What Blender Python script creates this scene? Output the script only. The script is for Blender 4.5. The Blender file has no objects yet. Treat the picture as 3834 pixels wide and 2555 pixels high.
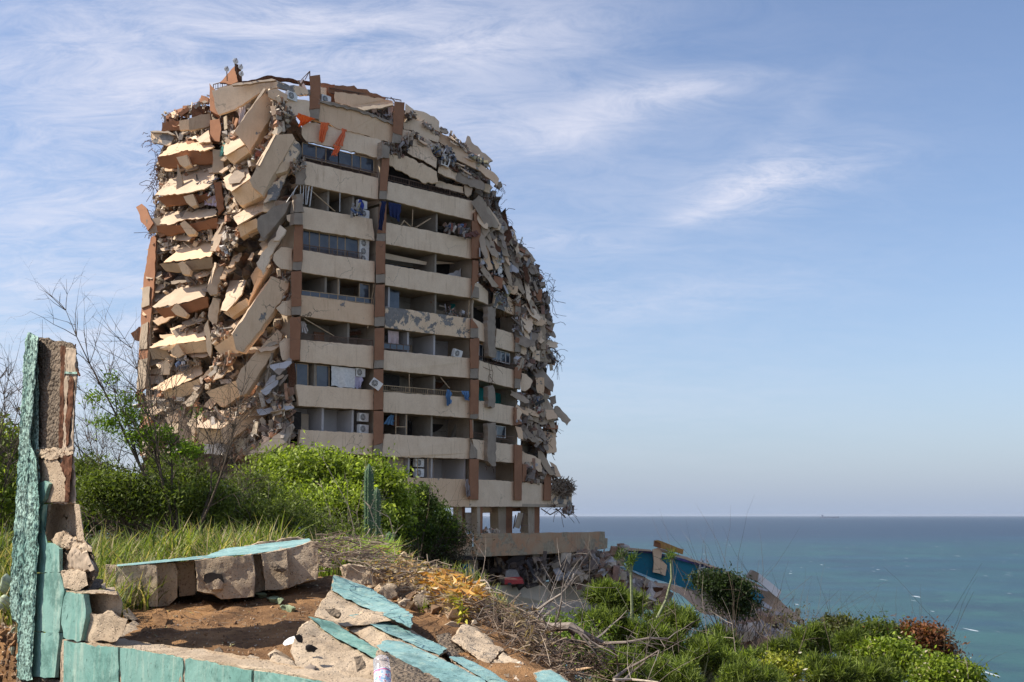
import bpy, bmesh, math, random
from mathutils import Vector, Matrix, noise, Euler
import numpy as np
random.seed(7); rnd = random.random; U = random.uniform
SC = bpy.context.scene; COL = SC.collection

# ---------------------------------------------------------------- camera, sun, sky, exposure
PITCH = math.atan(653.5/4260)
cam = bpy.data.cameras.new("camera"); cam.sensor_width = 36; cam.lens = 40.0
cam.clip_start = .05; cam.clip_end = 200000
camo = bpy.data.objects.new("camera", cam); COL.objects.link(camo)
camo.rotation_euler = (math.pi/2+PITCH, 0, 0); SC.camera = camo
SUN_EL = math.radians(46); SUN_AZ = math.radians(-98)   # azimuth from +Y clockwise: sun at left, slightly in front
sd = Vector((math.sin(SUN_AZ)*math.cos(SUN_EL), math.cos(SUN_AZ)*math.cos(SUN_EL), math.sin(SUN_EL)))
sl = bpy.data.lights.new("sun", 'SUN'); sl.energy = 4.6; sl.angle = math.radians(.5); sl.color = (1, .93, .82)
so = bpy.data.objects.new("sun", sl); COL.objects.link(so)
so.rotation_euler = sd.to_track_quat('Z', 'Y').to_euler(); so.location = (-40, -5, 60)
SC.view_settings.view_transform = 'Standard'; SC.view_settings.look = 'None'
SC.view_settings.exposure = .64; SC.view_settings.gamma = 1

class NT:
    def __init__(s, tree): s.t = tree; s.n = tree.nodes; s.l = tree.links
    def a(s, kind, **k):
        n = s.n.new('ShaderNode'+kind)
        ins = k.pop('i', {})
        for a, b in k.items(): setattr(n, a, b)
        for a, b in ins.items(): s.set(n, a, b)
        return n
    def set(s, n, a, b):
        if isinstance(b, bpy.types.NodeSocket): s.l.new(b, n.inputs[a])
        elif isinstance(b, bpy.types.Node): s.l.new(b.outputs[0], n.inputs[a])
        else: n.inputs[a].default_value = b
    def m(s, op, a, b=0., c=None, clamp=False):
        n = s.a('Math', operation=op, use_clamp=clamp); s.set(n, 0, a); s.set(n, 1, b)
        if c is not None: s.set(n, 2, c)
        return n.outputs[0]
    def vm(s, op, a, b=(0, 0, 0)):
        n = s.a('VectorMath', operation=op); s.set(n, 0, a); s.set(n, 1, b); return n
    def mix(s, f, a, b, bt='MIX'):
        n = s.a('Mix', data_type='RGBA', blend_type=bt); s.set(n, 0, f)
        for k, v in ((6, a), (7, b)):
            s.set(n, k, (*v, 1) if isinstance(v, tuple) and len(v) == 3 else v)
        return n.outputs[2]
    def rng(s, v, a, b, c=0., d=1., smooth=True):
        n = s.a('MapRange'); n.interpolation_type = 'SMOOTHSTEP' if smooth else 'LINEAR'
        for k, x in enumerate((v, a, b, c, d)): s.set(n, k, x)
        return n.outputs[0]
    def noise(s, vec, scale, detail=4, rough=.55, dist=0., out=0):
        n = s.a('TexNoise'); s.set(n, 'Vector', vec); s.set(n, 'Scale', scale); s.set(n, 'Detail', float(detail))
        s.set(n, 'Roughness', rough); s.set(n, 'Distortion', dist); return n.outputs[out]
    def sc(s, vec, k):
        n = s.vm('MULTIPLY', vec, k); return n.outputs[0]

def make_world():
    w = bpy.data.worlds.new("World"); SC.world = w; w.use_nodes = True
    T = NT(w.node_tree); T.n.clear()
    out = T.a('OutputWorld'); bg = T.a('Background'); T.l.new(bg.outputs[0], out.inputs[0])
    sky = T.a('TexSky', sky_type='NISHITA'); sky.sun_disc = False
    sky.sun_elevation = SUN_EL; sky.sun_rotation = SUN_AZ; sky.altitude = 30; sky.air_density = 1.0; sky.dust_density = 1.0; sky.ozone_density = 2.0
    tc = T.a('TexCoord').outputs['Generated']
    sep = T.a('SeparateXYZ'); T.set(sep, 0, tc); x, y, z = sep.outputs
    # cloud field seen in perspective on a high layer
    zz = T.m('ADD', T.m('MAXIMUM', z, 0.), .22)
    cv = T.a('CombineXYZ'); T.set(cv, 0, T.m('DIVIDE', x, zz)); T.set(cv, 1, T.m('DIVIDE', y, zz)); cv = cv.outputs[0]
    rot = T.a('Mapping'); T.set(rot, 0, cv); rot.inputs['Rotation'].default_value = (0, 0, .5); rot.inputs['Scale'].default_value = (1, 2.0, 1)
    n1 = T.noise(rot.outputs[0], 1.1, 8, .6, .7)
    n2 = T.noise(rot.outputs[0], 6.5, 12, .74, .8)
    nn = T.m('ADD', T.m('MULTIPLY', n1, .5), T.m('MULTIPLY', n2, .5))
    # slope coordinates in front
    yy = T.m('MAXIMUM', y, .05)
    u = T.m('DIVIDE', x, yy); v = T.m('DIVIDE', z, yy)
    front = T.rng(y, .1, .35)
    cover = None
    # (u, v, half-length, half-width, rotation, strength)
    for (cu, cvv, a, b, r, s) in CLOUDS:
        du = T.m('SUBTRACT', u, cu); dv = T.m('SUBTRACT', v, cvv)
        c_, s_ = math.cos(r), math.sin(r)
        p = T.m('DIVIDE', T.m('ADD', T.m('MULTIPLY', du, c_), T.m('MULTIPLY', dv, s_)), a)
        q = T.m('DIVIDE', T.m('SUBTRACT', T.m('MULTIPLY', dv, c_), T.m('MULTIPLY', du, s_)), b)
        d = T.m('ADD', T.m('MULTIPLY', p, p), T.m('MULTIPLY', q, q))
        g = T.m('MULTIPLY', T.m('EXPONENT', T.m('MULTIPLY', d, -1.)), s)
        cover = g if cover is None else T.m('ADD', cover, g)
    cover = T.m('MULTIPLY', cover, front)
    back = T.m('MULTIPLY', T.rng(y, .3, -.5), .55)  # unseen denser cloud added behind the camera to brighten the shaded facade
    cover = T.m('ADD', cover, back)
    mask = T.m('MULTIPLY', cover, T.rng(nn, .30, .70), clamp=True)
    base = T.mix(1., sky.outputs[0], (SKYT[0], SKYT[1], SKYT[2]), 'MULTIPLY')
    # pale haze low above the sea
    hz = T.m('EXPONENT', T.m('MULTIPLY', T.m('MAXIMUM', z, 0.), -9.))
    base = T.mix(T.m('MULTIPLY', hz, .85), base, HORIZ)
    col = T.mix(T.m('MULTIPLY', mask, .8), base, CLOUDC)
    T.set(bg, 0, col); bg.inputs[1].default_value = .1
CLOUDS = [(-.1,.30,.42,.2,0,.38), (-.38,.44,.22,.11,.1,.75), (-.14,.44,.20,.06,.1,.7), (.0,.435,.10,.02,.15,.45), (.06,.352,.11,.022,.28,.6), (.15,.388,.09,.016,.12,.5), (-.40,.27,.16,.11,0.,.7), (-.08,.35,.09,.03,.2,.4),
          (.245,.303,.085,.023,.22,1.15), (.19,.277,.06,.010,.3,.5), (.13,.19,.14,.018,.12,.35), (.05,.245,.07,.012,-.05,.35), (-.42,.12,.2,.09,0,.7), (.1,.10,.25,.05,0,.12), (.27,.37,.05,.02,.8,.15)]
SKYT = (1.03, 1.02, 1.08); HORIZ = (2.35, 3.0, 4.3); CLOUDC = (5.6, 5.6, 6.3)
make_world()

# ---------------------------------------------------------------- the photograph's frame turned into rays
FR = {'A':(450,200,2.24),'B':(1050,200,2.24),'C':(450,850,1.8443),'D':(1050,800,2.24),'E':(1700,700,1.96),'F':(1050,1400,1.7423),
      'G':(0,1100,1.568),'H':(0,1900,1.81),'I':(1000,1950,1.9608),'J':(2100,1900,2.353),'K':(2900,1850,2.2238),'T':(0,0,.6137),
      'M':(0,1500,2.614),'N':(700,1600,2.139),'O':(0,2000,2.8257),'Q':(1700,2150,2.941)}
def SS(fr, x, y): o = FR[fr]; return o[0]+x/o[2], o[1]+y/o[2]
cp, sp = math.cos(PITCH), math.sin(PITCH)
def ray(sx, sy):
    a = (sx-1917)/4260; b = -(sy-1277.5)/4260
    return Vector((a, cp-sp*b, sp+cp*b))
def P(sx, sy, Y): d = ray(sx, sy); return d*(Y/d.y)
def PF(fr, x, y, Y): return P(*SS(fr, x, y), Y)
YK = [(400,88),(510,86),(1040,79),(1125,80),(1401,83.6),(1776,91),(1939,96),(2151,103),(2400,110)]
def Yfac(sx):
    if sx <= YK[0][0]: return YK[0][1]
    for (a, b), (c, d) in zip(YK, YK[1:]):
        if sx <= c: return b+(d-b)*(sx-a)/(c-a)
    return YK[-1][1]
NIN = Vector((-.72, .70, 0)); NIL = Vector((.5, .86, 0))

class MB:
    def __init__(s): s.v = []; s.f = []; s.m = []; s.c = []; s.cc = (1, 1, 1)
    def add(s, vs, fs, mi=0, c=None):
        o = len(s.v); s.v += [tuple(v) for v in vs]; s.f += [tuple(i+o for i in f) for f in fs]
        s.m += [mi]*len(fs); s.c += [c or s.cc]*len(vs)
    def box(s, c, ax, ay, az, mi=0, col=None, jit=0, cap=True):
        c, ax, ay, az = map(Vector, (c, ax, ay, az)); vs = []
        for k in range(8):
            p = c+ax*(1 if k & 1 else -1)+ay*(1 if k & 2 else -1)+az*(1 if k & 4 else -1)
            if jit: p += Vector((U(-1, 1), U(-1, 1), U(-1, 1)))*jit
            vs.append(p)
        s.add(vs, [(0,2,3,1),(4,5,7,6),(0,1,5,4),(2,6,7,3),(0,4,6,2),(1,3,7,5)], mi, col)
    def bar(s, a, b, w, d=None, mi=0, col=None, up=Vector((0, 0, 1))):
        a, b = Vector(a), Vector(b); t = (b-a)
        if t.length < 1e-6: return
        t2 = t.normalized(); sx = t2.cross(up)
        if sx.length < .05: sx = t2.cross(Vector((1, 0, 0)))
        sx.normalize(); sy = sx.cross(t2)
        s.box((a+b)/2, t/2, sx*w/2, sy*(d or w)/2, mi, col)
    def tube(s, pts, rs, n=5, mi=0, col=None):
        vs = []; fs = []; pts = [Vector(p) for p in pts]; L = len(pts)
        for i, p in enumerate(pts):
            t = (pts[min(i+1, L-1)]-pts[max(i-1, 0)]).normalized()
            u = t.cross(Vector((.31, .2, .93))); u = u.normalized() if u.length > .05 else t.cross(Vector((1, 0, 0))).normalized()
            w = t.cross(u); r = rs[i] if isinstance(rs, (list, tuple)) else rs
            for k in range(n):
                a = 2*math.pi*k/n; vs.append(p+u*math.cos(a)*r+w*math.sin(a)*r)
        for i in range(L-1):
            for k in range(n):
                k2 = (k+1) % n; fs.append((i*n+k, i*n+k2, (i+1)*n+k2, (i+1)*n+k))
        fs += [tuple(range(n))[::-1], tuple(range((L-1)*n, L*n))]
        s.add(vs, fs, mi, col)
    def build(s, name, mats, parent=None, smooth=False):
        me = bpy.data.meshes.new(name); me.from_pydata(s.v, [], s.f)
        mats = mats if isinstance(mats, (list, tuple)) else [mats]
        for m_ in mats: me.materials.append(m_)
        if len(mats) > 1: me.polygons.foreach_set('material_index', s.m)
        a = me.color_attributes.new('Col', 'FLOAT_COLOR', 'POINT')
        c = np.ones((len(s.v), 4), np.float32); c[:, :3] = np.array(s.c, np.float32).reshape(-1, 3)
        a.data.foreach_set('color', c.ravel())
        if smooth: me.polygons.foreach_set('use_smooth', [True]*len(me.polygons))
        me.update(); o = bpy.data.objects.new(name, me); COL.objects.link(o)
        if parent: o.parent = parent; o.matrix_parent_inverse = parent_inv(parent)
        return o
def parent_inv(p):
    if p.type == 'MESH': return Matrix.Identity(4)
    m = Matrix.LocRotScale(p.location, p.rotation_euler, p.scale); q = p.parent
    while q: m = Matrix.LocRotScale(q.location, q.rotation_euler, q.scale) @ m; q = q.parent
    return m.inverted()
def thing(name, label, cat, loc=(0, 0, 0), group=None):
    o = bpy.data.objects.new(name, None); COL.objects.link(o); o.location = loc; o.empty_display_size = .2
    return tag(o, label, cat, group)
def tag(o, label, cat, group=None, kind=None):
    o['label'] = label; o['category'] = cat
    if group: o['group'] = group
    if kind: o['kind'] = kind
    return o

def plane_pts(fr, pts, Y=None, off=0., kx=None, kz=0.):
    """turn outline points into world points, on the curved facade (kx None) or on a tilted plane."""
    q = [SS(fr, *p[:2]) for p in pts]
    if kx is None: return [P(x, y, (Yfac(x) if Y is None else Y)+off) for x, y in q]
    cx = sum(p[0] for p in q)/len(q); cy = sum(p[1] for p in q)/len(q)
    Y0 = (Yfac(cx) if Y is None else Y)+off; c = P(cx, cy, Y0); out = []
    for x, y in q:
        d = ray(x, y); out.append(d*((Y0-kx*c.x-kz*c.z)/(d.y-kx*d.x-kz*d.z)))
    return out
def rough_outline(vs, r, step):
    out = []; n = len(vs)
    nrm = sum(((vs[i]-vs[0]).cross(vs[(i+1) % n]-vs[0]) for i in range(n)), Vector()).normalized()
    for i in range(n):
        a, b = vs[i], vs[(i+1) % n]; L = (b-a).length; k = max(1, int(L/step)); out.append(a)
        side = nrm.cross((b-a).normalized()) if L > 1e-6 else Vector()
        for j in range(1, k): out.append(a.lerp(b, j/k)+side*r*noise.noise(a.lerp(b, j/k)*(1.7/step))*2)
    return out
def sheet(mb, fr, pts, Y=None, off=0., kx=None, kz=0., th=.18, ext=None, mi=0, r=0., step=.35, col=None):
    vs = plane_pts(fr, pts, Y, off, kx, kz)
    if r: vs = rough_outline(vs, r, step)
    n = len(vs)
    nrm = sum(((vs[i]-vs[0]).cross(vs[(i+1) % n]-vs[0]) for i in range(n)), Vector())
    if nrm.dot(vs[0]) > 0: vs.reverse()
    e = ext if ext is not None else Vector((0, 1, 0))
    bk = [v+e*th for v in vs]
    mb.add(vs+bk, [tuple(range(n)), tuple(range(2*n-1, n-1, -1))]+[(i, i+n, (i+1) % n+n, (i+1) % n) for i in range(n)], mi, col)
    return vs
def inpoly(x, y, poly):
    c = False; n = len(poly)
    for i in range(n):
        (x1, y1), (x2, y2) = poly[i], poly[i-1]
        if (y1 > y) != (y2 > y) and x < (x2-x1)*(y-y1)/(y2-y1)+x1: c = not c
    return c
def inside(poly):
    xs = [p[0] for p in poly]; ys = [p[1] for p in poly]
    while True:
        x, y = U(min(xs), max(xs)), U(min(ys), max(ys))
        if inpoly(x, y, poly): return x, y
PAL = [(.62,.50,.36),(.55,.44,.33),(.40,.34,.28),(.34,.30,.26),(.47,.26,.14),(.30,.22,.16),(.20,.16,.13),(.66,.60,.52),(.45,.20,.11),(.50,.42,.34)]
def rvec(): 
    while True:
        v = Vector((U(-1, 1), U(-1, 1), U(-1, 1)))
        if .1 < v.length < 1: return v.normalized()
def rbox(mb, p, sx, sy, sz, pal=PAL, jit=.22, mi=0, bias=None):
    q = Euler((U(0, 6.3), U(0, 6.3), U(0, 6.3))).to_matrix()
    if bias: q = Euler((U(-.4, .4), U(-.4, .4), U(0, 6.3))).to_matrix()
    c = random.choice(pal); k = U(.75, 1.2)
    mb.box(p, q@Vector((sx, 0, 0)), q@Vector((0, sy, 0)), q@Vector((0, 0, sz)), mi, tuple(x*k for x in c), jit*min(sx, sy, sz))
def scatter(mb, fr, poly, n, smin, smax, off=(0, 1.), Y=None, pal=PAL, plank=.35, mi=0):
    for _ in range(n):
        x, y = SS(fr, *inside(poly)); Yb = Yfac(x) if Y is None else Y
        p = P(x, y, Yb+U(*off)); s = smin+(smax-smin)*rnd()**2.2
        if rnd() < plank: rbox(mb, p, s*1.6, s*U(.3, .6), s*U(.06, .18), pal, mi=mi)
        else: rbox(mb, p, s*U(.6, 1), s*U(.4, .8), s*U(.25, .6), pal, .5, mi=mi)
def rebar(mb, fr, poly, n, L, off=(-.5, .8), Y=None, col=(.12,.07,.05), rad=.016, down=.5):
    for _ in range(n):
        x, y = SS(fr, *inside(poly)); Yb = Yfac(x) if Y is None else Y
        p = P(x, y, Yb+U(*off)); d = rvec(); pts = [p]; l = U(.4, 1)*L
        for k in range(4):
            d = (d+rvec()*.5+Vector((0, 0, -down*rnd()))).normalized(); p = p+d*l/4; pts.append(p)
        mb.tube(pts, rad*U(.7, 1.3), 3, col=col)
# ---------------------------------------------------------------- materials
def mat(name, rough=.85):
    m = bpy.data.materials.new(name); m.use_nodes = True; T = NT(m.node_tree)
    b = m.node_tree.nodes['Principled BSDF']; b.inputs['Roughness'].default_value = rough
    b.inputs['Specular IOR Level'].default_value = .12
    tc = T.a('TexCoord').outputs['Object']
    return m, T, b, tc
def bump(T, b, h, s=.5, d=.02):
    n = T.a('Bump'); T.set(n, 'Height', h); n.inputs['Strength'].default_value = s; n.inputs['Distance'].default_value = d
    T.l.new(n.outputs[0], b.inputs['Normal']); return n
def paint_mat(name, c, c2, peel=.0, peelc=(.27,.25,.23), streak=.5, crack=.5, scale=1., vcol=False):
    m, T, b, tc = mat(name)
    n = T.noise(tc, .9*scale, 6, .6); col = T.mix(T.rng(n, .3, .7), c, c2)
    fine = T.noise(tc, 9*scale, 5, .7)
    col = T.mix(T.m('MULTIPLY', T.rng(fine, .35, .75), .35), col, tuple(x*.72 for x in c))
    if streak:
        sv = T.sc(tc, (3.2*scale, 3.2*scale, .22*scale)); s = T.noise(sv, 1.6, 6, .7)
        s2 = T.noise(tc, .35*scale, 3, .5)
        f = T.m('MULTIPLY', T.rng(s, .52, .78), T.rng(s2, .35, .6)); col = T.mix(T.m('MULTIPLY', f, streak), col, (c[0]*.50, c[1]*.40, c[2]*.30))
    if crack:
        wv = T.vm('ADD', tc, T.sc(T.noise(tc, 1.2*scale, 4, .6, out=1), (.9/scale,)*3)).outputs[0]
        v = T.a('TexVoronoi', feature='DISTANCE_TO_EDGE'); T.set(v, 'Vector', wv); v.inputs['Scale'].default_value = .42*scale
        f = T.m('MULTIPLY', T.rng(v.outputs[0], .012, .002), T.rng(T.noise(tc, .22*scale, 2), .5, .62))
        col = T.mix(T.m('MULTIPLY', f, crack), col, (.10,.08,.06))
    if peel:
        pn = T.noise(tc, .75*scale, 9, .66, .3)
        f = T.rng(pn, .70-peel*.28, .715-peel*.28)
        pc = T.mix(T.rng(T.noise(tc, 4*scale, 5), .3, .7), peelc, tuple(x*.7 for x in peelc))
        col = T.mix(f, col, pc)
        bump(T, b, T.m('SUBTRACT', T.m('MULTIPLY', fine, .5), f), .6, .03/scale)
    else: bump(T, b, fine, .35, .02/scale)
    if vcol:
        at = T.a('VertexColor', layer_name='Col').outputs[0]; col = T.mix(1., col, at, 'MULTIPLY')
    T.set(b, 'Base Color', col); return m
def vc_mat(name, rough=.9, amp=.35, scale=5., bmp=.5, spec=.2, bd=.03):
    m, T, b, tc = mat(name, rough); b.inputs['Specular IOR Level'].default_value = spec
    at = T.a('VertexColor', layer_name='Col').outputs[0]
    n = T.noise(tc, scale, 5, .65); k = T.rng(n, .25, .75, 1-amp, 1+amp, False)
    cc = T.a('CombineColor'); [T.set(cc, i, k) for i in range(3)]
    T.set(b, 'Base Color', T.mix(1., at, cc.outputs[0], 'MULTIPLY'))
    if bmp: bump(T, b, n, bmp, bd)
    return m
def plain(name, c, rough=.7, amp=.2, scale=4., metal=0., bmp=.2):
    m, T, b, tc = mat(name, rough); b.inputs['Metallic'].default_value = metal
    n = T.noise(tc, scale, 5, .6); T.set(b, 'Base Color', T.mix(T.rng(n, .3, .7), tuple(x*(1-amp) for x in c), tuple(min(1, x*(1+amp)) for x in c)))
    if bmp: bump(T, b, n, bmp, .01)
    return m
CREAM = paint_mat('cream_paint', (.73,.55,.38), (.82,.635,.45), streak=.75)
CREAMP = paint_mat('cream_paint_peeling', (.76,.55,.36), (.83,.62,.42), peel=.72, streak=.5)
CREAMD = paint_mat('cream_paint_dirty', (.76,.54,.35), (.68,.47,.30), peel=.22, streak=.6, crack=.9)
PALE = paint_mat('pale_slab', (.62,.47,.33), (.50,.37,.26), peel=.12, peelc=(.40,.33,.27), streak=.3, crack=.9)
ORANGE = paint_mat('terracotta_paint', (.35,.17,.095), (.29,.14,.08), peel=.06, peelc=(.36,.31,.26), streak=.25, crack=.6)
CONC = paint_mat('bare_concrete', (.37,.295,.225), (.28,.225,.175), streak=.5, crack=.5, scale=1.6)
CONCW = paint_mat('weathered_concrete', (.47,.37,.27), (.37,.29,.21), streak=.8, crack=.3)
RUB = vc_mat('rubble', .95, .4, 3.)
DARKM = vc_mat('interior_rubble', .95, .5, 1.2, .8, bd=.3)
ROOM = paint_mat('room_plaster', (.34,.29,.23), (.25,.21,.165), peel=.15, peelc=(.30,.17,.11), streak=.3, crack=.8)
LILAC = paint_mat('room_plaster_white', (.52,.49,.47), (.45,.42,.41), streak=.1, crack=.5)
TEALR = plain('room_teal_paint', (.02,.22,.20))
DARK = plain('dark_void', (.035,.03,.027), .9)  # near-black colour stands in for the shade of rooms, openings and holes
METAL = plain('railing_metal', (.14,.09,.065), .6)
TAN = plain('tan_metal', (.42,.30,.18), .6)
WHITE = plain('white_plastic', (.72,.70,.66), .5, .1)
BLACK = plain('fan_black', (.05,.05,.05), .6)
CLOTH = vc_mat('fabric', .95, .2, 6., .3)
GLASS, T_, b_, tc_ = mat('window_glass', .08)
b_.inputs['Specular IOR Level'].default_value = .6
T_.set(b_, 'Base Color', T_.mix(T_.rng(T_.noise(tc_, .8, 3), .4, .6), (.035,.045,.06), (.06,.07,.085)))
bump(T_, b_, T_.noise(tc_, .6, 2), .08, .05)
def turq(name, a, b_, peel, pc):
    m, T, b, tc = mat(name, .75)
    n = T.noise(tc, 3.2, 6, .7, .5); st = T.noise(T.sc(tc, (16, 16, 2.2)), 1., 7, .75, .3)
    col = T.mix(T.rng(n, .3, .7), a, b_); col = T.mix(T.m('MULTIPLY', T.rng(st, .47, .7), .7), col, (.42,.52,.42))
    col = T.mix(T.m('MULTIPLY', T.rng(T.noise(tc, 4.2, 6, .75), .47, .62), .85), col, tuple(x*.62 for x in a))
    sc = T.noise(T.sc(tc, (70, 70, 22)), 1., 4, .7, 1.); col = T.mix(T.m('MULTIPLY', T.rng(sc, .60, .68), .8), col, (.05,.10,.085))
    pn = T.noise(tc, 9, 9, .68, .4); f = T.rng(pn, .73-peel*.25, .74-peel*.25); col = T.mix(f, col, pc)
    fine = T.noise(tc, 60, 5, .7)
    T.set(b, 'Base Color', col); bump(T, b, T.m('SUBTRACT', T.m('ADD', T.m('MULTIPLY', fine, .35), st), T.m('MULTIPLY', f, .8)), .7, .01); return m
TURQ = turq('turquoise_paint', (.15,.31,.262), (.225,.385,.33), .22, (.40,.29,.20))
TURQB = turq('faded_turquoise_paint', (.18,.325,.315), (.25,.395,.385), .36, (.30,.27,.24))
def stucco():
    m, T, b, tc = mat('turquoise_stucco', .9)
    v = T.a('TexVoronoi', feature='SMOOTH_F1'); T.set(v, 'Vector', T.vm('ADD', tc, T.sc(T.noise(tc, 14, 3, out=1), (.06,)*3)).outputs[0]); v.inputs['Scale'].default_value = 60
    n = T.noise(tc, 30, 6, .7)
    h = T.m('ADD', T.m('MULTIPLY', v.outputs[0], -.8), n)
    col = T.mix(T.rng(T.noise(tc, 3, 4), .3, .7), (.22,.38,.32), (.40,.55,.47))
    col = T.mix(T.m('MULTIPLY', T.rng(T.noise(tc, 52, 5, .72), .47, .56), .9), col, (.055,.085,.07))
    T.set(b, 'Base Color', col); bump(T, b, h, .5, .010); return m
STUCCO = stucco()
def cinder():
    m, T, b, tc = mat('cinder_block', .95)
    n = T.noise(tc, 3.5, 6, .6); f = T.noise(tc, 70, 4, .75)
    col = T.mix(T.rng(n, .3, .7), (.52,.41,.29), (.37,.28,.19))
    col = T.mix(T.rng(f, .55, .68), col, (.14,.10,.07)); col = T.mix(T.m('MULTIPLY', T.rng(f, .42, .25), .5), col, (.58,.49,.39))
    v = T.a('TexVoronoi'); T.set(v, 'Vector', tc); v.inputs['Scale'].default_value = 48
    T.set(b, 'Base Color', col)
    bump(T, b, T.m('ADD', T.m('MULTIPLY', f, .7), T.m('MULTIPLY', T.rng(v.outputs[0], .05, .3), .6)), .85, .012); return m
CINDER = cinder()
def aggregate():
    m, T, b, tc = mat('broken_concrete', .95)
    n = T.noise(tc, 5, 6, .7); f = T.noise(tc, 40, 5, .75)
    v = T.a('TexVoronoi', feature='F1'); T.set(v, 'Vector', tc); v.inputs['Scale'].default_value = 55
    v2 = T.noise(tc, 13, 6, .75)
    col = T.mix(T.rng(n, .3, .7), (.26,.20,.145), (.15,.12,.09))
    col = T.mix(T.rng(f, .56, .72), col, (.09,.07,.055)); col = T.mix(T.m('MULTIPLY', T.rng(v.outputs[0], .25, .1), .35), col, (.5,.42,.33))
    col = T.mix(T.m('MULTIPLY', T.rng(v2, .6, .7), .4), col, (.24,.15,.07))
    T.set(b, 'Base Color', col); bump(T, b, T.m('ADD', f, T.m('MULTIPLY', v.outputs[0], -1.)), 1., .02); return m
AGG = aggregate()
RUST = plain('rusted_steel', (.10,.045,.025), .9, .6, 18, 0, .9)
def soil():
    m, T, b, tc = mat('soil', .97)
    n = T.noise(tc, 2.2, 8, .65); f = T.noise(tc, 28, 6, .75); g = T.noise(tc, .35, 4)
    col = T.mix(T.rng(n, .35, .65), (.37,.205,.095), (.14,.078,.042))
    col = T.mix(T.m('MULTIPLY', T.rng(f, .5, .75), .8), col, (.36,.23,.125))
    sep = T.a('SeparateXYZ'); T.set(sep, 0, tc)
    col = T.mix(T.rng(T.m('ADD', sep.outputs[1], T.m('MULTIPLY', g, 4.)), 9.6, 13.), col, T.mix(T.rng(n, .4, .6), (.09,.085,.04), (.15,.11,.06)))
    T.set(b, 'Base Color', col); bump(T, b, T.m('ADD', T.m('MULTIPLY', n, .5), f), 1., .03); return m
SOIL = soil()
def sea_mat():
    m, T, b, tc = mat('sea', .35); b.inputs['Specular IOR Level'].default_value = .12
    sep = T.a('SeparateXYZ'); T.set(sep, 0, tc)
    yv = sep.outputs[1]; ly = T.m('LOGARITHM', T.m('MAXIMUM', yv, 10.), 10.)
    big = T.noise(T.sc(tc, (.0011, .0035, 1)), 1., 5, .6); band = T.noise(T.sc(tc, (.0025, .006, 1)), 1., 7, .72)
    lyy = T.m('ADD', ly, T.m('MULTIPLY', T.m('SUBTRACT', big, .5), .10))
    cr = T.a('ValToRGB'); T.set(cr, 0, T.rng(lyy, 2.3, 5.0, 0, 1, False)); e = cr.color_ramp.elements
    stops = [(0,(0.0258,0.0864,0.0755)),(0.2,(0.0218,0.0770,0.0725)),(0.262,(0.0095,0.0518,0.0622)),(0.285,(0.0170,0.0706,0.0703)),(0.34,(0.0143,0.0598,0.0636)),(0.372,(0.0129,0.0360,0.0615)),(0.405,(0.0095,0.0194,0.0443)),(0.6,(0.0095,0.0194,0.0451)),(1,(0.0204,0.0396,0.0820))]
    while len(e) < len(stops): e.new(.5)
    for el, (p, c) in zip(e, stops): el.position = p; el.color = (*c, 1)
    col = cr.outputs[0]
    w = T.noise(T.sc(tc, (.016, .012, 1)), 1., 10, .8)
    col = T.mix(T.rng(w, .38, .62, .75, 0), col, (.008,.025,.045)); col = T.mix(T.rng(band, .45, .7, 0, .55), col, (.015,.06,.10))
    wc = T.noise(T.sc(tc, (.25, .035, 1)), 1., 2, .4); wc2 = T.noise(T.sc(tc, (.006, .003, 1)), 1., 3, .6)
    f = T.m('MULTIPLY', T.rng(wc, .71, .76), T.rng(wc2, .40, .5)); col = T.mix(T.m('MULTIPLY', f, .6), col, (.7,.75,.78))
    T.set(b, 'Base Color', col); bump(T, b, w, .5, 2.); return m
SEA = sea_mat()
def leaf_mat(name, trans=.35, rough=.6):
    m = bpy.data.materials.new(name); m.use_nodes = True; T = NT(m.node_tree); T.n.clear()
    o = T.a('OutputMaterial'); at = T.a('VertexColor', layer_name='Col').outputs[0]
    d = T.a('BsdfPrincipled'); T.set(d, 'Base Color', at); d.inputs['Roughness'].default_value = rough; d.inputs['Specular IOR Level'].default_value = .3
    t = T.a('BsdfTranslucent'); T.set(t, 0, T.mix(1., at, (1.5, 1.6, .7), 'MULTIPLY'))
    mx = T.a('MixShader'); mx.inputs[0].default_value = trans; T.l.new(d.outputs[0], mx.inputs[1]); T.l.new(t.outputs[0], mx.inputs[2]); T.l.new(mx.outputs[0], o.inputs[0]); return m
LEAF = leaf_mat('leaves'); BARK = vc_mat('bark', .9, .4, 30., .5, bd=.01); DRYL = leaf_mat('dry_leaves', .25)
CACT = vc_mat('cactus_skin', .6, .3, 12., .3, bd=.01)
# ---------------------------------------------------------------- ground, sea
def lerp_tab(t, x):
    if x <= t[0][0]: return t[0][1]
    for (a, b), (c, d) in zip(t, t[1:]):
        if x <= c: return b+(d-b)*(x-a)/(c-a)
    return t[-1][1]
PLA = [(0,-.95),(4,-.74),(6,-.70),(7.2,-.60),(8,-.50),(10,-.50),(14,-.52),(25,-.8),(40,-3.4),(60,-8.5),(78,-13),(95,-14),(115,-20),(150,-46)]
SLO = [(0,-1.2),(4,-1.05),(6,-1.15),(10,-1.75),(20,-2.75),(40,-6.2),(75,-12),(110,-15),(150,-46)]
GW0 = Vector(((237-1917)/4260*6, 6)); _w = (Vector(((1298-1917)/4260*4.45, 4.45))-GW0).normalized(); GWN = Vector((_w.y, -_w.x))
if GWN.y > 0: GWN = -GWN
def sstep(a, b, x): t = min(1, max(0, (x-a)/(b-a))); return t*t*(3-2*t)
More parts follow.
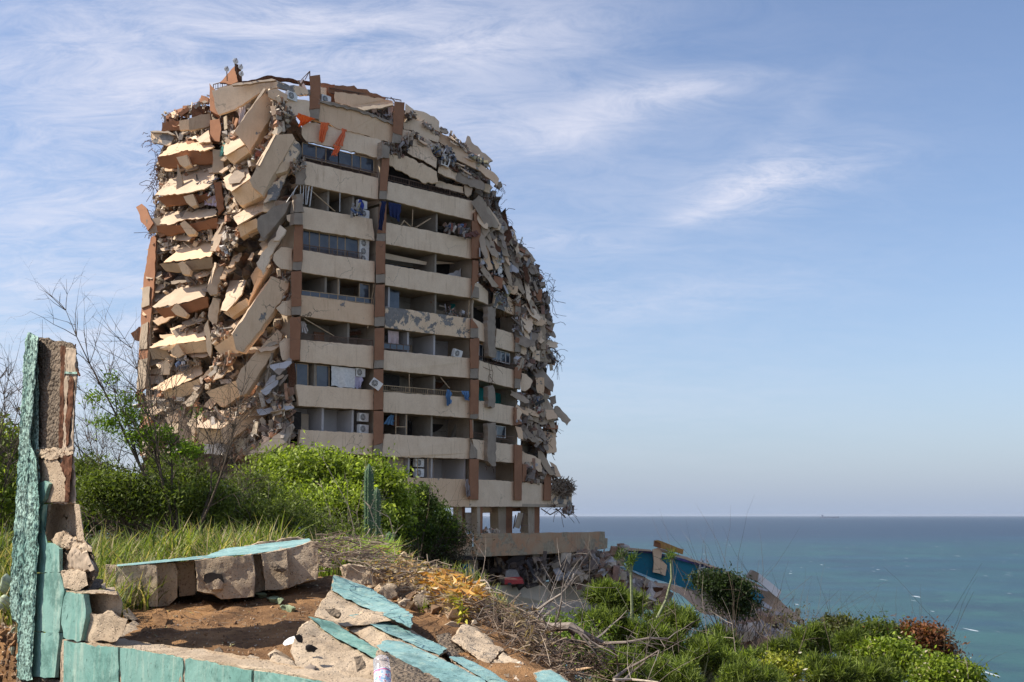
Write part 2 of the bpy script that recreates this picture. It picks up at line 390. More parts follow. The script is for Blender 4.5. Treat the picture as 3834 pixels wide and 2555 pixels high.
def ground(x, y):
    a = lerp_tab(PLA, y); b = lerp_tab(SLO, y)-.32*max(0, x-4.5-.02*y)
    b = max(b, -46)
    e = lerp_tab([(5.,.0),(7.,-.2),(9.,-.55),(14,-1.25),(40,-5.),(90,-14)], y)
    z = a+(b-a)*sstep(e, e+.8+.03*y, x)
    if y > 60: z -= .12*max(0, x-26)
    z -= .02*max(0, -x-40)
    # low mound that carries the fallen wall pieces
    z += .07*math.exp(-((x+.45)**2/.8+(y-6.6)**2/.9))+.10*math.exp(-((x+.6)**2/.9+(y-8.)**2/.9))
    # lower ground on the camera's side of the block wall
    if y < 9:
        s = (x-GW0.x)*GWN.x+(y-GW0.y)*GWN.y
        z += (-1.9-z)*sstep(-.10, -.03, s)*sstep(-3.1, -2.75, x)
    return max(z, -46)
def gfine(x, y):
    n = noise.fractal(Vector((x*1.4, y*1.4, 3)), .9, 2, 5)
    z = ground(x, y)
    if y < 25:
        z += .028*n+.016*noise.fractal(Vector((x*9, y*9, 1)), .8, 2, 4)
        if y < 9: z += .014*abs(noise.fractal(Vector((x*26, y*26, 7)), .7, 2, 3))+.03*max(0, noise.noise(Vector((x*4.3, y*4.3, 9))))
    else: z += .25*noise.fractal(Vector((x*.15, y*.15, 3)), .9, 2, 4)*min(1, (y-25)/20)
    return z
def make_ground():
    xs = [-400,-250,-160,-110,-80,-60]+list(np.arange(-45, -8, 2.))+list(np.arange(-8, -4, .3))+list(np.arange(-4, 1.8, .035))+list(np.arange(1.8, 12, .4))+list(np.arange(12, 45, 2.))+[50,65,90,130,200,300,400]
    ys = [.5,1.5,2.5,3.0]+list(np.arange(3.3, 9.2, .035))+list(np.arange(9.2, 16, .15))+list(np.arange(16, 40, .8))+list(np.arange(40, 130, 3.))+[135,145,160,200]
    vs = [(x, y, gfine(x, y)) for y in ys for x in xs]; w = len(xs)
    fs = [(j*w+i, j*w+i+1, (j+1)*w+i+1, (j+1)*w+i) for j in range(len(ys)-1) for i in range(w-1)]
    mb = MB(); mb.add(vs, fs); o = mb.build('ground', SOIL, smooth=True); o['kind'] = 'structure'
    mb = MB(); mb.add([(-60000,110,-40),(60000,110,-40),(60000,90000,-40),(-60000,90000,-40)], [(0,1,2,3)])
    mb.add([(-60000,-400,-40),(-1,-400,-40),(-1,110,-40),(-60000,110,-40)], []) if 0 else None
    mb.add([(44,-300,-40),(60000,-300,-40),(60000,110,-40),(44,110,-40)], [(0,1,2,3)])
    o = mb.build('sea', SEA); o['kind'] = 'structure'
make_ground()
def make_ship():
    Y = 20000; t = thing('cargo_ship', 'long hazy grey cargo ship far off on the horizon', 'ship', tuple(PF('K', 462, 178, Y)))
    hullm = plain('ship_hull', (.20,.23,.30), .8, .05, .01, 0, 0)
    c = PF('K', 462, 178, Y); c.z = -40; L = 165
    vs = []
    for z, l in ((0, .93), (16, 1.0)):
        for (x, w) in ((-1, .5), (-.9, 1), (.85, 1), (1.02*l, 0)): vs += [(c.x+x*L*l, Y-w*22, z-40), (c.x+x*L*l, Y+w*22+.1, z-40)]
    fs = [(0,2,10,8),(2,4,12,10),(4,6,14,12),(1,9,11,3),(3,11,13,5),(5,13,15,7),(8,10,11,9),(10,12,13,11),(12,14,15,13),(0,8,9,1)]
    mb = MB(); mb.add(vs, fs); mb.build('hull', hullm, t)
    mb = MB(); mb.box((c.x-L*.82, Y, -40+30), (14,0,0), (0,16,0), (0,0,15)); mb.box((c.x-L*.84, Y, -40+48), (6,0,0), (0,6,0), (0,0,6)); mb.build('deckhouse', hullm, t)
    mb = MB()
    for k in range(5): mb.bar((c.x-L*.5+k*55, Y, -24), (c.x-L*.5+k*55, Y, -8), 4)
    mb.build('deck_crane', hullm, t)
make_ship()
# ---------------------------------------------------------------- the collapsed tower
TW = thing('collapsed_tower', 'partly collapsed cream apartment tower with terracotta columns standing above the green bushes', 'building', tuple(P(1600, 1931, 88)-Vector((0, 0, 12))))
def tpart(mb, name, mats, label=None, smooth=False, parent=None):
    o = mb.build(name, mats, parent or TW, smooth)
    if label: o['label'] = label
    return o
def band(fr, top, bot, mt, label=None, depth=6.5, ro=.0, th=.22, slab=True):
    """a balcony parapet with its floor slab running into the building."""
    mb = MB(); t = list(top); b = list(bot)
    v = sheet(mb, fr, t+b[::-1], ext=NIN, th=th, r=ro, step=.22, mi=0)
    o = tpart(mb, 'parapet', [mt, CONC], label)
    if slab:
        q = plane_pts(fr, b); w = [p+NIN*.03+Vector((0, 0, .03)) for p in q]
        mb = MB(); n = len(w)
        lo = w+[p+NIN*depth for p in reversed(w)]; hi = [p+Vector((0, 0, .28)) for p in lo]
        m_ = len(lo); mb.add(lo+hi, [tuple(range(m_)), tuple(range(2*m_-1, m_-1, -1))]+[(i, (i+1) % m_, (i+1) % m_+m_, i+m_) for i in range(m_)])
        tpart(mb, 'floor_slab', [CONCW])
    return o
CR = [('B',[(200,905),(500,975),(820,1045)],[(200,1100),(500,1165),(820,1225)],CREAM),
 ('B',[(905,1075),(1260,1160),(1615,1240)],[(890,1225),(1250,1317),(1610,1400)],CREAM),
 ('B',[(160,1280),(460,1335),(770,1390)],[(185,1469),(490,1520),(790,1572)],CREAM),
 ('D',[(888,76),(1200,135),(1605,215)],[(885,255),(1200,310),(1605,380)],CREAM),
 ('D',[(185,305),(480,355),(790,402)],[(175,490),(480,537),(790,580)],CREAM),
 ('D',[(882,425),(1200,480),(1600,545)],[(880,600),(1200,650),(1600,708)],CREAM),
 ('D',[(175,685),(480,726),(785,765)],[(170,860),(480,903),(785,940)],CREAMD),
 ('D',[(880,780),(1200,825),(1595,880)],[(880,955),(1200,1000),(1592,1045)],CREAMP),
 ('D',[(170,1060),(480,1085),(780,1112)],[(165,1240),(480,1272),(780,1300)],CREAM),
 ('D',[(870,1145),(1200,1178),(1590,1215)],[(865,1310),(1200,1345),(1590,1382)],CREAM),
 ('D',[(130,1435),(450,1455),(780,1480)],[(155,1613),(450,1630),(780,1648)],CREAM),
 ('F',[(675,118),(950,137),(1240,155)],[(670,250),(950,268),(1235,290)],CREAM),
 ('F',[(130,365),(370,378),(605,390)],[(115,510),(370,521),(600,530)],CREAM),
 ('F',[(680,392),(950,407),(1235,422)],[(660,540),(950,548),(1232,555)],CREAM),
 ('F',[(100,640),(620,668),(1235,690)],[(100,850),(700,862),(1235,867)],CREAMD),
 ('E',[(150,685),(205,725),(250,770)],[(140,822),(205,845),(250,865)],CREAM),
 ('E',[(305,765),(375,790),(450,835)],[(290,880),(375,915),(445,945)],CREAMP),
 ('E',[(140,965),(190,990),(238,1020)],[(135,1108),(190,1128),(235,1145)],CREAM),
 ('E',[(312,1040),(380,1060),(450,1080)],[(303,1175),(380,1195),(445,1215)],CREAM),
 ('E',[(185,1275),(300,1310),(445,1345)],[(180,1415),(300,1445),(445,1480)],CREAM),
 ('F',[(1295,175),(1410,195),(1527,215)],[(1293,297),(1410,317),(1527,337)],CREAM),
 ('F',[(1250,425),(1390,445),(1525,465)],[(1283,558),(1400,570),(1525,582)],CREAM),
 ('F',[(1235,690),(1400,693),(1575,710),(1740,715)],[(1235,867),(1400,866),(1575,866),(1740,868)],CREAM),
 ('F',[(1740,715),(1770,755),(1840,770),(1905,748)],[(1740,868),(1800,870),(1850,872),(1898,870)],CREAMP)]
for fr, t, b, m_ in CR:
    band(fr, t, b, m_, {CREAMP: 'parapet with grey patches where the plaster has peeled off', CREAMD: 'dirty parapet with grey upper edge'}.get(m_), ro=.025)
# columns: orange length then a bare concrete joint
COLS = [('D',[(118,95),(188,92),(182,400),(105,405)],[(105,405),(182,400),(170,472),(100,470)]),
 ('D',[(90,487),(176,482),(172,775),(92,780)],[(92,780),(172,775),(166,850),(92,850)]),
 ('D',[(82,870),(168,865),(160,1225),(78,1230)],None),
 ('B',[(850,878),(916,880),(893,1150),(832,1150)],[(832,1150),(893,1150),(890,1222),(828,1220)]),
 ('B',[(832,1255),(890,1262),(886,1470),(818,1470)],None),
 ('D',[(818,100),(886,100),(884,165),(808,165)],[(808,165),(884,165),(880,228),(805,225)]),
 ('D',[(800,232),(882,232),(878,505),(800,510)],[(800,510),(878,505),(875,580),(800,582)]),
 ('D',[(798,598),(876,595),(874,862),(790,868)],[(790,868),(874,862),(872,945),(788,945)]),
 ('D',[(790,965),(870,960),(868,1225),(788,1230)],[(788,1230),(868,1225),(865,1295),(785,1298)]),
 ('D',[(782,1308),(864,1305),(860,1645),(782,1648)],None),
 ('F',[(608,243),(672,243),(668,450),(606,470)],[(606,470),(668,450),(662,535),(604,530)]),
 ('F',[(606,545),(667,545),(664,690),(604,690)],None),
 ('B',[(1640,1300),(1692,1300),(1690,1400),(1622,1400)],None),
 ('D',[(1607,60),(1682,62),(1675,378),(1605,375)],None),
 ('D',[(1612,392),(1655,395),(1640,560),(1605,690)],[(1600,600),(1665,640),(1665,710),(1600,706)]),
 ('D',[(1600,880),(1648,935),(1660,960),(1595,960)],[(1595,960),(1660,960),(1660,1040),(1592,1038)]),
 ('D',[(1592,1050),(1668,1045),(1662,1300),(1592,1300)],[(1592,1300),(1662,1300),(1660,1382),(1592,1380)]),
 ('F',[(1240,38),(1296,40),(1292,262),(1238,265)],[(1238,265),(1292,262),(1285,292),(1238,290)]),
 ('F',[(1236,300),(1252,302),(1258,420),(1236,420)],[(1238,425),(1262,470),(1284,500),(1284,552),(1235,552)]),
 ('F',[(1234,556),(1294,556),(1292,822),(1234,820)],None),
 ('F',[(1526,215),(1572,255),(1575,330),(1527,335)],[(1530,215),(1545,220),(1575,262),(1545,290)]),
 ('F',[(1526,462),(1577,465),(1574,826),(1527,824)],None),
 ('E',[(447,1322),(498,1330),(490,1410),(445,1405)],[(445,1405),(490,1410),(488,1484),(444,1478)]),
 ('E',[(450,1100),(480,1110),(482,1150),(450,1140)],[(450,1140),(495,1140),(492,1215),(446,1210)]),
 ('E',[(455,815),(490,830),(490,880),(450,870)],[(450,870),(492,880),(490,945),(446,945)]),
 ('F',[(1580,590),(1605,592),(1605,705),(1578,703)],None),
 ('F',[(1722,648),(1768,655),(1766,828),(1720,826)],None),
 ('E',[(140,580),(180,545),(178,690),(128,720)],[(128,720),(182,740),(184,812),(124,818)]),
 ('E',[(144,190),(205,175),(205,250),(150,255)],None),
 ('B',[(245,192),(332,180),(330,460),(244,470)],[(244,470),(330,460),(322,555),(242,545)]),
 ('B',[(955,405),(1042,412),(1022,690),(942,660)],[(942,660),(1022,690),(1008,752),(935,745)]),
 ('A',[(748,250),(790,300),(828,520),(752,480)],None),
 ('A',[(752,562),(832,548),(846,640),(832,742),(755,728)],None)]
for i, (fr, a, b) in enumerate(COLS):
    mb = MB(); sheet(mb, fr, a, off=-.42, ext=Vector((-.12,1,0)), th=.75, r=.03, step=.3)
    o = tpart(mb, 'column', ORANGE)
    if b:
        mb = MB(); sheet(mb, fr, b, off=-.36, ext=Vector((-.12,1,0)), th=.7, r=.06, step=.25); tpart(mb, 'joint', CONC, parent=o)
# grey stub at the very top of the middle column and the hanging concrete post
for fr, p, m_ in [('B',[(852,742),(915,795),(912,878),(845,880)],CONC),('E',[(248,878),(308,890),(300,1060),(305,1255),(255,1240),(245,1050)],CONC),
                  ('F',[(1352,322),(1405,320),(1408,600),(1380,602),(1352,570)],CONC),('F',[(1352,85),(1385,75),(1400,120),(1398,218),(1355,218)],CONC),
                  ('D',[(118,-5),(186,0),(188,92),(112,92)],CONC),('D',[(128,-160),(188,-170),(200,-10),(120,-10)],CONC)]:
    mb = MB(); sheet(mb, fr, p, off=-.7, ext=NIN, th=.55, r=.1, step=.25); tpart(mb, 'concrete_post', m_, 'bare grey concrete post')
# rooms: back walls, ceilings beams and cross walls behind each storey opening
def room(fr, quad, inset=3.6, mt=ROOM, name='room_wall'):
    v = plane_pts(fr, quad); v = [p+NIN*inset for p in v]
    # widen so that oblique views stay closed
    c = sum(v, Vector())/4; v = [c+(p-c)*1.18+Vector((0, 0, .0)) for p in v]
    mb = MB(); n = 4; bk = [p+NIN*.2 for p in v]; mb.add(v+bk, [(3,2,1,0),(4,5,6,7)]+[(i, (i+1) % 4, (i+1) % 4+4, i+4) for i in range(4)])
    return tpart(mb, name, mt)
def cross(fr, x, y0, y1, inset=(.4, 3.6), mt=ROOM):
    sx, sy0 = SS(fr, x, y0); _, sy1 = SS(fr, x, y1); Y = Yfac(sx); a = P(sx, sy0, Y); b = P(sx, sy1, Y); b.x, b.y = a.x, a.y
    t = Vector((.7, .72, 0))*.09
    mb = MB(); a0, a1, b0, b1 = a+NIN*inset[0], a+NIN*inset[1], b+NIN*inset[0], b+NIN*inset[1]
    mb.add([a0-t, a1-t, b1-t, b0-t, a0+t, a1+t, b1+t, b0+t], [(0,1,2,3),(7,6,5,4),(0,4,5,1),(1,5,6,2),(2,6,7,3),(3,7,4,0)]); return tpart(mb, 'partition_wall', mt)
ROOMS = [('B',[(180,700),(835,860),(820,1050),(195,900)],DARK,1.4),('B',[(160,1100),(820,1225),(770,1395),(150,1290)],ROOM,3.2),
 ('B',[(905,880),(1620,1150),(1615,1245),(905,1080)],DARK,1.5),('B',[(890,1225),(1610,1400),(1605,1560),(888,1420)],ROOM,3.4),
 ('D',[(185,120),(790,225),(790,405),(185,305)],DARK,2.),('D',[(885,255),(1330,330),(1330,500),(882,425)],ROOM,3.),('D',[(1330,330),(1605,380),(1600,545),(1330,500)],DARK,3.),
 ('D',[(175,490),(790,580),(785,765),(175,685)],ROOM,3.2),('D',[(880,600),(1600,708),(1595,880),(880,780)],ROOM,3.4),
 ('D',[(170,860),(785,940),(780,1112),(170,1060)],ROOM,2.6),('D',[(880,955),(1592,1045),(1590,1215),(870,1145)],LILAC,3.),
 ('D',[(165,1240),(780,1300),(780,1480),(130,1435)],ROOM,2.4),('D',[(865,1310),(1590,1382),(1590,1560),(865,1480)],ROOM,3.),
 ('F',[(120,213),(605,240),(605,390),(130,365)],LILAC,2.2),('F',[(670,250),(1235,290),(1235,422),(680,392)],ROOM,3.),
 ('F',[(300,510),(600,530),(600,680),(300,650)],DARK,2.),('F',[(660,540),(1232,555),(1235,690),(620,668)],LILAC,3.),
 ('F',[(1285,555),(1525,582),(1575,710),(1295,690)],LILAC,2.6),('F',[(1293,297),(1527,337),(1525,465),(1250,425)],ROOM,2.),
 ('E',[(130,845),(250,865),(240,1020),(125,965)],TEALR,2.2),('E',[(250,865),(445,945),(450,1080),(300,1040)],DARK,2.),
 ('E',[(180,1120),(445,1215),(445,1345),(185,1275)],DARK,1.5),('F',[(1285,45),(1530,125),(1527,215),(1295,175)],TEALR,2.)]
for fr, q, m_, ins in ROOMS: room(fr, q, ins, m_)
for fr, x, y0, y1, m_ in [('B',430,1150,1330,ROOM),('B',640,1190,1380,ROOM),('B',1340,1340,1490,ROOM),('D',410,525,720,ROOM),('D',520,545,730,ROOM),('D',1330,335,500,ROOM),
    ('D',1330,670,850,ROOM),('D',940,610,790,LILAC),('D',1320,1015,1185,LILAC),('D',1100,990,1170,LILAC),('D',1320,1360,1510,ROOM),('D',600,910,1095,ROOM),
    ('F',300,222,372,LILAC),('F',495,235,385,LILAC),('F',845,262,402,ROOM),('F',1010,270,410,ROOM),('F',860,545,680,LILAC),('F',1010,548,685,LILAC),('F',1225,555,690,LILAC),('D',320,1260,1450,ROOM),('D',640,1290,1470,ROOM)]:
    cross(fr, x, y0, y1, mt=m_)
for fr, x, y0, y1 in [('B',860,760,1260),('B',1640,1240,1420),('D',840,-60,330),('D',840,330,700),('D',832,700,1100),('D',825,1100,1500),('F',640,150,420),('F',636,420,680),
    ('D',1640,60,420),('D',1632,420,750),('D',1625,750,1150),('D',1622,1150,1500),('F',1266,120,420),('F',1262,420,700),('D',140,90,480),('D',130,480,860),('D',120,860,1240),('F',60,60,300),('F',60,300,540),
    ('E',470,820,1220),('F',1552,-20,220),('F',1552,220,480),('F',1552,480,720),('F',1745,560,715),('E',470,1200,1480)]:
    cross(fr, x, y0, y1, inset=(.2, 7.5), mt=CONCW)
panels_back = [('T',[(690,320),(870,340),(870,700),(660,700)]),('T',[(870,340),(1100,430),(1100,700),(870,700)]),('T',[(660,700),(870,700),(870,1060),(650,1060)]),('T',[(870,700),(1190,700),(1190,1100),(870,1090)])]
for fr, q in panels_back:
    v = [p+NIN*7.6 for p in plane_pts(fr, q)]; mb = MB(); mb.add(v+[p+NIN*.2 for p in v], [(3,2,1,0),(4,5,6,7),(0,4,7,3),(1,2,6,5),(0,1,5,4),(3,7,6,2)]); tpart(mb, 'rear_wall', ROOM)
def panel(fr, pts, off, mt, name, label=None, th=.06, r=0., parent=None, ext=NIN, step=.3):
    mb = MB(); sheet(mb, fr, pts, off=0, ext=ext, th=th, r=r, step=step)
    mb.v = [tuple(Vector(v)+NIN*off) for v in mb.v]; return tpart(mb, name, mt, label, parent=parent)
# doorways and holes as sheets painted dark, and coloured wall pieces seen inside
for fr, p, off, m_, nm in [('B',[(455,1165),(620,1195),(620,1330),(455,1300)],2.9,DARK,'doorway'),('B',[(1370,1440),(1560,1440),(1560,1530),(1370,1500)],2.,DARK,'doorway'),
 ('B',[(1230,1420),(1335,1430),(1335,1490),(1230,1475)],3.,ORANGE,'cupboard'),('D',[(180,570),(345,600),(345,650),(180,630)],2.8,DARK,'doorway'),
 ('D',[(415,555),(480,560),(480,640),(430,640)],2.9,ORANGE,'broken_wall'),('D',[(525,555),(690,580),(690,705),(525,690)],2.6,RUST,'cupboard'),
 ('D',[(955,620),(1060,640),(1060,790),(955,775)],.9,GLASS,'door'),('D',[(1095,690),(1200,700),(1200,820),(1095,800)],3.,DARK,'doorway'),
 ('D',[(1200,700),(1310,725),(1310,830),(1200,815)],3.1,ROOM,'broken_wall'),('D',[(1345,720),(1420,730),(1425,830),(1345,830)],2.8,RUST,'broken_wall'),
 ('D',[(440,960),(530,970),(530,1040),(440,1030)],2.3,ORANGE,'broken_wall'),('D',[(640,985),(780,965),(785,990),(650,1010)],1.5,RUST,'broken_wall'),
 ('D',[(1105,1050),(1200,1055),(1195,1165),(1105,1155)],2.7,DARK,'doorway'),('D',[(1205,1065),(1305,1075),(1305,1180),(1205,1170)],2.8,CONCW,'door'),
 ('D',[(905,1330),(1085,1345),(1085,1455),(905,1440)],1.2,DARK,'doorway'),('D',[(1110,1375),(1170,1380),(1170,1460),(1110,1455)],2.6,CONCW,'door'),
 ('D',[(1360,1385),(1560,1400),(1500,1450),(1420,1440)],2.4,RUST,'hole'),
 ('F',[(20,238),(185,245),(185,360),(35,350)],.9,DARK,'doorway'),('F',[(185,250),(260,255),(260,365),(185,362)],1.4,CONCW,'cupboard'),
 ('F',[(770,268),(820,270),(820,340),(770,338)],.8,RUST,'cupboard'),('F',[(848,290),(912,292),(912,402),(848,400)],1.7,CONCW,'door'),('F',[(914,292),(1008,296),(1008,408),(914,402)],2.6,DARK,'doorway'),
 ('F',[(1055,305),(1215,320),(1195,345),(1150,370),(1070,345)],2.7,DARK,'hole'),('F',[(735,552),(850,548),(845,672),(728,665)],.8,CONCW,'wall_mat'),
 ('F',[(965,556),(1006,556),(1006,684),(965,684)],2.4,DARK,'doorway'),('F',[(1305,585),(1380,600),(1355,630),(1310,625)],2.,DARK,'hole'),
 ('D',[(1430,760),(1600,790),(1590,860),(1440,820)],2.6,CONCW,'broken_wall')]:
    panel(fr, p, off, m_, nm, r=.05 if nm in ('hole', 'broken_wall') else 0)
panel('D', [(1450,520),(1600,440),(1600,545),(1480,525)], 1.2, LILAC, 'broken_wall', r=.12)
panel('D', [(885,290),(1320,385),(1315,412),(885,345)], 1.3, CREAM, 'lintel'); panel('D', [(1335,395),(1600,390),(1600,383),(1335,350)], 2., CREAM, 'lintel')
# windows with panes and frames
def window(fr, xs, top, bot, off=.45, mt=GLASS, fm=TAN, label=None):
    """xs: pane borders; top and bottom edges linear between (x0,y0)-(x1,y1)."""
    (x0, y0), (x1, y1) = top; (u0, w0), (u1, w1) = bot
    T = lambda x: y0+(y1-y0)*(x-x0)/(x1-x0); Bm = lambda x: w0+(w1-w0)*(x-u0)/(u1-u0)
    mb = MB(); pts = []
    for x in xs:
        a, b = plane_pts(fr, [(x, T(x)), (x, Bm(x))]); pts.append((a+NIN*off, b+NIN*off))
    for a, b in pts: mb.bar(a, b, .07, .06)
    for (a, b), (c, d) in zip(pts, pts[1:]): mb.bar(a, c, .06, .05); mb.bar(b, d, .06, .05)
    w = tpart(mb, 'window', fm, label)
    for (a, b), (c, d) in zip(pts, pts[1:]):
        mb = MB(); j = rvec()*.05; vs = [a+j, c-j, d, b]; mb.add(vs+[v+NIN*.02 for v in vs], [(3,2,1,0),(4,5,6,7),(0,1,5,4),(1,2,6,5),(2,3,7,6),(3,0,4,7)]); mb.build('pane', mt, w)
window('B', [215,330,412,520], ((200,735),(840,885)), ((200,855),(820,1000)))
window('B', [520,632,705,815], ((200,735),(840,885)), ((200,855),(820,1000)))
window('D', [190,275,358,440,510,575,685], ((185,125),(790,228)), ((185,305),(790,400)), label='long dark blue glass window strip')
window('D', [885,1035,1160,1312], ((885,340),(1312,412)), ((885,425),(1312,492)), off=2.6)
window('D', [490,525,690], ((180,505),(785,595)), ((180,685),(785,765)), off=.5, mt=DARK) if 0 else None
window('D', [697,780], ((180,505),(785,590)), ((180,645),(785,715)), off=.5)
window('D', [122,165,262], ((120,1248),(780,1305)), ((120,1432),(780,1480)))
window('D', [330,440], ((120,1248),(780,1305)), ((120,1432),(780,1480)))
window('D', [205,300], ((180,960),(785,1010)), ((180,1010),(785,1060)), off=2.3)
window('F', [1405,1445,1500], ((1400,330),(1530,348)), ((1400,405),(1530,420)), off=.6, fm=WHITE)
window('E', [192,215,240], ((185,1140),(245,1160)), ((185,1262),(245,1275)), off=.5, fm=WHITE)
window('E', [310,345,375,410,440], ((300,1180),(445,1222)), ((300,1260),(445,1300)), off=.5, fm=WHITE)
def railing(fr, a, b, h, n, off=.1, mt=METAL, off2=None, name='railing', posts=4, solid=None):
    A, B = plane_pts(fr, [a, b]); C_, D_ = plane_pts(fr, [(a[0], a[1]+h), (b[0], b[1]+h)])
    A, B, C_, D_ = [v+NIN*off for v in (A, B, C_, D_)]
    mb = MB(); mb.bar(A, B, .06, .05); mb.bar(C_, D_, .05, .04)
    for k in range(n+1): mb.bar(A.lerp(B, k/n), C_.lerp(D_, k/n), .022)
    for k in range(posts+1): mb.bar(A.lerp(B, k/posts), C_.lerp(D_, k/posts), .055)
    if solid: mb.add([A, B, D_, C_], [(0,1,2,3)], 1)
    return tpart(mb, name, [mt, GLASS])
railing('B', (190,852), (815,1000), 46, 58, off=.05); railing('B', (908,1018), (1590,1188), 40, 50); railing('D', (190,258), (690,330), 46, 46)
railing('D', (180,642), (785,716), 42, 8, mt=TAN, solid=True); railing('D', (172,1003), (780,1062), 48, 60); railing('D', (872,1085), (1092,1105), 45, 4, mt=METAL, solid=True)
railing('D', (868,1440), (1590,1500), 45, 40, mt=TAN); railing('E', (190,1240), (440,1300), 30, 20); railing('F', (1250,382), (1525,412), 25, 22)
railing('A', (770,268), (922,226), 42, 8, off=-.2); railing('B', (460,266), (1066,372), 42, 46, off=.8, posts=5)
# air conditioners
def ac_unit(loc, rz, label, tilt=(0, 0), group='air conditioner units on the tower balconies', s=1.):
    global AC0
    if AC0 is None:
        t = thing('air_conditioner', label, 'air conditioner', group=group)
        bm = bmesh.new(); bmesh.ops.create_cube(bm, size=1); bmesh.ops.scale(bm, vec=(.85, .32, .62), verts=bm.verts); bmesh.ops.bevel(bm, geom=bm.edges[:], offset=.025, segments=2)
        me = bpy.data.meshes.new('casing'); bm.to_mesh(me); me.materials.append(WHITE); o = bpy.data.objects.new('casing', me); COL.objects.link(o); o.parent = t
        mb = MB()
        for k in range(24):
            a, b = 2*math.pi*k/24, 2*math.pi*(k+1)/24
            mb.add([(-.12, -.165, 0), (-.12+.24*math.cos(a), -.165, .24*math.sin(a)), (-.12+.24*math.cos(b), -.165, .24*math.sin(b))], [(0,1,2)])
        mb.build('fan_opening', BLACK, t)
        mb = MB()
        for r in (.08, .14, .2, .245): mb.tube([(-.12+r*math.cos(2*math.pi*k/20), -.175, r*math.sin(2*math.pi*k/20)) for k in range(21)], .008, 3)
        for k in range(4): a = k*math.pi/4; mb.bar((-.12-.24*math.cos(a), -.175, -.24*math.sin(a)), (-.12+.24*math.cos(a), -.175, .24*math.sin(a)), .012)
        mb.build('fan_grille', WHITE, t); AC0 = t
    else:
        t = AC0.copy(); COL.objects.link(t)
        for ch in list(AC0.children): c = ch.copy(); COL.objects.link(c); c.parent = t
    t.location = loc; t.rotation_euler = (tilt[0], tilt[1], rz); t.scale = (s, s, s); tag(t, label, 'air conditioner', group); return t
AC0 = None; RZ = math.radians(46)
for fr, x, y, off, lab, rz, tl in [('B',715,1260,.5,'upper of two white air conditioners beside the dark blue cloth',RZ,(0,0)),('B',722,1342,.35,'lower white air conditioner on the ledge beside the dark blue cloth',RZ,(0,0)),
 ('D',732,243,.5,'top of the three stacked air conditioners beside the long blue glass',RZ,(0,0)),('D',730,312,.5,'middle of the three stacked air conditioners beside the long blue glass',RZ,(0,0)),('D',728,375,.5,'bottom of the three stacked air conditioners, half behind the railing',RZ,(0,0)),
 ('D',1495,1172,.2,'tilted white air conditioner box lying on the ledge near the right column',RZ,(.2,.15)),('D',698,1330,.5,'small grey window unit high beside the white tarpaulin',RZ,(0,0)),
 ('D',766,1435,-.5,'boxy grey air conditioner tumbled over the parapet beside the middle column',.2,(.1,.6)),('F',565,282,.5,'upper of two air conditioners on the second lowest balcony',RZ,(0,0)),('F',565,358,.5,'lower of two air conditioners on the second lowest balcony',RZ,(0,0)),
 ('F',935,580,.6,'upper air conditioner on the white rack of the lowest balcony',RZ,(0,0)),('F',935,645,.6,'lower air conditioner on the white rack of the lowest balcony',RZ,(0,0)),
 ('A',1415,372,-.3,'air conditioner hanging just below the cracked roof parapet',RZ,(0,.05)),('B',395,382,.3,'dark air conditioner on the top balcony behind the tall column',RZ,(0,0))]:
    sx, sy = SS(fr, x, y); ac_unit(P(sx, sy, Yfac(sx))+NIN*off, rz, lab, tl)
# cloths and curtains
def cloth(fr, quad, off, col, name, label, cat='cloth', nx=14, nz=14, amp=.12, waves=3., ragged=.1, Y=None, kx=None, kz=0.):
    a, b, c, d = plane_pts(fr, quad, Y, 0, kx, kz); sh = NIN*off; ph = U(0, 6)
    vs = []; 
    for j in range(nz+1):
        for i in range(nx+1):
            s, t = i/nx, j/nz; p = (a.lerp(b, s)).lerp(d.lerp(c, s), t)+sh
            p += Vector((-.2, -1, 0))*amp*math.sin(s*waves*6.28+ph+.7*math.sin(t*3))*(.35+t)
            e = ragged*noise.noise(Vector((s*4, t*4, ph*3)))*2; w = (b-a).normalized(); p += w*e*(abs(s-.5)*2)**2+Vector((0, 0, e*t*t))
            vs.append(p)
    fs = [(j*(nx+1)+i, j*(nx+1)+i+1, (j+1)*(nx+1)+i+1, (j+1)*(nx+1)+i) for j in range(nz) for i in range(nx)]
    mb = MB(); mb.add(vs, fs, 0, col); mb.add([v+Vector((.004,.012,0)) for v in vs], [f[::-1] for f in fs], 0, col)
    o = mb.build(name, CLOTH, None, True); return tag(o, label, cat)
cloth('B', [(98,515),(252,566),(170,602),(130,628)], -.6, (.85,.13,.02), 'orange_cloth', 'bunched orange cloth caught under the top parapet', ragged=.2)
cloth('B', [(315,585),(388,592),(336,752),(308,748)], -.3, (.75,.17,.06), 'orange_cloth', 'narrow straight orange strip hanging on the upper wall')
cloth('B', [(508,640),(538,650),(488,790),(430,772)], -.3, (.72,.18,.08), 'orange_cloth', 'long twisted orange strip hanging across the top window')
cloth('B', [(432,775),(492,795),(440,870),(412,862)], -.3, (.78,.16,.06), 'orange_cloth', 'lower ragged end of orange strip over the top railing')
cloth('B', [(890,1250),(998,1270),(985,1410),(900,1370)], -.15, (.022,.03,.085), 'dark_blue_curtain', 'dark blue curtain bulging right of the middle column')
cloth('B', [(790,1255),(832,1262),(800,1500),(766,1500)], -.8, (.022,.03,.08), 'dark_blue_curtain', 'dark blue curtain hanging down left of the middle column')
cloth('B', [(655,1225),(685,1235),(690,1360),(640,1355)], -.1, (.05,.07,.30), 'blue_cloth', 'blue and red cloth dangling beside the upper air conditioners')
cloth('D', [(205,895),(235,900),(270,985),(200,1000)], .5, (.62,.55,.50), 'pale_curtain', 'pale curtain swinging loose behind the left end of a railing')
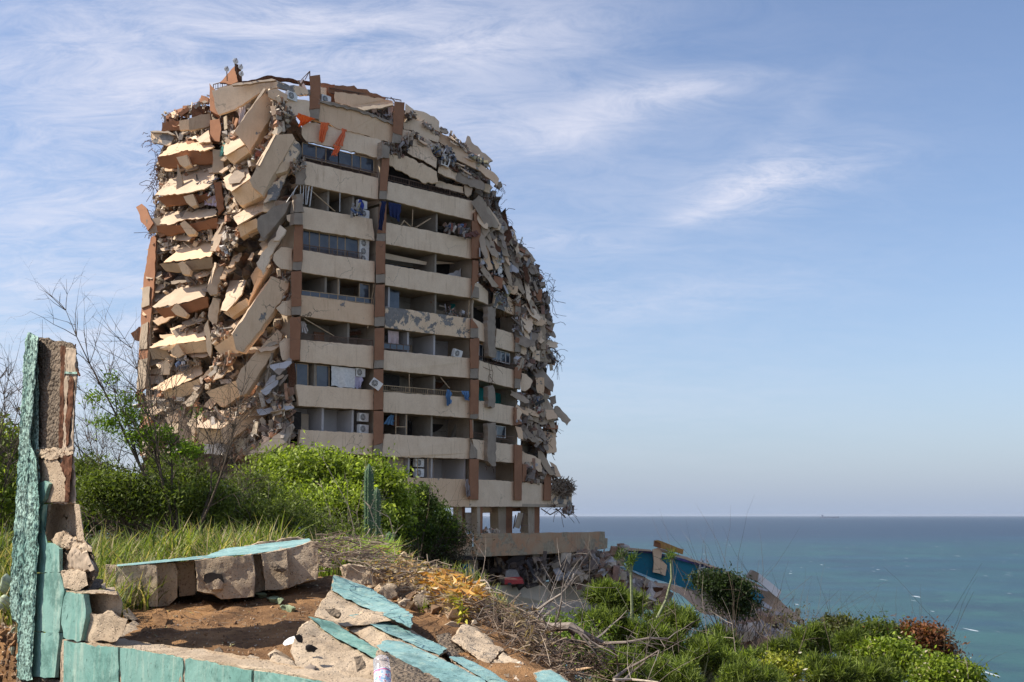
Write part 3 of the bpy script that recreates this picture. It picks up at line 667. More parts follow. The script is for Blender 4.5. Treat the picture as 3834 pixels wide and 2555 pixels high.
cloth('D', [(938,975),(1028,985),(1030,1092),(942,1085)], .5, (.60,.47,.45), 'pink_curtain', 'pink pleated curtain hanging in the middle balcony opening', waves=6, amp=.05, ragged=.02)
cloth('D', [(872,968),(904,972),(904,1078),(872,1072)], .5, (.60,.47,.45), 'pink_curtain', 'narrow pink curtain right against the middle column', waves=3, amp=.05, ragged=.02)
cloth('D', [(442,1275),(640,1300),(632,1465),(446,1445)], .2, (.66,.64,.60), 'white_tarpaulin', 'white tarpaulin stretched over a balcony opening', waves=1.4, amp=.10, ragged=.05)
cloth('D', [(645,1360),(720,1370),(715,1460),(648,1462)], .4, (.48,.44,.55), 'lilac_sheet', 'lilac sheet beside the white tarpaulin', waves=1)
cloth('D', [(1365,1475),(1408,1482),(1405,1600),(1375,1600)], -.3, (.10,.20,.36), 'blue_trousers', 'blue denim trousers hung straight over the railing')
cloth('D', [(1490,1490),(1560,1492),(1560,1570),(1535,1560)], -.3, (.11,.21,.38), 'blue_trousers', 'crumpled blue denim cloth over the railing next to the right column')
cloth('D', [(1470,190),(1610,150),(1640,190),(1520,215)], -.5, (.17,.08,.065), 'brown_net', 'brown netting draped from the right column over the parapet')
cloth('F', [(1180,690),(1200,688),(1218,795),(1195,800)], -.4, (.30,.25,.24), 'grey_rag', 'grey rag hanging on the lowest parapet beside the column')
cloth('F', [(735,265),(758,270),(755,330),(690,325)], .3, (.10,.20,.32), 'blue_towel', 'blue towel on the second lowest balcony beside the middle column')
cloth('F', [(1900,835),(1920,840),(1918,915),(1893,925)], .3, (.01,.33,.29), 'green_tarpaulin', 'teal tarpaulin scrap hanging at the right end of the lowest floor')
cloth('A', [(965,470),(1015,465),(1010,590),(960,615)], -.5, (.60,.50,.47), 'pale_cloth', 'pale cloth hanging between the two top broken balconies')
cloth('A', [(790,780),(818,790),(795,885),(765,900)], -1.2, (.25,.52,.48), 'green_shirt', 'pale green shirt snagged on the left wall')
cloth('A', [(650,1230),(760,1210),(755,1300),(655,1300)], -1., (.70,.58,.66), 'mattress', 'pink and white mattress squeezed between the left balconies')
cloth('C', [(560,575),(598,570),(592,635),(565,632)], -1.2, (.65,.64,.70), 'white_cloth', 'white cloth scrap hanging on the sunlit left side')
# white strips and slats, loose frames (kept as curtain rails of the tower)
mb = MB()
for (x0, y0, x1, y1) in [(150,1100,50,1250),(170,1105,165,1260),(195,1108,190,1265),(215,1112,212,1270),(240,1115,220,1270),(265,1118,245,1285),(125,1130,100,1200),(500,1170,498,1330)]:
    a, b = plane_pts('B', [(x0, y0), (x1, y1)]); mb = MB(); mb.bar(a, b, .11, .03); tpart(mb, 'blind_slat', WHITE)
for fr, a, b, w in [('B',(95,1000),(465,1325),.07),('B',(190,1330),(300,1365),.07),('D',(205,880),(455,1025),.07),('D',(792,590),(738,960),.06),('D',(492,545),(490,715),.06),('D',(1088,1345),(1088,1500),.06),
                    ('B',(1118,1310),(1112,1450),.06),('D',(1590,725),(1585,870),.06),('D',(1350,1375),(1425,1465),.06),('F',(828,268),(828,395),.1),('F',(760,262),(758,395),.12),('F',(760,345),(830,347),.08),
                    ('F',(900,553),(900,682),.12),('F',(968,553),(968,682),.12),('B',(1140,1460),(1260,1385),.3),('B',(1040,1400),(1105,1460),.1),('B',(1010,1450),(1045,1400),.1)]:
    p, q = plane_pts(fr, [a, b]); mb = MB(); mb.bar(p+NIN*.1, q+NIN*.1, w, .06); tpart(mb, 'loose_pipe', TAN)
# ---------------------------------------------------------------- wreckage of the tower's left side
def gp(fr, pts, kx=0., kz=0., off=0., th=.25, mt=CREAM, name='broken_slab', label=None, r=.06, parent=None, step=.35, Y=None, bevel=0):
    mb = MB(); sheet(mb, fr, pts, Y, off, kx, kz, th=th, r=r, step=step); o = tpart(mb, name, mt, label, parent=parent); return o
# cores (rubble-coloured solid behind everything)
def core(fr, pts, off, th, name='rubble_core', step=1.2, r=.5):
    v0 = plane_pts(fr, pts, off=off); q = [SS(fr, *p) for p in pts]
    mb = MB(); xs = [p[0] for p in q]; ys = [p[1] for p in q]; g = 22
    # a bumpy relief of packed debris
    idx = {}; X = range(int(min(xs)//g), int(max(xs)//g)+2); Yr = range(int(min(ys)//g), int(max(ys)//g)+2); vs = []; cs = []
    for i in X:
        for j in Yr:
            x, y = i*g, j*g
            if any(inpoly(x+a*g*.5, y+b*g*.5, q) for a in (-1, 1) for b in (-1, 1)) or inpoly(x, y, q):
                p = P(x, y, Yfac(x)+off)+Vector((U(-.15, .15), U(-.9, .9), U(-.15, .15))); idx[i, j] = len(vs); vs.append(p)
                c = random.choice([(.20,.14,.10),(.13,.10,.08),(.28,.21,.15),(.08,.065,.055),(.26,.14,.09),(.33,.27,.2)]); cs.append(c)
    n = len(vs); fs = []
    for (i, j) in idx:
        if all(k in idx for k in ((i+1, j), (i, j+1), (i+1, j+1))):
            a, b, c, d = idx[i, j], idx[i+1, j], idx[i+1, j+1], idx[i, j+1]; fs += [(a, b, c), (a, c, d)] if rnd() < .5 else [(a, b, d), (b, c, d)]
    mb.v = [tuple(v) for v in vs]; mb.c = cs; mb.f = fs; mb.m = [0]*len(fs)
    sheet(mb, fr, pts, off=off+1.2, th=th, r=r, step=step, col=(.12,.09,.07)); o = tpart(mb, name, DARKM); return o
core('T', [(392,310),(480,262),(560,225),(640,215),(690,300),(690,360),(672,560),(640,640),(660,760),(640,900),(665,1080),(560,1110),(330,1100),(335,900),(352,600),(362,560),(372,340)], 1.8, 6)
core('T', [(700,255),(790,250),(920,250),(1000,290),(1060,340),(1125,395),(1120,425),(1090,450),(1000,420),(900,380),(800,290)], 1.6, 7)
core('T', [(1100,455),(1140,460),(1158,500),(1172,560),(1215,600),(1240,655),(1255,720),(1255,820),(1240,830),(1200,760),(1120,690),(1098,640)], 1.8, 6)
core('T', [(1196,700),(1250,720),(1252,900),(1225,930),(1255,1000),(1262,1090),(1210,1085),(1198,1000)], 2.2, 5)
# long diagonal balcony boxes that swung down
def fallen_box(label, side, end, top=None, extra=(), off=-1.2, sm=CREAMD, em=CREAM, fr='A', ko=.9, hole=None):
    c = plane_pts(fr, side, None, off, ko, 0.); loc = sum(c, Vector())/len(c)
    t = thing('hanging_balcony', label, 'broken balcony', tuple(loc), 'balcony boxes hanging down the broken left side')
    mb = MB(); sheet(mb, fr, side, None, off, ko, 0., th=1.1, r=.05, step=.4); mb.build('side_panel', sm, t)
    if end:
        mb = MB(); sheet(mb, fr, end, None, off-.1, -.35, -.8, th=1.0, r=.03, step=.4); mb.build('end_panel', em, t)
    if top:
        mb = MB(); sheet(mb, fr, top, None, off+.1, -.5, 1.0, th=.3, r=.05, step=.3); mb.build('inner_slab', PALE, t)
    for p, kx, kz, o2, m_, nm in extra:
        mb = MB(); sheet(mb, fr, p, None, off+o2, kx, kz, th=.2, r=.04, step=.3); mb.build(nm, m_, t)
    return t
fallen_box('uppermost diagonal balcony box with a bright open end, below the roof band',
  [(960,655),(1215,292),(1292,365),(1280,500),(1085,828),(1050,760)], [(882,862),(1052,778),(1082,830),(958,922),(898,880)],
  [(868,850),(872,775),(958,660),(1048,760),(890,855)], extra=[([(960,648),(1205,292),(1220,300),(985,672)],-.4,.3,-.25,CONC,'rim')])
fallen_box('second diagonal balcony box with a round broken hole in its bright end',
  [(1150,930),(1300,682),(1442,676),(1462,716),(1192,1190),(1112,1125),(1082,1062)], [(928,1168),(1092,1062),(1195,1192),(1030,1276),(1000,1270)],
  [(864,1045),(1062,925),(1078,1000),(1092,1048),(932,1160),(888,1128)], off=-1.6,
  extra=[([(1140,932),(1290,680),(1305,684),(1168,945)],-.5,.5,-.35,PALE,'rim'),([(905,1055),(960,985),(1030,975),(1045,1030),(1000,1085),(915,1095)],-.2,.9,-.32,CONC,'hole')])
fallen_box('grey-backed balcony box tucked right behind the one with the hole',
  [(1440,712),(1500,752),(1505,815),(1400,985),(1305,1010),(1330,930)], None, None, off=-.4, sm=CREAMP)
fallen_box('short balcony box in the middle of the left side with a grey top',
  [(1150,1390),(1280,1290),(1430,1235),(1390,1330),(1200,1560),(1150,1480)], [(985,1452),(1140,1385),(1170,1450),(1010,1545)],
  [(945,1372),(1085,1282),(1290,1200),(1280,1290),(1150,1345),(985,1442)], off=-1., sm=CONC)
fallen_box('pale balcony box halfway down with a smooth sunlit top beside the thin post',
  [(885,520),(1000,205),(1035,232),(1030,290),(940,420),(885,545)], [(712,592),(870,492),(888,542),(768,628)],
  [(694,575),(758,372),(870,368),(838,468),(735,582)], fr='C', off=-.9)
fallen_box('long smooth balcony beam slanting up to the facade, fourth from the top',
  [(775,740),(1050,342),(1166,384),(1160,425),(1035,615),(845,865),(800,850)], [(650,830),(772,745),(838,862),(722,905),(690,882)], None, fr='C', off=-1.6,
  extra=[([(765,738),(1040,340),(1052,346),(782,752)],-.3,.6,-.3,PALE,'rim')])
fallen_box('longest slanting balcony beam above the rubbish-filled tray near the bushes',
  [(800,1065),(835,980),(1085,708),(1120,742),(1108,792),(868,1152),(828,1165)], [(590,1142),(800,1062),(832,1165),(722,1240),(690,1240)], None, fr='C', off=-1.5)
fallen_box('lowest tray-like balcony heaped with rubbish low on the left side',
  [(690,1402),(1022,1176),(1026,1290),(770,1465),(720,1500)], [(525,1390),(690,1402),(720,1490),(545,1500)],
  [(540,1290),(760,1260),(960,1180),(980,1190),(690,1395),(530,1385)], fr='C', off=-1.4, extra=[([(600,1385),(690,1392),(770,1340),(760,1330),(680,1375)],-.3,.6,-.3,PALE,'rim')])
# stacked slabs that slid outward on the far left: lit slab, terracotta fascia, cream bracket
def flap(fr, top, fas, br, label=None, off=-.8, fm=ORANGE):
    t = gp(fr, top, U(-.55, -.3), U(.8, 1.2), off, .22, random.choice([PALE, PALE, CREAMD]), 'balcony_slab', label, .11, step=.2)
    gp(fr, fas, -.3, -1.1, off-.35, .3, fm, 'fascia', parent=t)
    if br: gp(fr, br, -.1, -.5, off-1.0, .7, CREAM, 'bracket', parent=t, r=.02)
flap('A', [(320,868),(420,772),(500,745),(640,722),(740,722),(790,782),(700,822),(550,812),(430,850)], [(310,868),(430,850),(550,818),(790,828),(782,922),(590,932),(400,962),(332,942)], [(470,872),(560,852),(592,932),(540,956),(500,932)])
flap('A', [(290,1190),(450,1020),(640,948),(775,925),(782,1010),(790,1080),(700,1142),(560,1172),(330,1192)], [(318,1200),(530,1178),(755,1188),(745,1240),(640,1252),(380,1280),(338,1240)], [(530,1202),(610,1180),(645,1270),(600,1286),(555,1252)])
flap('A', [(330,1430),(385,1330),(600,1318),(802,1300),(812,1362),(640,1392),(540,1392),(410,1440)], [(303,1445),(540,1440),(812,1378),(816,1462),(620,1492),(385,1526),(312,1492)], [(500,1430),(540,1402),(636,1490),(630,1516),(560,1522)])
flap('C', [(240,212),(300,245),(420,140),(640,85),(642,170),(620,206),(460,226),(300,246)][1:], [(270,256),(400,250),(460,236),(632,206),(642,280),(490,302),(390,312),(310,302)], [(398,252),(432,236),(486,296),(480,330),(430,326)], fm=CONCW)
flap('C', [(222,550),(380,430),(612,368),(592,455),(580,482),(410,530),(240,560)], [(240,566),(370,546),(600,482),(610,550),(460,592),(300,626)], [(350,572),(390,526),(466,600),(450,626),(382,606)])
flap('C', [(200,830),(330,760),(480,708),(580,700),(590,780),(420,802),(210,836)], [(268,838),(420,806),(592,790),(602,860),(460,876)], [(345,852),(395,806),(440,880),(400,906),(360,886)], fm=CREAM)
flap('C', [(210,1122),(430,990),(560,948),(562,1020),(480,1060),(300,1132)], [(288,1132),(540,1050),(562,1130),(400,1182),(310,1182)], None, fm=CREAM)
# other wrecked slabs and posts of the left side: frame, points, kx, kz, offset, material
LS = [('A',[(225,1395),(335,1370),(350,1490),(240,1510)],.1,.2,-1.,CONCW),('A',[(768,312),(940,262),(1270,228),(1322,240),(1312,290),(1225,300),(1110,372),(960,470),(825,515),(798,462)],0.,-.1,-.5,CREAM),
 ('A',[(935,262),(1272,212),(1310,225),(1270,232),(940,270)],0,.5,-.8,CONC),
 ('A',[(1000,240),(1270,186),(1590,236),(1590,262),(1270,212),(1000,250)],.3,0,.9,RUST),
 ('A',[(834,246),(960,108),(986,236),(930,262)],-.6,.1,-.2,ORANGE),('A',[(958,84),(998,98),(1012,226),(986,236)],1.,0,0.,RUST),
 ('A',[(1318,232),(1590,305),(1590,345),(1500,352),(1370,300),(1312,285)],.5,0,-.4,CREAMP),
 ('A',[(1240,312),(1320,300),(1400,345),(1395,400),(1300,395),(1240,365)],.4,0,-.5,CREAMD),
 ('A',[(1390,402),(1470,385),(1592,400),(1592,548),(1420,512),(1380,450)],.6,0,-.3,CREAM),
 ('A',[(352,578),(498,565),(502,642),(345,656)],-.4,-.5,-.6,ORANGE),('A',[(495,565),(578,552),(580,640),(500,645)],-.2,-.4,-.8,CREAM),('A',[(575,548),(752,498),(760,560),(745,612),(580,645)],.2,-.2,-.5,CONCW),
 ('A',[(488,500),(600,430),(622,440),(505,532)],.2,.8,-.5,RUST),('A',[(600,445),(745,440),(745,492),(600,535)],.2,.2,-.3,RUST),('A',[(680,352),(742,374),(735,422),(665,410)],-.3,.2,-.3,ORANGE),
 ('A',[(525,440),(555,438),(560,465),(520,470)],-.3,.2,-.3,ORANGE),('A',[(385,520),(420,500),(430,540),(380,555)],-.3,.2,-.3,ORANGE),
 ('A',[(258,662),(400,658),(462,692),(420,772),(268,748)],-.2,.1,-.5,CREAMP),('A',[(250,655),(400,650),(462,685),(400,668)],-.2,.5,-.7,CONC),
 ('A',[(640,718),(742,642),(756,742),(660,754)],-.5,.8,-1.,PALE),
 ('A',[(775,802),(858,808),(872,1000),(778,1002)],.1,0,-.6,CONCW),('A',[(775,802),(800,804),(800,1002),(775,1002)],-.6,0,-.7,ORANGE),('A',[(780,1085),(842,1078),(872,1300),(822,1352)],.3,0,-.8,ORANGE),
 ('A',[(132,1290),(180,1262),(222,1300),(238,1345),(278,1422),(230,1490),(195,1432)],-.4,.3,-1.2,ORANGE),('A',[(215,1395),(255,1400),(278,1422),(240,1480),(225,1450)],.2,.3,-1.3,CONCW),
 ('A',[(480,930),(500,1000),(525,1080),(495,1190),(475,1160)],.2,0,-1.6,CONCW),('A',[(1290,1240),(1405,1230),(1300,1400),(1200,1572),(1158,1572)],.7,.4,-.4,CONC),
 ('A',[(1250,1130),(1350,1030),(1410,1000),(1300,1230),(1200,1260)],.5,.4,-.5,CREAMP),('A',[(1200,1220),(1290,1215),(1290,1320),(1200,1330)],.2,.2,-.8,CONCW),
 ('A',[(1290,1560),(1340,1440),(1390,1480),(1330,1572),(1280,1572)],.6,.3,-.9,CREAM),('A',[(820,1480),(860,1415),(870,1420),(790,1572),(760,1572)],-.5,0,-1.1,PALE),
 ('A',[(1395,1360),(1450,1345),(1452,1440),(1400,1400)],.6,0,-.2,CREAM),('A',[(1460,965),(1552,960),(1550,1100),(1470,1100)],.6,0,-.2,CONC),
 ('C',[(210,75),(246,58),(240,330),(212,620),(188,900),(178,1110),(112,1165),(128,880),(148,560),(165,330)],-.8,0,-.6,ORANGE),
 ('C',[(246,58),(278,66),(240,330),(222,560),(208,840),(190,1110),(178,1110),(188,900),(212,620),(238,330)],1.2,0,-.6,CONC),
 ('C',[(155,420),(206,412),(200,540),(145,560)],-.8,0,-.75,CONCW),('C',[(145,680),(192,655),(186,840),(132,850)],-.8,0,-.75,CONCW),('C',[(128,915),(188,905),(172,1110),(112,1140)],-.8,0,-.75,CONCW),
 ('C',[(72,735),(130,688),(136,790),(100,782)],.2,.1,.2,ORANGE),
 ('C',[(598,430),(650,245),(712,262),(670,465),(620,472)],.3,.2,-1.2,CONCW),('C',[(598,430),(650,245),(664,248),(615,440)],-.8,.2,-1.3,PALE),
 ('C',[(612,560),(640,488),(692,498),(660,722),(612,642)],.2,.2,-1.1,CONCW),('C',[(578,700),(608,640),(632,840),(622,902),(600,862)],-.1,0,-1.3,CONCW),
 ('C',[(444,1212),(570,1060),(562,1132),(500,1232),(460,1242)],-.2,.5,-1.5,CONCW),('C',[(618,165),(692,-5),(735,-5),(660,168)],-.2,.3,-1.2,PALE),
 ('C',[(880,1572),(1190,1358),(1202,1382),(1150,1480),(1000,1572)],.5,.6,-1.4,CONCW),('C',[(1040,1572),(1060,1480),(1130,1440),(1155,1500),(1120,1572)],.5,0,-1.2,CREAM),
 ('C',[(1060,190),(1112,140),(1190,150),(1186,302),(1110,290),(1055,230)],.7,0,0.,CREAM),('C',[(1075,562),(1120,512),(1182,500),(1180,612),(1110,602)],.7,0,0.,CREAM),
 ('C',[(1098,802),(1130,770),(1176,770),(1170,922),(1120,920)],.7,0,0.,CREAM),('C',[(940,640),(1020,560),(1040,590),(950,700)],.5,0,-.6,CONC),
 ('C',[(940,250),(1040,90),(1090,60),(1142,20),(1060,160),(985,330)],.6,.2,-.6,CREAM),('C',[(1000,60),(1080,-20),(1100,30),(1050,160),(1000,200),(960,120)],.5,.3,-.3,CONC),
 ('C',[(900,340),(960,260),(1030,300),(930,440)],.6,.2,-.4,CONC),('C',[(680,980),(790,885),(800,900),(700,1040),(640,1060)],-.3,.8,-1.,CONCW),('C',[(280,960),(320,905),(380,900),(340,1020),(280,1020)],.1,.2,-.6,CONCW),
 ('C',[(940,1120),(985,960),(1030,930),(1000,1100),(930,1220)],.6,0,-.2,CONCW),('C',[(1040,870),(1055,870),(1000,1170),(985,1170)],.6,0,-.4,CONC),
 ('C',[(1030,930),(1160,940),(1130,1150),(1040,1140)],.5,0,1.2,ROOM),('C',[(1150,930),(1200,935),(1210,1080),(1165,1130)],.5,0,0.,RUST),
 ('C',[(980,1310),(1020,1400),(1000,1440),(960,1330)],.3,0,-1.,CONCW),('C',[(900,1360),(1000,1400),(990,1440),(900,1380)],.3,0,-.8,CONC),
 ('C',[(580,1500),(735,1500),(725,1572),(580,1572)],-.2,-.2,-1.2,LILAC),('C',[(800,1340),(900,1290),(910,1500),(820,1572)],.3,0,.3,CONCW),
 ('C',[(200,840),(300,835),(360,905),(220,915)],-.3,-.6,-.7,CONCW),('C',[(500,1250),(520,1240),(525,1390),(505,1500),(490,1400)],-.2,0,-1.2,PALE),('C',[(400,1250),(490,1250),(490,1500),(410,1480)],.3,0,-1.,CONCW),
 ('C',[(215,1180),(300,1140),(330,1250),(230,1300)],-.4,.4,-.8,PALE),('C',[(330,1280),(400,1260),(400,1420),(320,1440)],-.5,.4,-.8,CONCW)]
for fr, p, kx, kz, off, m_ in LS: gp(fr, p, kx, kz, off, .3, m_, r=.07, step=.3)
# shattered right shoulder and right face
RS = [('B',[(242,400),(330,400),(480,425),(640,470),(760,510),(952,590),(945,755),(620,665),(322,572),(242,545)],None,0,0.,CREAMD),
 ('B',[(330,395),(480,420),(640,460),(950,575),(950,600),(640,480),(330,410)],None,0,-.25,CONC),
 ('B',[(182,590),(300,580),(560,640),(845,735),(832,882),(560,812),(215,735),(178,680)],None,0,.1,CREAM),
 ('B',[(335,250),(455,262),(458,405),(335,385)],None,0,1.6,ORANGE),('B',[(335,285),(385,290),(385,388),(335,380)],None,0,1.2,CREAM),
 ('B',[(455,322),(680,350),(872,388),(940,400),(940,440),(640,465),(458,410)],None,0,.9,CREAMD),('B',[(460,268),(590,275),(700,300),(880,370),(870,388),(455,322)],None,0,1.1,ORANGE),
 ('B',[(400,285),(455,280),(455,330),(400,330)],None,0,1.,ORANGE),('B',[(640,455),(860,430),(945,420),(945,435),(700,480)],.4,.8,.0,CONCW),('B',[(660,480),(900,455),(940,500),(930,560),(760,515)],.5,0,.9,RUST),
 ('B',[(900,450),(945,445),(940,575),(905,560)],.5,0,.3,LILAC),('B',[(150,240),(195,215),(215,290),(215,350),(160,340)],.5,0,.6,WHITE),
 ('B',[(1050,420),(1115,470),(1085,530),(1035,520)],.6,0,.4,CREAM),('B',[(1110,475),(1200,490),(1290,530),(1330,570),(1338,662),(1215,592),(1140,555)],.6,0,.5,CREAM),
 ('B',[(1040,545),(1110,545),(1185,570),(1245,640),(1332,700),(1322,748),(1245,722),(1170,692),(1085,642),(1035,640)],.6,0,.2,CREAM),
 ('B',[(1020,640),(1105,662),(1100,722),(1010,762)],.7,0,.1,CREAM),('B',[(1120,720),(1180,730),(1262,792),(1285,860),(1312,882),(1305,962),(1060,832)],.6,.1,-.4,CREAM),
 ('B',[(1338,660),(1440,720),(1550,790),(1582,870),(1790,1000),(1832,1050),(1815,1112),(1700,1010),(1600,952),(1480,892),(1400,792),(1330,740)],.6,.3,-.3,CREAMD),
 ('B',[(1330,945),(1400,960),(1482,1005),(1470,1062),(1320,1000)],.6,.1,-.5,CREAM),('B',[(1480,1000),(1600,1040),(1716,1095),(1700,1150),(1465,1070)],.6,.1,-.5,CONC),
 ('B',[(1716,1092),(1772,1112),(1752,1172),(1688,1142)],.6,0,-.5,CREAM),('B',[(1700,1120),(1745,1140),(1780,1120),(1760,1170),(1710,1175)],.6,0,-.2,CONC),
 ('B',[(910,842),(1060,862),(1310,992),(1322,1082),(1210,1092),(915,942)],.7,-.25,-.3,CREAM),('B',[(1310,1070),(1420,1095),(1532,1122),(1540,1182),(1300,1112)],.7,0,.4,CREAM),
 ('B',[(1540,1100),(1610,1130),(1600,1180),(1570,1205),(1545,1180)],.5,0,-.2,PALE),
 ('B',[(1570,690),(1590,700),(1605,745),(1720,842),(1780,900),(1745,928),(1600,832),(1545,752)],.4,.4,.6,CONC),('B',[(1500,720),(1560,790),(1640,860),(1600,880),(1530,810)],.4,.4,.3,CONCW),
 ('B',[(1825,1080),(1850,1075),(1862,1110),(1830,1140),(1790,1110)],.3,0,0,CONC),
 ('E',[(184,68),(210,80),(326,268),(322,302),(250,286),(184,115)],.8,.2,-.6,CONCW),('E',[(265,130),(300,140),(390,282),(396,312),(345,340),(268,205)],.8,.3,-.1,CONC),
 ('E',[(244,300),(330,308),(412,512),(360,502),(290,382)],.6,.2,-.6,CONCW),('E',[(200,400),(236,402),(286,602),(250,612),(205,482)],.5,.1,-.7,CREAMD),
 ('E',[(355,512),(386,520),(436,742),(400,712)],.4,0,-1.1,CONCW),('E',[(390,538),(476,612),(470,642),(400,602)],.4,.6,-.7,LILAC),('E',[(488,532),(545,520),(636,640),(570,642)],.6,.4,-.3,CONC),
 ('E',[(290,650),(362,672),(350,748),(300,736)],.2,.3,-1.2,ORANGE),('E',[(312,472),(335,452),(355,520),(350,632),(320,642)],.4,0,-1.,WHITE),('E',[(618,932),(668,936),(676,1192),(640,1192)],.5,0,-.6,CONCW),
 ('E',[(590,762),(650,748),(642,852),(600,802)],.4,.1,-.6,ORANGE),('E',[(574,1196),(632,1202),(632,1282),(580,1275)],.6,0,-.4,CREAM),('E',[(632,1202),(706,1212),(706,1282),(632,1282)],1.2,0,-.3,CONCW),
 ('E',[(510,1050),(622,1082),(590,1142),(520,1132)],.5,.4,-.5,CONC),('E',[(498,768),(576,802),(550,842),(490,802)],.5,.3,-.5,CONCW),('E',[(568,1352),(650,1335),(728,1430),(725,1505),(600,1400)],.6,.5,-.2,CONC),
 ('E',[(596,1402),(662,1402),(658,1535),(612,1510)],.6,0,-.3,CREAMD),('E',[(495,1365),(530,1375),(578,1425),(560,1470),(520,1500),(490,1490)],.6,0,-.2,CREAM),('E',[(660,1400),(722,1430),(712,1530),(660,1535)],1.2,0,-.2,ORANGE),
 ('E',[(445,1090),(530,1180),(520,1235),(460,1215)],.5,0,-.1,CREAM),('E',[(360,720),(470,730),(460,790),(370,775)],.5,0,-.5,CREAMD),('E',[(450,1010),(510,1030),(500,1120),(460,1120)],.5,0,-.2,CONC),
 ('E',[(520,440),(600,540),(560,560),(470,450)],.5,.5,.3,CONCW),('E',[(420,405),(525,465),(520,490),(415,430)],.5,.8,-.2,ORANGE),('E',[(478,420),(498,365),(506,370),(490,430)],.2,0,0,WHITE),
 ('E',[(560,900),(610,920),(600,980),(560,960)],.4,.2,-.5,CONC),('E',[(450,1330),(500,1250),(520,1260),(470,1350)],.4,.2,-.5,CONCW),('E',[(590,1100),(640,1050),(650,1080),(610,1150)],.4,.2,-.6,PALE),
 ('F',[(1660,312),(1720,150),(1745,170),(1812,290),(1700,332)],.5,.2,-.5,CONCW),('F',[(1700,180),(1745,170),(1810,285),(1740,300)],.5,.6,-.7,CREAMD),('F',[(1788,212),(1806,208),(1896,302),(1870,338),(1780,242)],.4,.3,-.7,CONCW),
 ('F',[(1700,372),(1800,392),(1802,510),(1740,522),(1692,420)],.6,.3,-.3,CREAMD),('F',[(1580,342),(1600,340),(1690,452),(1680,470),(1590,400)],.5,0,-.8,CONC),
 ('F',[(1680,502),(1705,505),(1790,662),(1760,662),(1680,560)],.5,0,-.6,CONCW),('F',[(1755,572),(1800,600),(1832,672),(1790,668)],.5,.5,-.2,CREAMD),('F',[(1640,300),(1665,180),(1690,160),(1680,320)],.5,0,-.6,CONCW),
 ('F',[(1740,335),(1812,335),(1812,358),(1740,360)],.4,.5,-.8,ORANGE),('F',[(1575,500),(1640,530),(1700,560),(1705,640),(1580,598)],.5,0,-.1,CREAM),('F',[(1530,340),(1570,350),(1585,430),(1550,420)],.5,.2,-.5,CREAMD),
 ('F',[(1755,150),(1795,140),(1800,190),(1760,205)],.4,.2,-.3,CONC),('F',[(1560,175),(1610,190),(1640,260),(1575,300)],.5,.2,.2,CONCW),('F',[(1527,232),(1560,228),(1578,255),(1560,300),(1527,300)],.5,0,-.5,CREAM)]
for fr, p, kx, kz, off, m_ in RS: gp(fr, p, kx, kz, off, .28, m_, r=.08, step=.28, name='broken_slab')
# dish antennas and rods on the roof
def dish(fr, x, y, r, label):
    sx, sy = SS(fr, x, y); c = P(sx, sy, 79.5); t = thing('satellite_dish', label, 'satellite dish', tuple(c), 'satellite dishes on the orange gable')
    mb = MB(); n = 16; vs = []
    for k in range(4):
        for i in range(n): a = 2*math.pi*i/n; q = k/3*r; vs.append((c.x+q*math.cos(a)*.8, c.y+q*math.cos(a)*.6-.35*(r-q*q/r), c.z+q*math.sin(a)))
    mb.add(vs, [(k*n+i, k*n+(i+1) % n, (k+1)*n+(i+1) % n, (k+1)*n+i) for k in range(3) for i in range(n)]); mb.build('reflector', WHITE, t, True)
    mb = MB(); mb.bar(c, (c.x, c.y+.3, c.z-.8), .06); mb.bar(c, c+Vector((.2, -.5, 0)), .04); mb.build('mount', METAL, t)
dish('A', 968, 65, .22, 'highest satellite dish on the tip of the orange gable'); dish('A', 893, 132, .20, 'satellite dish left of the orange gable')
dish('A', 1010, 115, .2, 'upper satellite dish on the right edge of the gable'); dish('A', 1016, 172, .2, 'lower satellite dish on the right edge of the gable')
mb = MB()
for fr, a, b, w in [('A',(1590,150),(1590,215),.07),('A',(1588,152),(1520,222),.05),('A',(1588,152),(1550,222),.05),('B',(925,368),(975,420),.05),('B',(955,540),(975,465),.05),('A',(1490,230),(1530,300),.12),('A',(1490,300),(1540,230),.12)]:
    p, q = plane_pts(fr, [a, b]); mb.bar(p, q, w)
tpart(mb, 'roof_rod', METAL)
# arch-framed white window torn out on the shoulder
t = thing('torn_window_frame', 'white arched window frame dangling on the collapsed right shoulder', 'window frame', tuple(PF('B', 1390, 890, 84)))
mb = MB(); q = [(1350,930),(1360,850),(1390,800),(1415,850),(1420,900),(1405,950)]
v = plane_pts('B', q, None, -.9, .5, 0)
for a, b in zip(v, v[1:]+v[:1]): mb.bar(a, b, .1, .08)
mb.bar(v[1], v[3], .09, .07); mb.bar((v[1]+v[3])/2, (v[0]+v[5])/2, .08, .07); mb.build('frame', WHITE, t)
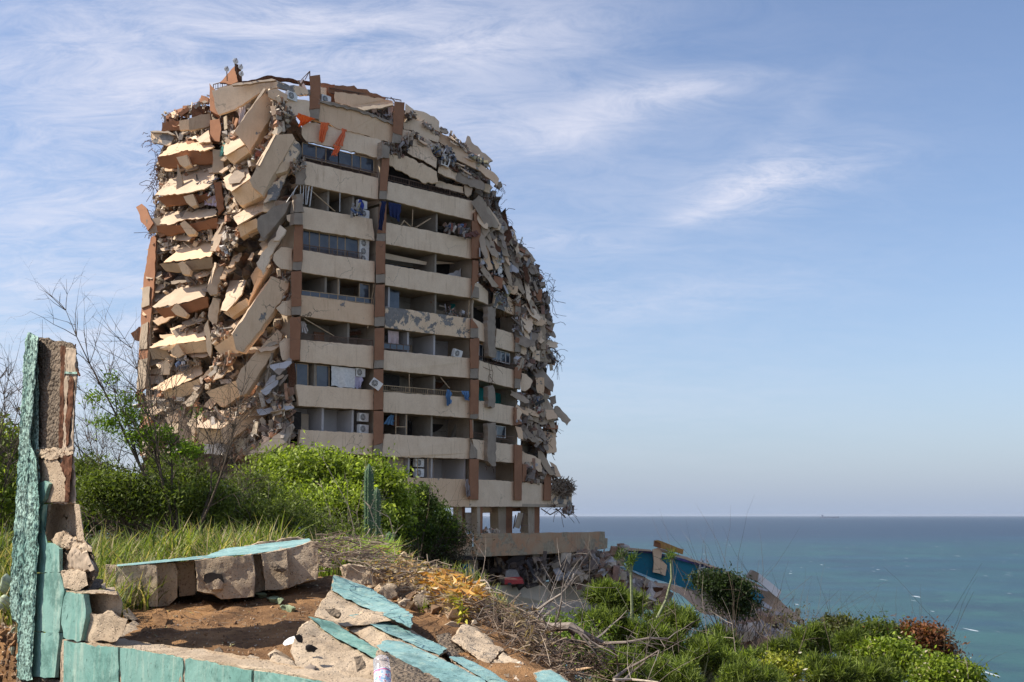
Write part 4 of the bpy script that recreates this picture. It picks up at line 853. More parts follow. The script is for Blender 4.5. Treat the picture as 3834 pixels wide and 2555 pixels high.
# ---------------------------------------------------------------- loose rubble
mb = MB()
LD = [(.30,.22,.16),(.22,.17,.13),(.42,.33,.24),(.56,.45,.32),(.35,.20,.13),(.16,.12,.10),(.45,.24,.14),(.60,.52,.42)]
for fr, poly, n, s0, s1, off in [('A',[(850,560),(960,560),(1000,640),(900,780),(860,860),(840,640)],60,.12,.55,(-.4,1.)),
  ('A',[(930,960),(1140,900),(1200,820),(1290,680),(1280,560),(1400,420),(1450,520),(1300,680),(1150,950),(1060,930),(940,1010)],150,.12,.6,(-.6,1.)),
  ('A',[(330,870),(300,980),(350,1100),(300,1180),(270,1250),(330,1300),(340,1440),(420,1300),(450,1000),(350,960)],170,.08,.4,(-.6,.8)),
  ('A',[(380,965),(780,925),(860,1010),(880,1480),(800,1560),(560,1540),(330,1560),(240,1480),(320,1290),(780,1300),(760,1190),(650,1170),(420,1010)],160,.1,.5,(-.3,1.)),
  ('A',[(350,500),(600,430),(740,350),(745,500),(500,560),(350,580)],140,.06,.3,(-.6,.8)),
  ('A',[(390,640),(560,650),(760,610),(760,720),(640,720),(480,760),(420,720)],90,.1,.4,(-.2,1.)),
  ('A',[(860,1020),(900,1160),(1000,1290),(960,1380),(900,1400),(880,1200)],70,.1,.5,(-.6,.6)),
  ('C',[(230,60),(640,0),(640,90),(420,140),(240,240),(230,500),(600,300),(610,370),(380,430),(220,550),(210,830),(580,600),(590,700),(330,760),(200,830),(190,1110),(560,880),(560,950),(430,990),(205,1120),(240,600)],420,.08,.42,(-.3,1.2)),
  ('C',[(640,640),(770,740),(660,830),(640,760)],80,.1,.5,(-1.5,-.4)),('C',[(700,320),(740,380),(690,480),(640,480),(700,260)],50,.1,.4,(-.6,.5)),
  ('C',[(580,990),(640,1060),(820,880),(790,870),(660,900),(610,1140)],110,.1,.5,(-1.6,-.5)),('C',[(540,1290),(760,1260),(1000,1180),(980,1200),(700,1390),(535,1380)],220,.08,.45,(-2.2,-1.)),
  ('C',[(720,0),(830,0),(800,120),(730,240),(680,170)],90,.1,.45,(-1.4,-.4)),('C',[(1100,300),(1180,310),(1180,490),(1090,520),(1050,430)],50,.1,.5,(.2,1.)),
  ('C',[(730,1480),(900,1380),(1180,1350),(1180,1572),(700,1572)],240,.12,.7,(-1.2,.5)),('C',[(1040,1150),(1180,1130),(1190,1350),(1060,1300)],80,.12,.5,(-.6,.6)),
  ('C',[(120,1150),(540,1130),(520,1572),(140,1572)],330,.1,.6,(-1.,.8)),('C',[(880,1160),(1030,1000),(1060,1170),(900,1220)],70,.1,.5,(-.6,.6)),
  ('A',[(1430,900),(1550,880),(1550,960),(1440,1010)],90,.06,.25,(-1.,.2)),('A',[(1220,300),(1390,360),(1400,540),(1290,500),(1250,380)],90,.08,.4,(-.6,.4)),
  ('A',[(1050,600),(1280,510),(1330,600),(1150,900),(1060,880)],0,.1,.3,(0,1))]:
    scatter(mb, fr, poly, int(n*1.25), s0*.6, s1*.72, off, pal=LD+PAL[:4], plank=.5)
o = tpart(mb, 'loose_rubble', RUB, 'sunlit brick and concrete rubble packed between the slid slabs'); o['kind'] = 'stuff'
mb = MB()
RD = [(.30,.24,.19),(.22,.18,.15),(.38,.31,.24),(.46,.38,.29),(.28,.17,.13),(.14,.115,.10),(.34,.22,.16),(.42,.40,.40),(.18,.14,.12)]
for fr, poly, n, s0, s1, off in [('E',[(185,110),(320,300),(400,300),(540,500),(640,650),(690,760),(690,930),(620,930),(500,1100),(450,1010),(450,800),(250,700),(170,650),(190,400)],650,.08,.45,(-.7,1.2)),
  ('E',[(440,940),(690,900),(715,1020),(700,1200),(540,1200),(440,1090)],240,.08,.4,(-.5,1.)),('E',[(450,1210),(700,1200),(720,1300),(560,1350),(500,1360),(450,1300)],140,.1,.5,(-.4,.9)),
  ('F',[(1530,130),(1760,150),(1800,330),(1780,520),(1690,490),(1580,440),(1530,340)],260,.08,.42,(-.5,.9)),('F',[(1580,590),(1720,600),(1800,650),(1740,710),(1580,700)],90,.1,.5,(-.3,.9)),
  ('B',[(1090,660),(1220,700),(1330,770),(1430,900),(1560,960),(1720,1060),(1690,1090),(1480,1000),(1330,950),(1260,790)],220,.05,.28,(-.5,.6)),
  ('B',[(1190,560),(1340,690),(1320,700),(1200,600)],60,.06,.3,(-.3,.4)),('B',[(1340,610),(1440,680),(1560,780),(1700,940),(1800,1010),(1740,990),(1580,850),(1440,720)],120,.05,.26,(-.2,.8)),
  ('B',[(1060,480),(1140,500),(1130,550),(1050,540)],40,.06,.3,(-.3,.4)),('B',[(860,750),(1090,690),(1110,760),(1000,860),(930,850)],120,.08,.4,(-.3,.6)),
  ('B',[(650,480),(880,450),(930,560),(760,520)],60,.08,.35,(.2,1.)),('B',[(1650,1180),(1790,1170),(1830,1330),(1900,1460),(1800,1560),(1700,1400)],160,.08,.4,(-.2,1.)),
  ('B',[(1370,1440),(1560,1430),(1600,1510),(1400,1520)],60,.08,.3,(.3,1.6)),('D',[(1340,770),(1590,830),(1590,875),(1400,850)],50,.06,.2,(.3,1.5))]:
    scatter(mb, fr, poly, n, s0, s1, off, pal=RD, plank=.45)
o = tpart(mb, 'fallen_masonry', RUB, 'dark tangle of broken masonry, planks and furniture on the right face'); o['kind'] = 'stuff'
mb = MB()
for fr, poly, n, L, rad in [('E',[(200,60),(330,80),(410,330),(640,600),(740,760),(740,1020),(690,760),(600,650),(420,420)],150,1.4,.022),('E',[(150,650),(340,740),(450,830),(420,950),(300,800)],50,1.6,.02),
   ('E',[(640,1080),(720,1130),(790,1300),(740,1320),(690,1180)],60,1.6,.022),('A',[(220,650),(300,760),(330,1000),(270,1250),(250,1100),(300,860)],90,1.2,.02),('A',[(300,1250),(380,1420),(220,1560),(240,1380)],40,1.2,.02),
   ('F',[(1600,300),(1800,300),(1790,520),(1640,440)],50,1.3,.02),('F',[(1700,860),(1850,870),(1890,900),(1800,880)],25,1.8,.022),('F',[(1330,600),(1380,560),(1390,640)],8,.6,.02),
   ('A',[(1280,300),(1420,560),(1300,700),(1230,880),(1280,600)],50,1.,.018),('C',[(560,1180),(1000,1100),(1000,1400),(560,1500)],60,1.4,.02),('B',[(900,760),(1090,720),(1010,860)],30,1.,.02),
   ('E',[(255,1290),(300,1290),(300,1480),(260,1480)],16,1.6,.02),('B',[(1760,1060),(1860,1100),(1850,1160)],20,.8,.02)]:
    rebar(mb, fr, poly, n, L, rad=rad)
for a, b in [((735,690),(715,930)),((690,840),(722,1010)),((760,1200),(755,1415)),((700,690),(735,760)),((255,1290),(262,1470)),((285,1300),(280,1470)),((385,800),(378,1010)),((330,900),(345,990)),((770,1230),(790,1320))]:
    p_, q_ = plane_pts('E', [a, b]); p_ += Vector((0,-.4,0)); q_ += Vector((0,-.4,0)); mb.tube([p_.lerp(q_, k/5)+rvec()*.08 for k in range(6)], .022, 3, col=(.1,.07,.05))
tpart(mb, 'bent_rebar', RUST, 'bent rusty reinforcing bars and torn cables')['kind'] = 'stuff'
def slabs(fr, poly, n, L, kxr, kzr, off, mats, w=(.18,.4), tilt=(-.5,.5), name='broken_panel'):
    for _ in range(n):
        x, y = inside(poly); l = U(*L)*FR[fr][2]/.0188*.5; hh = l*U(*w); a = U(*tilt); ca, sa = math.cos(a), math.sin(a)
        q = [(-l, -hh), (-l*U(.1, .5), -hh*U(.8, 1.1)), (l*U(.7, 1), -hh*U(.5, 1)), (l*U(.9, 1.1), hh*U(0, .4)), (l*U(.3, .8), hh*U(.8, 1)), (-l*U(.7, 1), hh*U(.6, 1))]
        gp(fr, [(x+u*ca-v*sa, y+u*sa+v*ca) for u, v in q], U(*kxr), U(*kzr), U(*off), U(.12, .22), random.choice(mats), r=.08, step=.22, name=name)
LM = [PALE, PALE, CREAM, CONCW, CREAMD, CONC]
slabs('A', [(330,870),(760,930),(860,1020),(860,1480),(640,1560),(330,1540),(260,1230)], 26, (.7,1.9), (-.6,.1), (.3,1.2), (-.3,.5), LM, tilt=(-.5,.15))
slabs('A', [(360,520),(740,370),(760,500),(740,700),(480,760),(380,680)], 14, (.6,1.5), (-.6,.2), (.2,1.), (-.4,.3), LM+[RUST, ORANGE], tilt=(-.6,.1))
slabs('C', [(230,60),(640,10),(640,420),(600,760),(560,930),(200,1140),(220,560)], 46, (.7,1.9), (-.6,.1), (.3,1.2), (-.3,.5), LM, tilt=(-.5,.15))
slabs('A', [(860,560),(1280,560),(1400,430),(1460,540),(1150,950),(980,1010),(1000,1290),(880,1380),(860,1000)], 22, (.6,1.4), (-.3,.8), (0,1.), (-.5,.4), LM, tilt=(-1.2,-.5))
slabs('C', [(640,80),(1000,0),(1050,250),(1020,560),(800,720),(640,830),(640,300)], 22, (.6,1.5), (-.3,.8), (0,1.), (-.6,.2), LM, tilt=(-1.2,-.5))
slabs('C', [(560,950),(780,900),(1060,720),(1180,900),(1190,1300),(900,1500),(560,1560),(200,1540),(180,1160)], 60, (.6,1.7), (-.4,.7), (0,1.), (-1.,.3), LM+[LILAC], tilt=(-1.,.1))
slabs('E', [(190,90),(310,280),(400,310),(530,500),(630,660),(650,900),(520,1090),(450,800),(260,690),(190,420)], 44, (.9,2.6), (.3,.9), (-.1,.6), (-1.1,-.2), [CONCW, CONC, CREAMD, CONCW, CREAM, RUST], tilt=(.8,1.5), w=(.14,.32))
slabs('E', [(450,940),(680,900),(700,1180),(640,1280),(450,1210)], 16, (.7,1.8), (.3,.9), (0,.7), (-.8,-.1), [CONCW, CONC, CREAMD, CREAM], tilt=(.2,1.3))
slabs('F', [(1540,150),(1760,160),(1800,330),(1770,500),(1690,480),(1560,420)], 20, (.6,1.6), (.3,.8), (0,.7), (-.8,0), [CONCW, CONC, CREAMD], tilt=(.5,1.4))
slabs('B', [(1120,660),(1330,760),(1450,900),(1690,1040),(1650,1060),(1330,930),(1200,760)], 18, (.5,1.3), (.3,.8), (.1,.9), (-.7,0), [CREAM, CONCW, CREAMD, RUST], tilt=(.3,.8), w=(.1,.25))
slabs('B', [(1340,630),(1560,780),(1760,940),(1700,950),(1500,830)], 12, (.5,1.3), (.2,.6), (.3,.9), (-.3,.3), [CREAM, CONCW, CONC, RUST], tilt=(.4,.8), w=(.1,.25))
# household rubbish, bright small pieces
mb = MB(); HP = [(.6,.57,.53),(.45,.44,.45),(.10,.10,.12),(.22,.09,.07),(.10,.14,.24),(.35,.31,.2),(.05,.05,.05),(.5,.43,.36),(.25,.22,.2),(.3,.28,.27)]
for fr, poly, n in [('A',[(640,1060),(790,1040),(790,1180),(650,1190)],60),('A',[(1160,850),(1190,780),(1060,900),(1140,900)],26),('B',[(1250,770),(1450,800),(1490,940),(1290,860)],110),('E',[(270,480),(360,480),(350,660),(280,640)],50),
    ('C',[(560,1300),(760,1280),(740,1370),(560,1380)],80),('C',[(390,900),(470,900),(460,1000),(400,1000)],40),('C',[(640,80),(760,80),(760,200),(680,200)],40),('B',[(600,1280),(700,1300),(680,1370),(600,1350)],20),
    ('B',[(1380,1450),(1560,1440),(1560,1530)],30),('F',[(1620,150),(1700,150),(1690,280)],24),('E',[(270,760),(400,740),(400,900),(330,860)],30),('B',[(1560,840),(1700,900),(1750,960),(1640,900)],40)]:
    scatter(mb, fr, poly, n, .06, .3, (-1.3,-.2), pal=HP, plank=.5)
tpart(mb, 'household_debris', RUB, 'scattered clothes, plastic and furniture pieces')['kind'] = 'stuff'
# brushwood pile at the right end of the lowest floor
mb = MB()
for _ in range(330):
    x, y = inside([(1765,690),(1800,680),(1905,700),(1915,760),(1850,800),(1780,780)]); sx, sy = SS('F', x, y); p = P(sx, sy, Yfac(sx)+U(-.8,.6))
    d = Vector((U(-1, 1), U(-.5, .5), U(-.9, .2))).normalized(); k = U(.4, 1.1); mb.bar(p-d*k/2, p+d*k/2+Vector((0,0,-.15*rnd())), .045, col=random.choice([(.22,.16,.11),(.30,.23,.17),(.14,.10,.07)]))
tag(mb.build('stick_heap', BARK), 'heap of dry broken sticks piled on the right end of the lowest floor', 'stick heap')
# ---------------------------------------------------------------- ground storey, terrace and basement
def solid(fr, pts, off, th, m_, name, label=None, r=.0, ext=None, Y=None, step=.4):
    mb = MB(); sheet(mb, fr, pts, Y, off, th=th, ext=ext or NIN, r=r, step=step); return tpart(mb, name, m_, label)
# wide floor plate above the open storey
v = plane_pts('F', [(1010,868),(1235,867),(1575,866),(1898,870)]); mb = MB(); lo = v+[p+NIN*11 for p in reversed(v)]; lo = [p+Vector((0,0,-.02)) for p in lo]; hi = [p+Vector((0,0,.24)) for p in lo]; n = len(lo)
mb.add(lo+hi, [tuple(range(n)), tuple(range(2*n-1, n-1, -1))]+[(i, (i+1) % n, (i+1) % n+n, i+n) for i in range(n)]); tpart(mb, 'floor_slab', CONCW)
for q, off, w in [([(1283,868),(1320,868),(1318,1042),(1284,1044)],.3,.7),([(1420,866),(1514,866),(1512,1042),(1424,1042)],2.2,1.),([(1614,866),(1692,866),(1690,1042),(1618,1042)],1.,.9),([(1160,868),(1205,868),(1205,1046),(1160,1046)],1.5,.6)]:
    solid('F', [q[0],(q[0][0]+.55*(q[1][0]-q[0][0]),q[0][1]),(q[0][0]+.55*(q[1][0]-q[0][0]),q[2][1]),q[3]], off, w, CONCW, 'ground_floor_column')
    solid('F', [(q[0][0]+.55*(q[1][0]-q[0][0]),q[0][1]),q[1],q[2],(q[0][0]+.55*(q[1][0]-q[0][0]),q[2][1])], off+.1, w, ORANGE, 'ground_floor_column')
solid('F', [(1320,872),(1420,872),(1420,906),(1320,908)], 3.4, .4, CREAMD, 'beam'); solid('F', [(1515,872),(1620,872),(1620,896),(1515,898)], 3.4, .4, ORANGE, 'beam')
solid('F', [(1207,905),(1275,905),(1275,1030),(1210,1030)], 1.2, .1, CONC, 'door'); 
solid('F', [(1555,905),(1586,910),(1560,1010),(1528,1000)], .4, .08, CONCW, 'hanging_board')
mb = MB()
for a, b in [((1590,905),(1565,1030)),((1535,920),(1520,1010)),((1570,990),(1615,992)),((1700,880),(1760,920)),((1760,920),(1830,880)),((1800,880),(1860,940))]:
    p, q = plane_pts('F', [a, b]); mb.bar(p, q, .07)
tpart(mb, 'bent_rod', METAL)
mb = MB(); scatter(mb, 'F', [(1320,1020),(1420,1015),(1420,1040),(1320,1042)], 40, .08, .3, (.3,2)); scatter(mb, 'F', [(1840,880),(1905,840),(1900,925),(1860,915)], 40, .08, .4, (-.5,.5), pal=RD); tpart(mb, 'loose_rubble', RUB)['kind'] = 'stuff'
# terrace deck projecting to the right: long parapet face and deck
ta, tb = PF('F', 1280, 1040, 89), PF('F', 2115, 1030, 101)
def terr(pts, off, th, m_, name, r=.0, label=None):
    mb = MB(); out = []
    for x, y in pts:
        s = SS('F', x, y); d = ray(*s); e = tb-ta; nn_ = Vector((e.y, -e.x, 0)).normalized(); k = ta.dot(nn_)/d.dot(nn_); out.append(d*k-nn_*off)
    if r: out = rough_outline(out, r, .5)
    n = len(out); nn_ = Vector((tb-ta).cross(Vector((0,0,1)))).normalized(); e = -nn_*th
    nr = sum(((out[i]-out[0]).cross(out[(i+1) % n]-out[0]) for i in range(n)), Vector())
    if nr.dot(out[0]) > 0: out.reverse()
    mb.add(out+[p+e for p in out], [tuple(range(n)), tuple(range(2*n-1, n-1, -1))]+[(i, i+n, (i+1) % n+n, (i+1) % n) for i in range(n)])
    return tpart(mb, name, m_, label)
TERR = paint_mat('worn_terrace_paint', (.46,.26,.15), (.43,.32,.21), peel=.62, peelc=(.40,.32,.22), streak=.8, crack=.6)
terr([(1280,1042),(1500,1040),(1700,1038),(1900,1035),(2115,1030),(2118,1072),(2135,1074),(2132,1138),(1900,1165),(1600,1180),(1300,1192),(1275,1180)], 0, .3, TERR, 'terrace_parapet', .04, 'worn terracotta and beige terrace edge')
terr([(1270,1150),(1600,1145),(1900,1138),(2125,1122),(2130,1142),(1900,1168),(1600,1184),(1290,1194)], .12, 9., CONCW, 'terrace_slab')
terr([(1120,1060),(1278,1044),(1275,1185),(1130,1185)], .4, .3, TERR, 'terrace_parapet')
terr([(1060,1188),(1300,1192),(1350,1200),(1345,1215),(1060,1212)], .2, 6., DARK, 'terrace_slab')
# basement: posts, rubbish behind, curved wall with ribbed panel
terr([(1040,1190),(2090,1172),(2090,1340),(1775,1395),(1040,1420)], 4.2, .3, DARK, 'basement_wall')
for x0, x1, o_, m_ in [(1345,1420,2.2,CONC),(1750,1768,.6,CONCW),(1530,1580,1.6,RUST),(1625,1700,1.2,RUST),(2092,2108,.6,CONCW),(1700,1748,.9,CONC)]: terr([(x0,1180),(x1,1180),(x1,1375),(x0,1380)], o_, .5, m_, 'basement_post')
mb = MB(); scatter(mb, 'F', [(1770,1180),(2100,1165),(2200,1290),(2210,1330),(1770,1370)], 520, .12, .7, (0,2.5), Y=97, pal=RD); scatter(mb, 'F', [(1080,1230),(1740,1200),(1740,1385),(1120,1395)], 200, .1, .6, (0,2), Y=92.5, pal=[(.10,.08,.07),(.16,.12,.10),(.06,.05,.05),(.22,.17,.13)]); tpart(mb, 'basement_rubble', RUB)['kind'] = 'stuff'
BW = [(1020,1405),(1290,1392),(1600,1372),(1900,1345),(2100,1330),(2218,1315),(2222,1420),(2222,1600),(1020,1640)]
mb = MB(); sheet(mb, 'F', BW, off=-1.5, kx=None, th=.4, ext=NIN); o = tpart(mb, 'retaining_wall', paint_mat('retaining_concrete', (.62,.52,.40), (.52,.43,.33), streak=.6, crack=.2), 'low curved concrete wall at the foot of the tower')
mb = MB(); a, b = PF('F', 1560, 1505, 84.5), PF('F', 2010, 1480, 87.5); c = PF('F', 1560, 1680, 84.5)
for k in range(48):
    p = a.lerp(b, k/47); mb.box(p+Vector((0, 0, -2.2)), (.055, .045, 0), (-.05, .06, 0), (0, 0, 2.2))
o = tpart(mb, 'ribbed_panel', plain('ribbed_grey', (.40,.35,.30)), 'grey ribbed panel below the curved wall')
t = thing('red_car', 'dusty red car with pale hood parked in the dark basement', 'car', tuple(PF('F', 1520, 1370, 90)))
mb = MB(); q = [(1463,1375),(1463,1335),(1470,1328),(1560,1325),(1582,1342),(1588,1370)]; sheet(mb, 'F', q, 90, 0, .3, 0, th=1.6); mb.build('body', plain('car_red', (.35,.05,.05), .4), t)
mb = MB(); sheet(mb, 'F', [(1466,1328),(1470,1290),(1490,1280),(1540,1284),(1562,1326)], 90.1, 0, .3, 0, th=1.4); mb.build('cabin', plain('car_glass', (.22,.21,.20), .3), t)
mb = MB(); sheet(mb, 'F', [(1480,1380),(1485,1364),(1505,1364),(1510,1380)], 89.8, 0, .3, 0, th=.3); mb.build('wheel', BLACK, t)
cloth('F', [(1130,1240),(1180,1235),(1200,1300),(1120,1310)], -1., (.03,.15,.27), 'blue_tarpaulin', 'blue tarpaulin in the shadow of the basement left of the car', Y=90, kx=.3)
# ---------------------------------------------------------------- foreground: broken block wall and rubble
def hit(sx, sy, y0=3.4, y1=60):
    d = ray(sx, sy); Y = y0; st = .05
    while Y < y1:
        p = d*(Y/d.y)
        if p.z <= gfine(p.x, p.y): return p
        Y += st*(1 if Y < 12 else 6)
    return None
def densify(bm, cell, it=6):
    for _ in range(it):
        e = [e for e in bm.edges if e.calc_length() > cell]
        if not e: break
        bmesh.ops.subdivide_edges(bm, edges=e, cuts=1, use_grid_fill=False); bmesh.ops.triangulate(bm, faces=bm.faces[:])
def displace(bm, amp, freq, seed=0., big=.0):
    bm.normal_update(); mv = []
    for v in bm.verts:
        q = v.co*freq+Vector((seed, seed, 0)); n = noise.fractal(q, .7, 2.2, 5)
        w = noise.noise_vector(q*.35)*big
        mv.append(v.normal*amp*n+w)
    for v, d in zip(bm.verts, mv): v.co += d
def bm_obj(bm, name, m_, parent=None, smooth=True, org=None):
    me = bpy.data.meshes.new(name); bm.to_mesh(me); bm.free(); me.materials.append(m_)
    if smooth:
        me.polygons.foreach_set('use_smooth', [True]*len(me.polygons))
        try: me.set_sharp_from_angle(angle=math.radians(38))
        except Exception: pass
    o = bpy.data.objects.new(name, me); COL.objects.link(o)
    if parent: o.parent = parent; o.matrix_parent_inverse = parent_inv(parent)
    return o
def pts3(fr, pts, Y=None):
    return [PF(fr, p[0], p[1], p[2] if len(p) > 2 else Y) for p in pts]
def rocky(vs, name, m_, parent=None, cell=.03, amp=.006, freq=14., th=.2, ext='ray', big=.004, smooth=True, outline=.0, step=.04, seed=0.):
    if outline: vs = rough_outline(vs, outline, step)
    n = len(vs); nr = sum(((vs[i]-vs[0]).cross(vs[(i+1) % n]-vs[0]) for i in range(n)), Vector())
    if nr.dot(vs[0]) > 0: vs = vs[::-1]
    bk = [v*(1+th/v.length) for v in vs] if ext == 'ray' else [v+ext*th for v in vs]
    bm = bmesh.new(); a = [bm.verts.new(v) for v in vs]; b = [bm.verts.new(v) for v in bk]
    bm.faces.new(a); bm.faces.new(b[::-1])
    for i in range(n): bm.faces.new((a[i], b[i], b[(i+1) % n], a[(i+1) % n]))
    bmesh.ops.triangulate(bm, faces=bm.faces[:]); densify(bm, cell); displace(bm, amp, freq, seed, big)
    return bm_obj(bm, name, m_, parent, smooth)
def hullrock(vs, name, m_, parent=None, th=.15, cell=.03, amp=.006, freq=14., big=.006, smooth=True, ext='ray', seed=0.):
    bk = [v*(1+th/v.length) for v in vs] if ext == 'ray' else ([v+ext*th for v in vs] if ext else [])
    bm = bmesh.new(); [bm.verts.new(v) for v in vs+bk]
    r = bmesh.ops.convex_hull(bm, input=bm.verts[:]); dead = [g for g in set(r['geom_interior']+r['geom_unused']) if isinstance(g, bmesh.types.BMVert)]
    bmesh.ops.delete(bm, geom=dead, context='VERTS'); bmesh.ops.dissolve_limit(bm, angle_limit=.12, verts=bm.verts[:], edges=bm.edges[:])
    bmesh.ops.bevel(bm, geom=bm.edges[:], offset=cell*.3, segments=1); bmesh.ops.triangulate(bm, faces=bm.faces[:]); densify(bm, cell); displace(bm, amp, freq, seed, big)
    return bm_obj(bm, name, m_, parent, smooth)
# -- standing wall with its tall broken pillar
W0, W1 = Vector(((237-1917)/4260*6, 6, 0)), Vector(((1298-1917)/4260*4.45, 4.45, 0))
WD = (W1-W0).normalized(); WN = Vector((WD.y, -WD.x, 0))
if WN.y > 0: WN = -WN
def wp(fr, pts, off=0.):
    out = []
    for x, y in pts: d = ray(*SS(fr, x, y)); out.append(d*((W0+WN*off).dot(WN)/d.dot(WN)))
    return out
WALL = thing('broken_wall', 'standing turquoise block wall with tall jagged pillar at the left edge', 'wall', tuple(W0+Vector((0, 0, -1.2))))
WIN = -WN
LOW = [(432,900),(600,925),(800,945),(1000,975),(1250,1022),(1500,1062),(1720,1102),(2000,1150),(2353,1205),(2700,1265),(2700,1500),(415,1500)]
def shp(lo, x): return lo
for i, (x0, x1) in enumerate([(432,800),(816,1236),(1252,1706),(1722,2353),(2365,2700)]):
    xs = np.linspace(x0, x1, 9); top = lambda x: np.interp(x, [p[0] for p in LOW[:10]], [p[1] for p in LOW[:10]])
    pts = [(x, top(x)+3+abs(noise.noise(Vector((x*.03, i, 0))))*16) for x in xs]+[(x1, 1500), (x0, 1500)]
    rocky(wp('H', pts), 'painted_block', TURQ, WALL, cell=.045, amp=.003, freq=16, th=.012, ext=WIN, outline=.006, step=.03, big=.003)
rocky(wp('H', [(425,898),(800,943),(1250,1020),(1720,1100),(2100,1165),(2700,1262),(2700,1520),(410,1520)], -.008), 'block_core', CINDER, WALL, cell=.05, amp=.006, th=.17, ext=WIN, outline=.012, step=.06)
# smooth painted part of the pillar, in courses
for pts in [[(240,20),(300,-60),(330,-160),(300,-180),(235,-170),(228,-60)],[(240,25),(296,-20),(268,150),(262,236),(345,246),(403,282),(400,400),(404,440),(235,440)],
            [(236,446),(406,446),(432,540),(438,570),(412,690),(404,830),(398,848),(222,838)],[(220,845),(398,855),(402,880),(386,1000),(372,1155),(300,1158),(213,1142)]]:
    rocky(wp('H', pts), 'painted_block', TURQ, WALL, cell=.045, amp=.003, freq=16, th=.02, ext=WIN, outline=.005, step=.03, big=.003)
rocky(wp('H', [(448,572),(500,585),(568,590),(582,700),(560,850),(548,905),(500,898),(432,880),(412,790),(425,660)], .004), 'painted_block', TURQ, WALL, cell=.04, amp=.004, th=.03, ext=WIN, outline=.008, step=.03)
# stucco pilaster
ST = [(168,228),(190,240),(222,262),(214,340),(205,420),(196,560),(190,650),(165,740),(176,860),(182,910),(215,985),(222,1100),(214,1210),(232,1240),(222,1360),(212,1456),(228,1500),(214,1620),(206,1800),(196,2000),(186,2268),(120,2262),(104,2250),(108,2020),(112,1940),(78,1910),(62,1830),(68,1640),(92,1330),(110,1100),(112,900),(132,640),(138,480),(150,280)]
rocky(wp('G', ST, .03), 'stucco_pilaster', STUCCO, WALL, cell=.022, amp=.006, freq=60, th=.10, ext='ray', outline=.006, step=.02, big=.008)
# bare broken pillar
PL = [(222,258),(250,262),(300,272),(360,285),(410,292),(446,322),(448,440),(444,560),(432,740),(428,925),(180,915),(172,840),(165,740),(190,650),(205,420)]
rocky(wp('G', PL, -.03), 'pillar_core', AGG, WALL, cell=.022, amp=.010, freq=22, th=.20, ext='ray', outline=.008, step=.03, big=.006)
rocky(wp('G', [(182,905),(428,925),(432,1000),(442,1060),(442,1232),(222,1228),(216,990)], -.035), 'pillar_core', CONCW, WALL, cell=.025, amp=.008, freq=18, th=.19, ext='ray', outline=.006, step=.03)
rocky(wp('G', [(250,985),(330,960),(375,1040),(392,1100),(378,1222),(246,1222)], -.022), 'mortar_patch', CINDER, WALL, cell=.03, amp=.004, th=.02, ext='ray', outline=.006, step=.03)
rocky(wp('G', [(186,905),(260,918),(345,912),(428,925),(428,940),(330,968),(300,975),(215,960)], -.012), 'mortar_joint', CINDER, WALL, cell=.02, amp=.010, freq=30, th=.05, ext='ray', outline=.006, step=.02)
rocky(wp('G', [(384,318),(446,330),(444,560),(432,740),(428,920),(376,918),(380,600)], -.012), 'pillar_core', CONCW, WALL, cell=.022, amp=.008, freq=25, th=.05, ext='ray', outline=.006, step=.03)
rocky(wp('G', [(357,300),(384,306),(376,600),(370,905),(346,905),(354,600)], -.018), 'rusty_channel', RUST, WALL, cell=.02, amp=.006, freq=40, th=.03, ext='ray')
rocky(wp('G', [(404,480),(432,500),(428,640),(410,740),(404,870),(388,900),(386,720),(398,600)], -.004), 'rusty_channel', RUST, WALL, cell=.02, amp=.006, freq=40, th=.03, ext='ray', outline=.006, step=.02)
rocky(wp('G', [(372,930),(425,945),(420,1030),(400,1100),(402,1225),(374,1225),(388,1080),(350,1010),(372,985)], -.014), 'rusty_channel', RUST, WALL, cell=.02, amp=.008, freq=40, th=.03, ext='ray', outline=.006, step=.02)
rocky(wp('G', [(380,456),(450,458),(450,470),(380,468)], .0), 'wire_tie', STUCCO, WALL, cell=.03, amp=.002, th=.02, ext='ray')
mb = MB(); a = wp('G', [(440,320),(444,296)]); mb.bar(a[0], a[1], .005); a = wp('G', [(448,440),(468,482)]); mb.bar(a[0], a[1], .008); mb.build('rebar_end', RUST, WALL)
# hollow block: floor, back and side cheeks
rocky(wp('G', [(262,1236),(300,1236),(280,1330),(258,1440),(232,1455),(250,1330)], -.03), 'hollow_block', CINDER, WALL, cell=.025, amp=.004, th=.16, ext='ray', outline=.003)
rocky(wp('G', [(280,1236),(440,1238),(455,1455),(250,1450)], -.14), 'hollow_block', CINDER, WALL, cell=.03, amp=.005, th=.05, ext='ray')
rocky(wp('G', [(440,1236),(466,1236),(492,1440),(498,1462),(455,1462)], -.03), 'hollow_block', CINDER, WALL, cell=.025, amp=.005, th=.16, ext='ray', outline=.003)
rocky(wp('G', [(300,1446),(330,1428),(345,1410),(380,1400),(400,1412),(425,1440),(500,1452),(536,1492),(538,1515),(330,1492)], -.02), 'mortar_joint', CINDER, WALL, cell=.022, amp=.012, freq=24, th=.16, ext='ray', outline=.006, step=.03)
rocky(wp('H', [(403,272),(500,262),(618,268),(636,330),(652,420),(642,488),(600,560),(440,562),(404,420)], -.04), 'broken_block', AGG, WALL, cell=.025, amp=.022, freq=9, th=.15, ext='ray', outline=.01, step=.05, big=.012)
rocky(wp('H', [(470,330),(510,275),(560,320),(590,300),(632,420),(560,440),(480,420)], -.01), 'broken_block', CONCW, WALL, cell=.025, amp=.02, freq=10, th=.08, ext='ray', outline=.008, step=.04, big=.01)
rocky(wp('H', [(412,432),(500,420),(580,440),(600,530),(545,560),(430,545)], -.005), 'broken_block', CINDER, WALL, cell=.025, amp=.008, th=.15, ext='ray', outline=.006, step=.04)
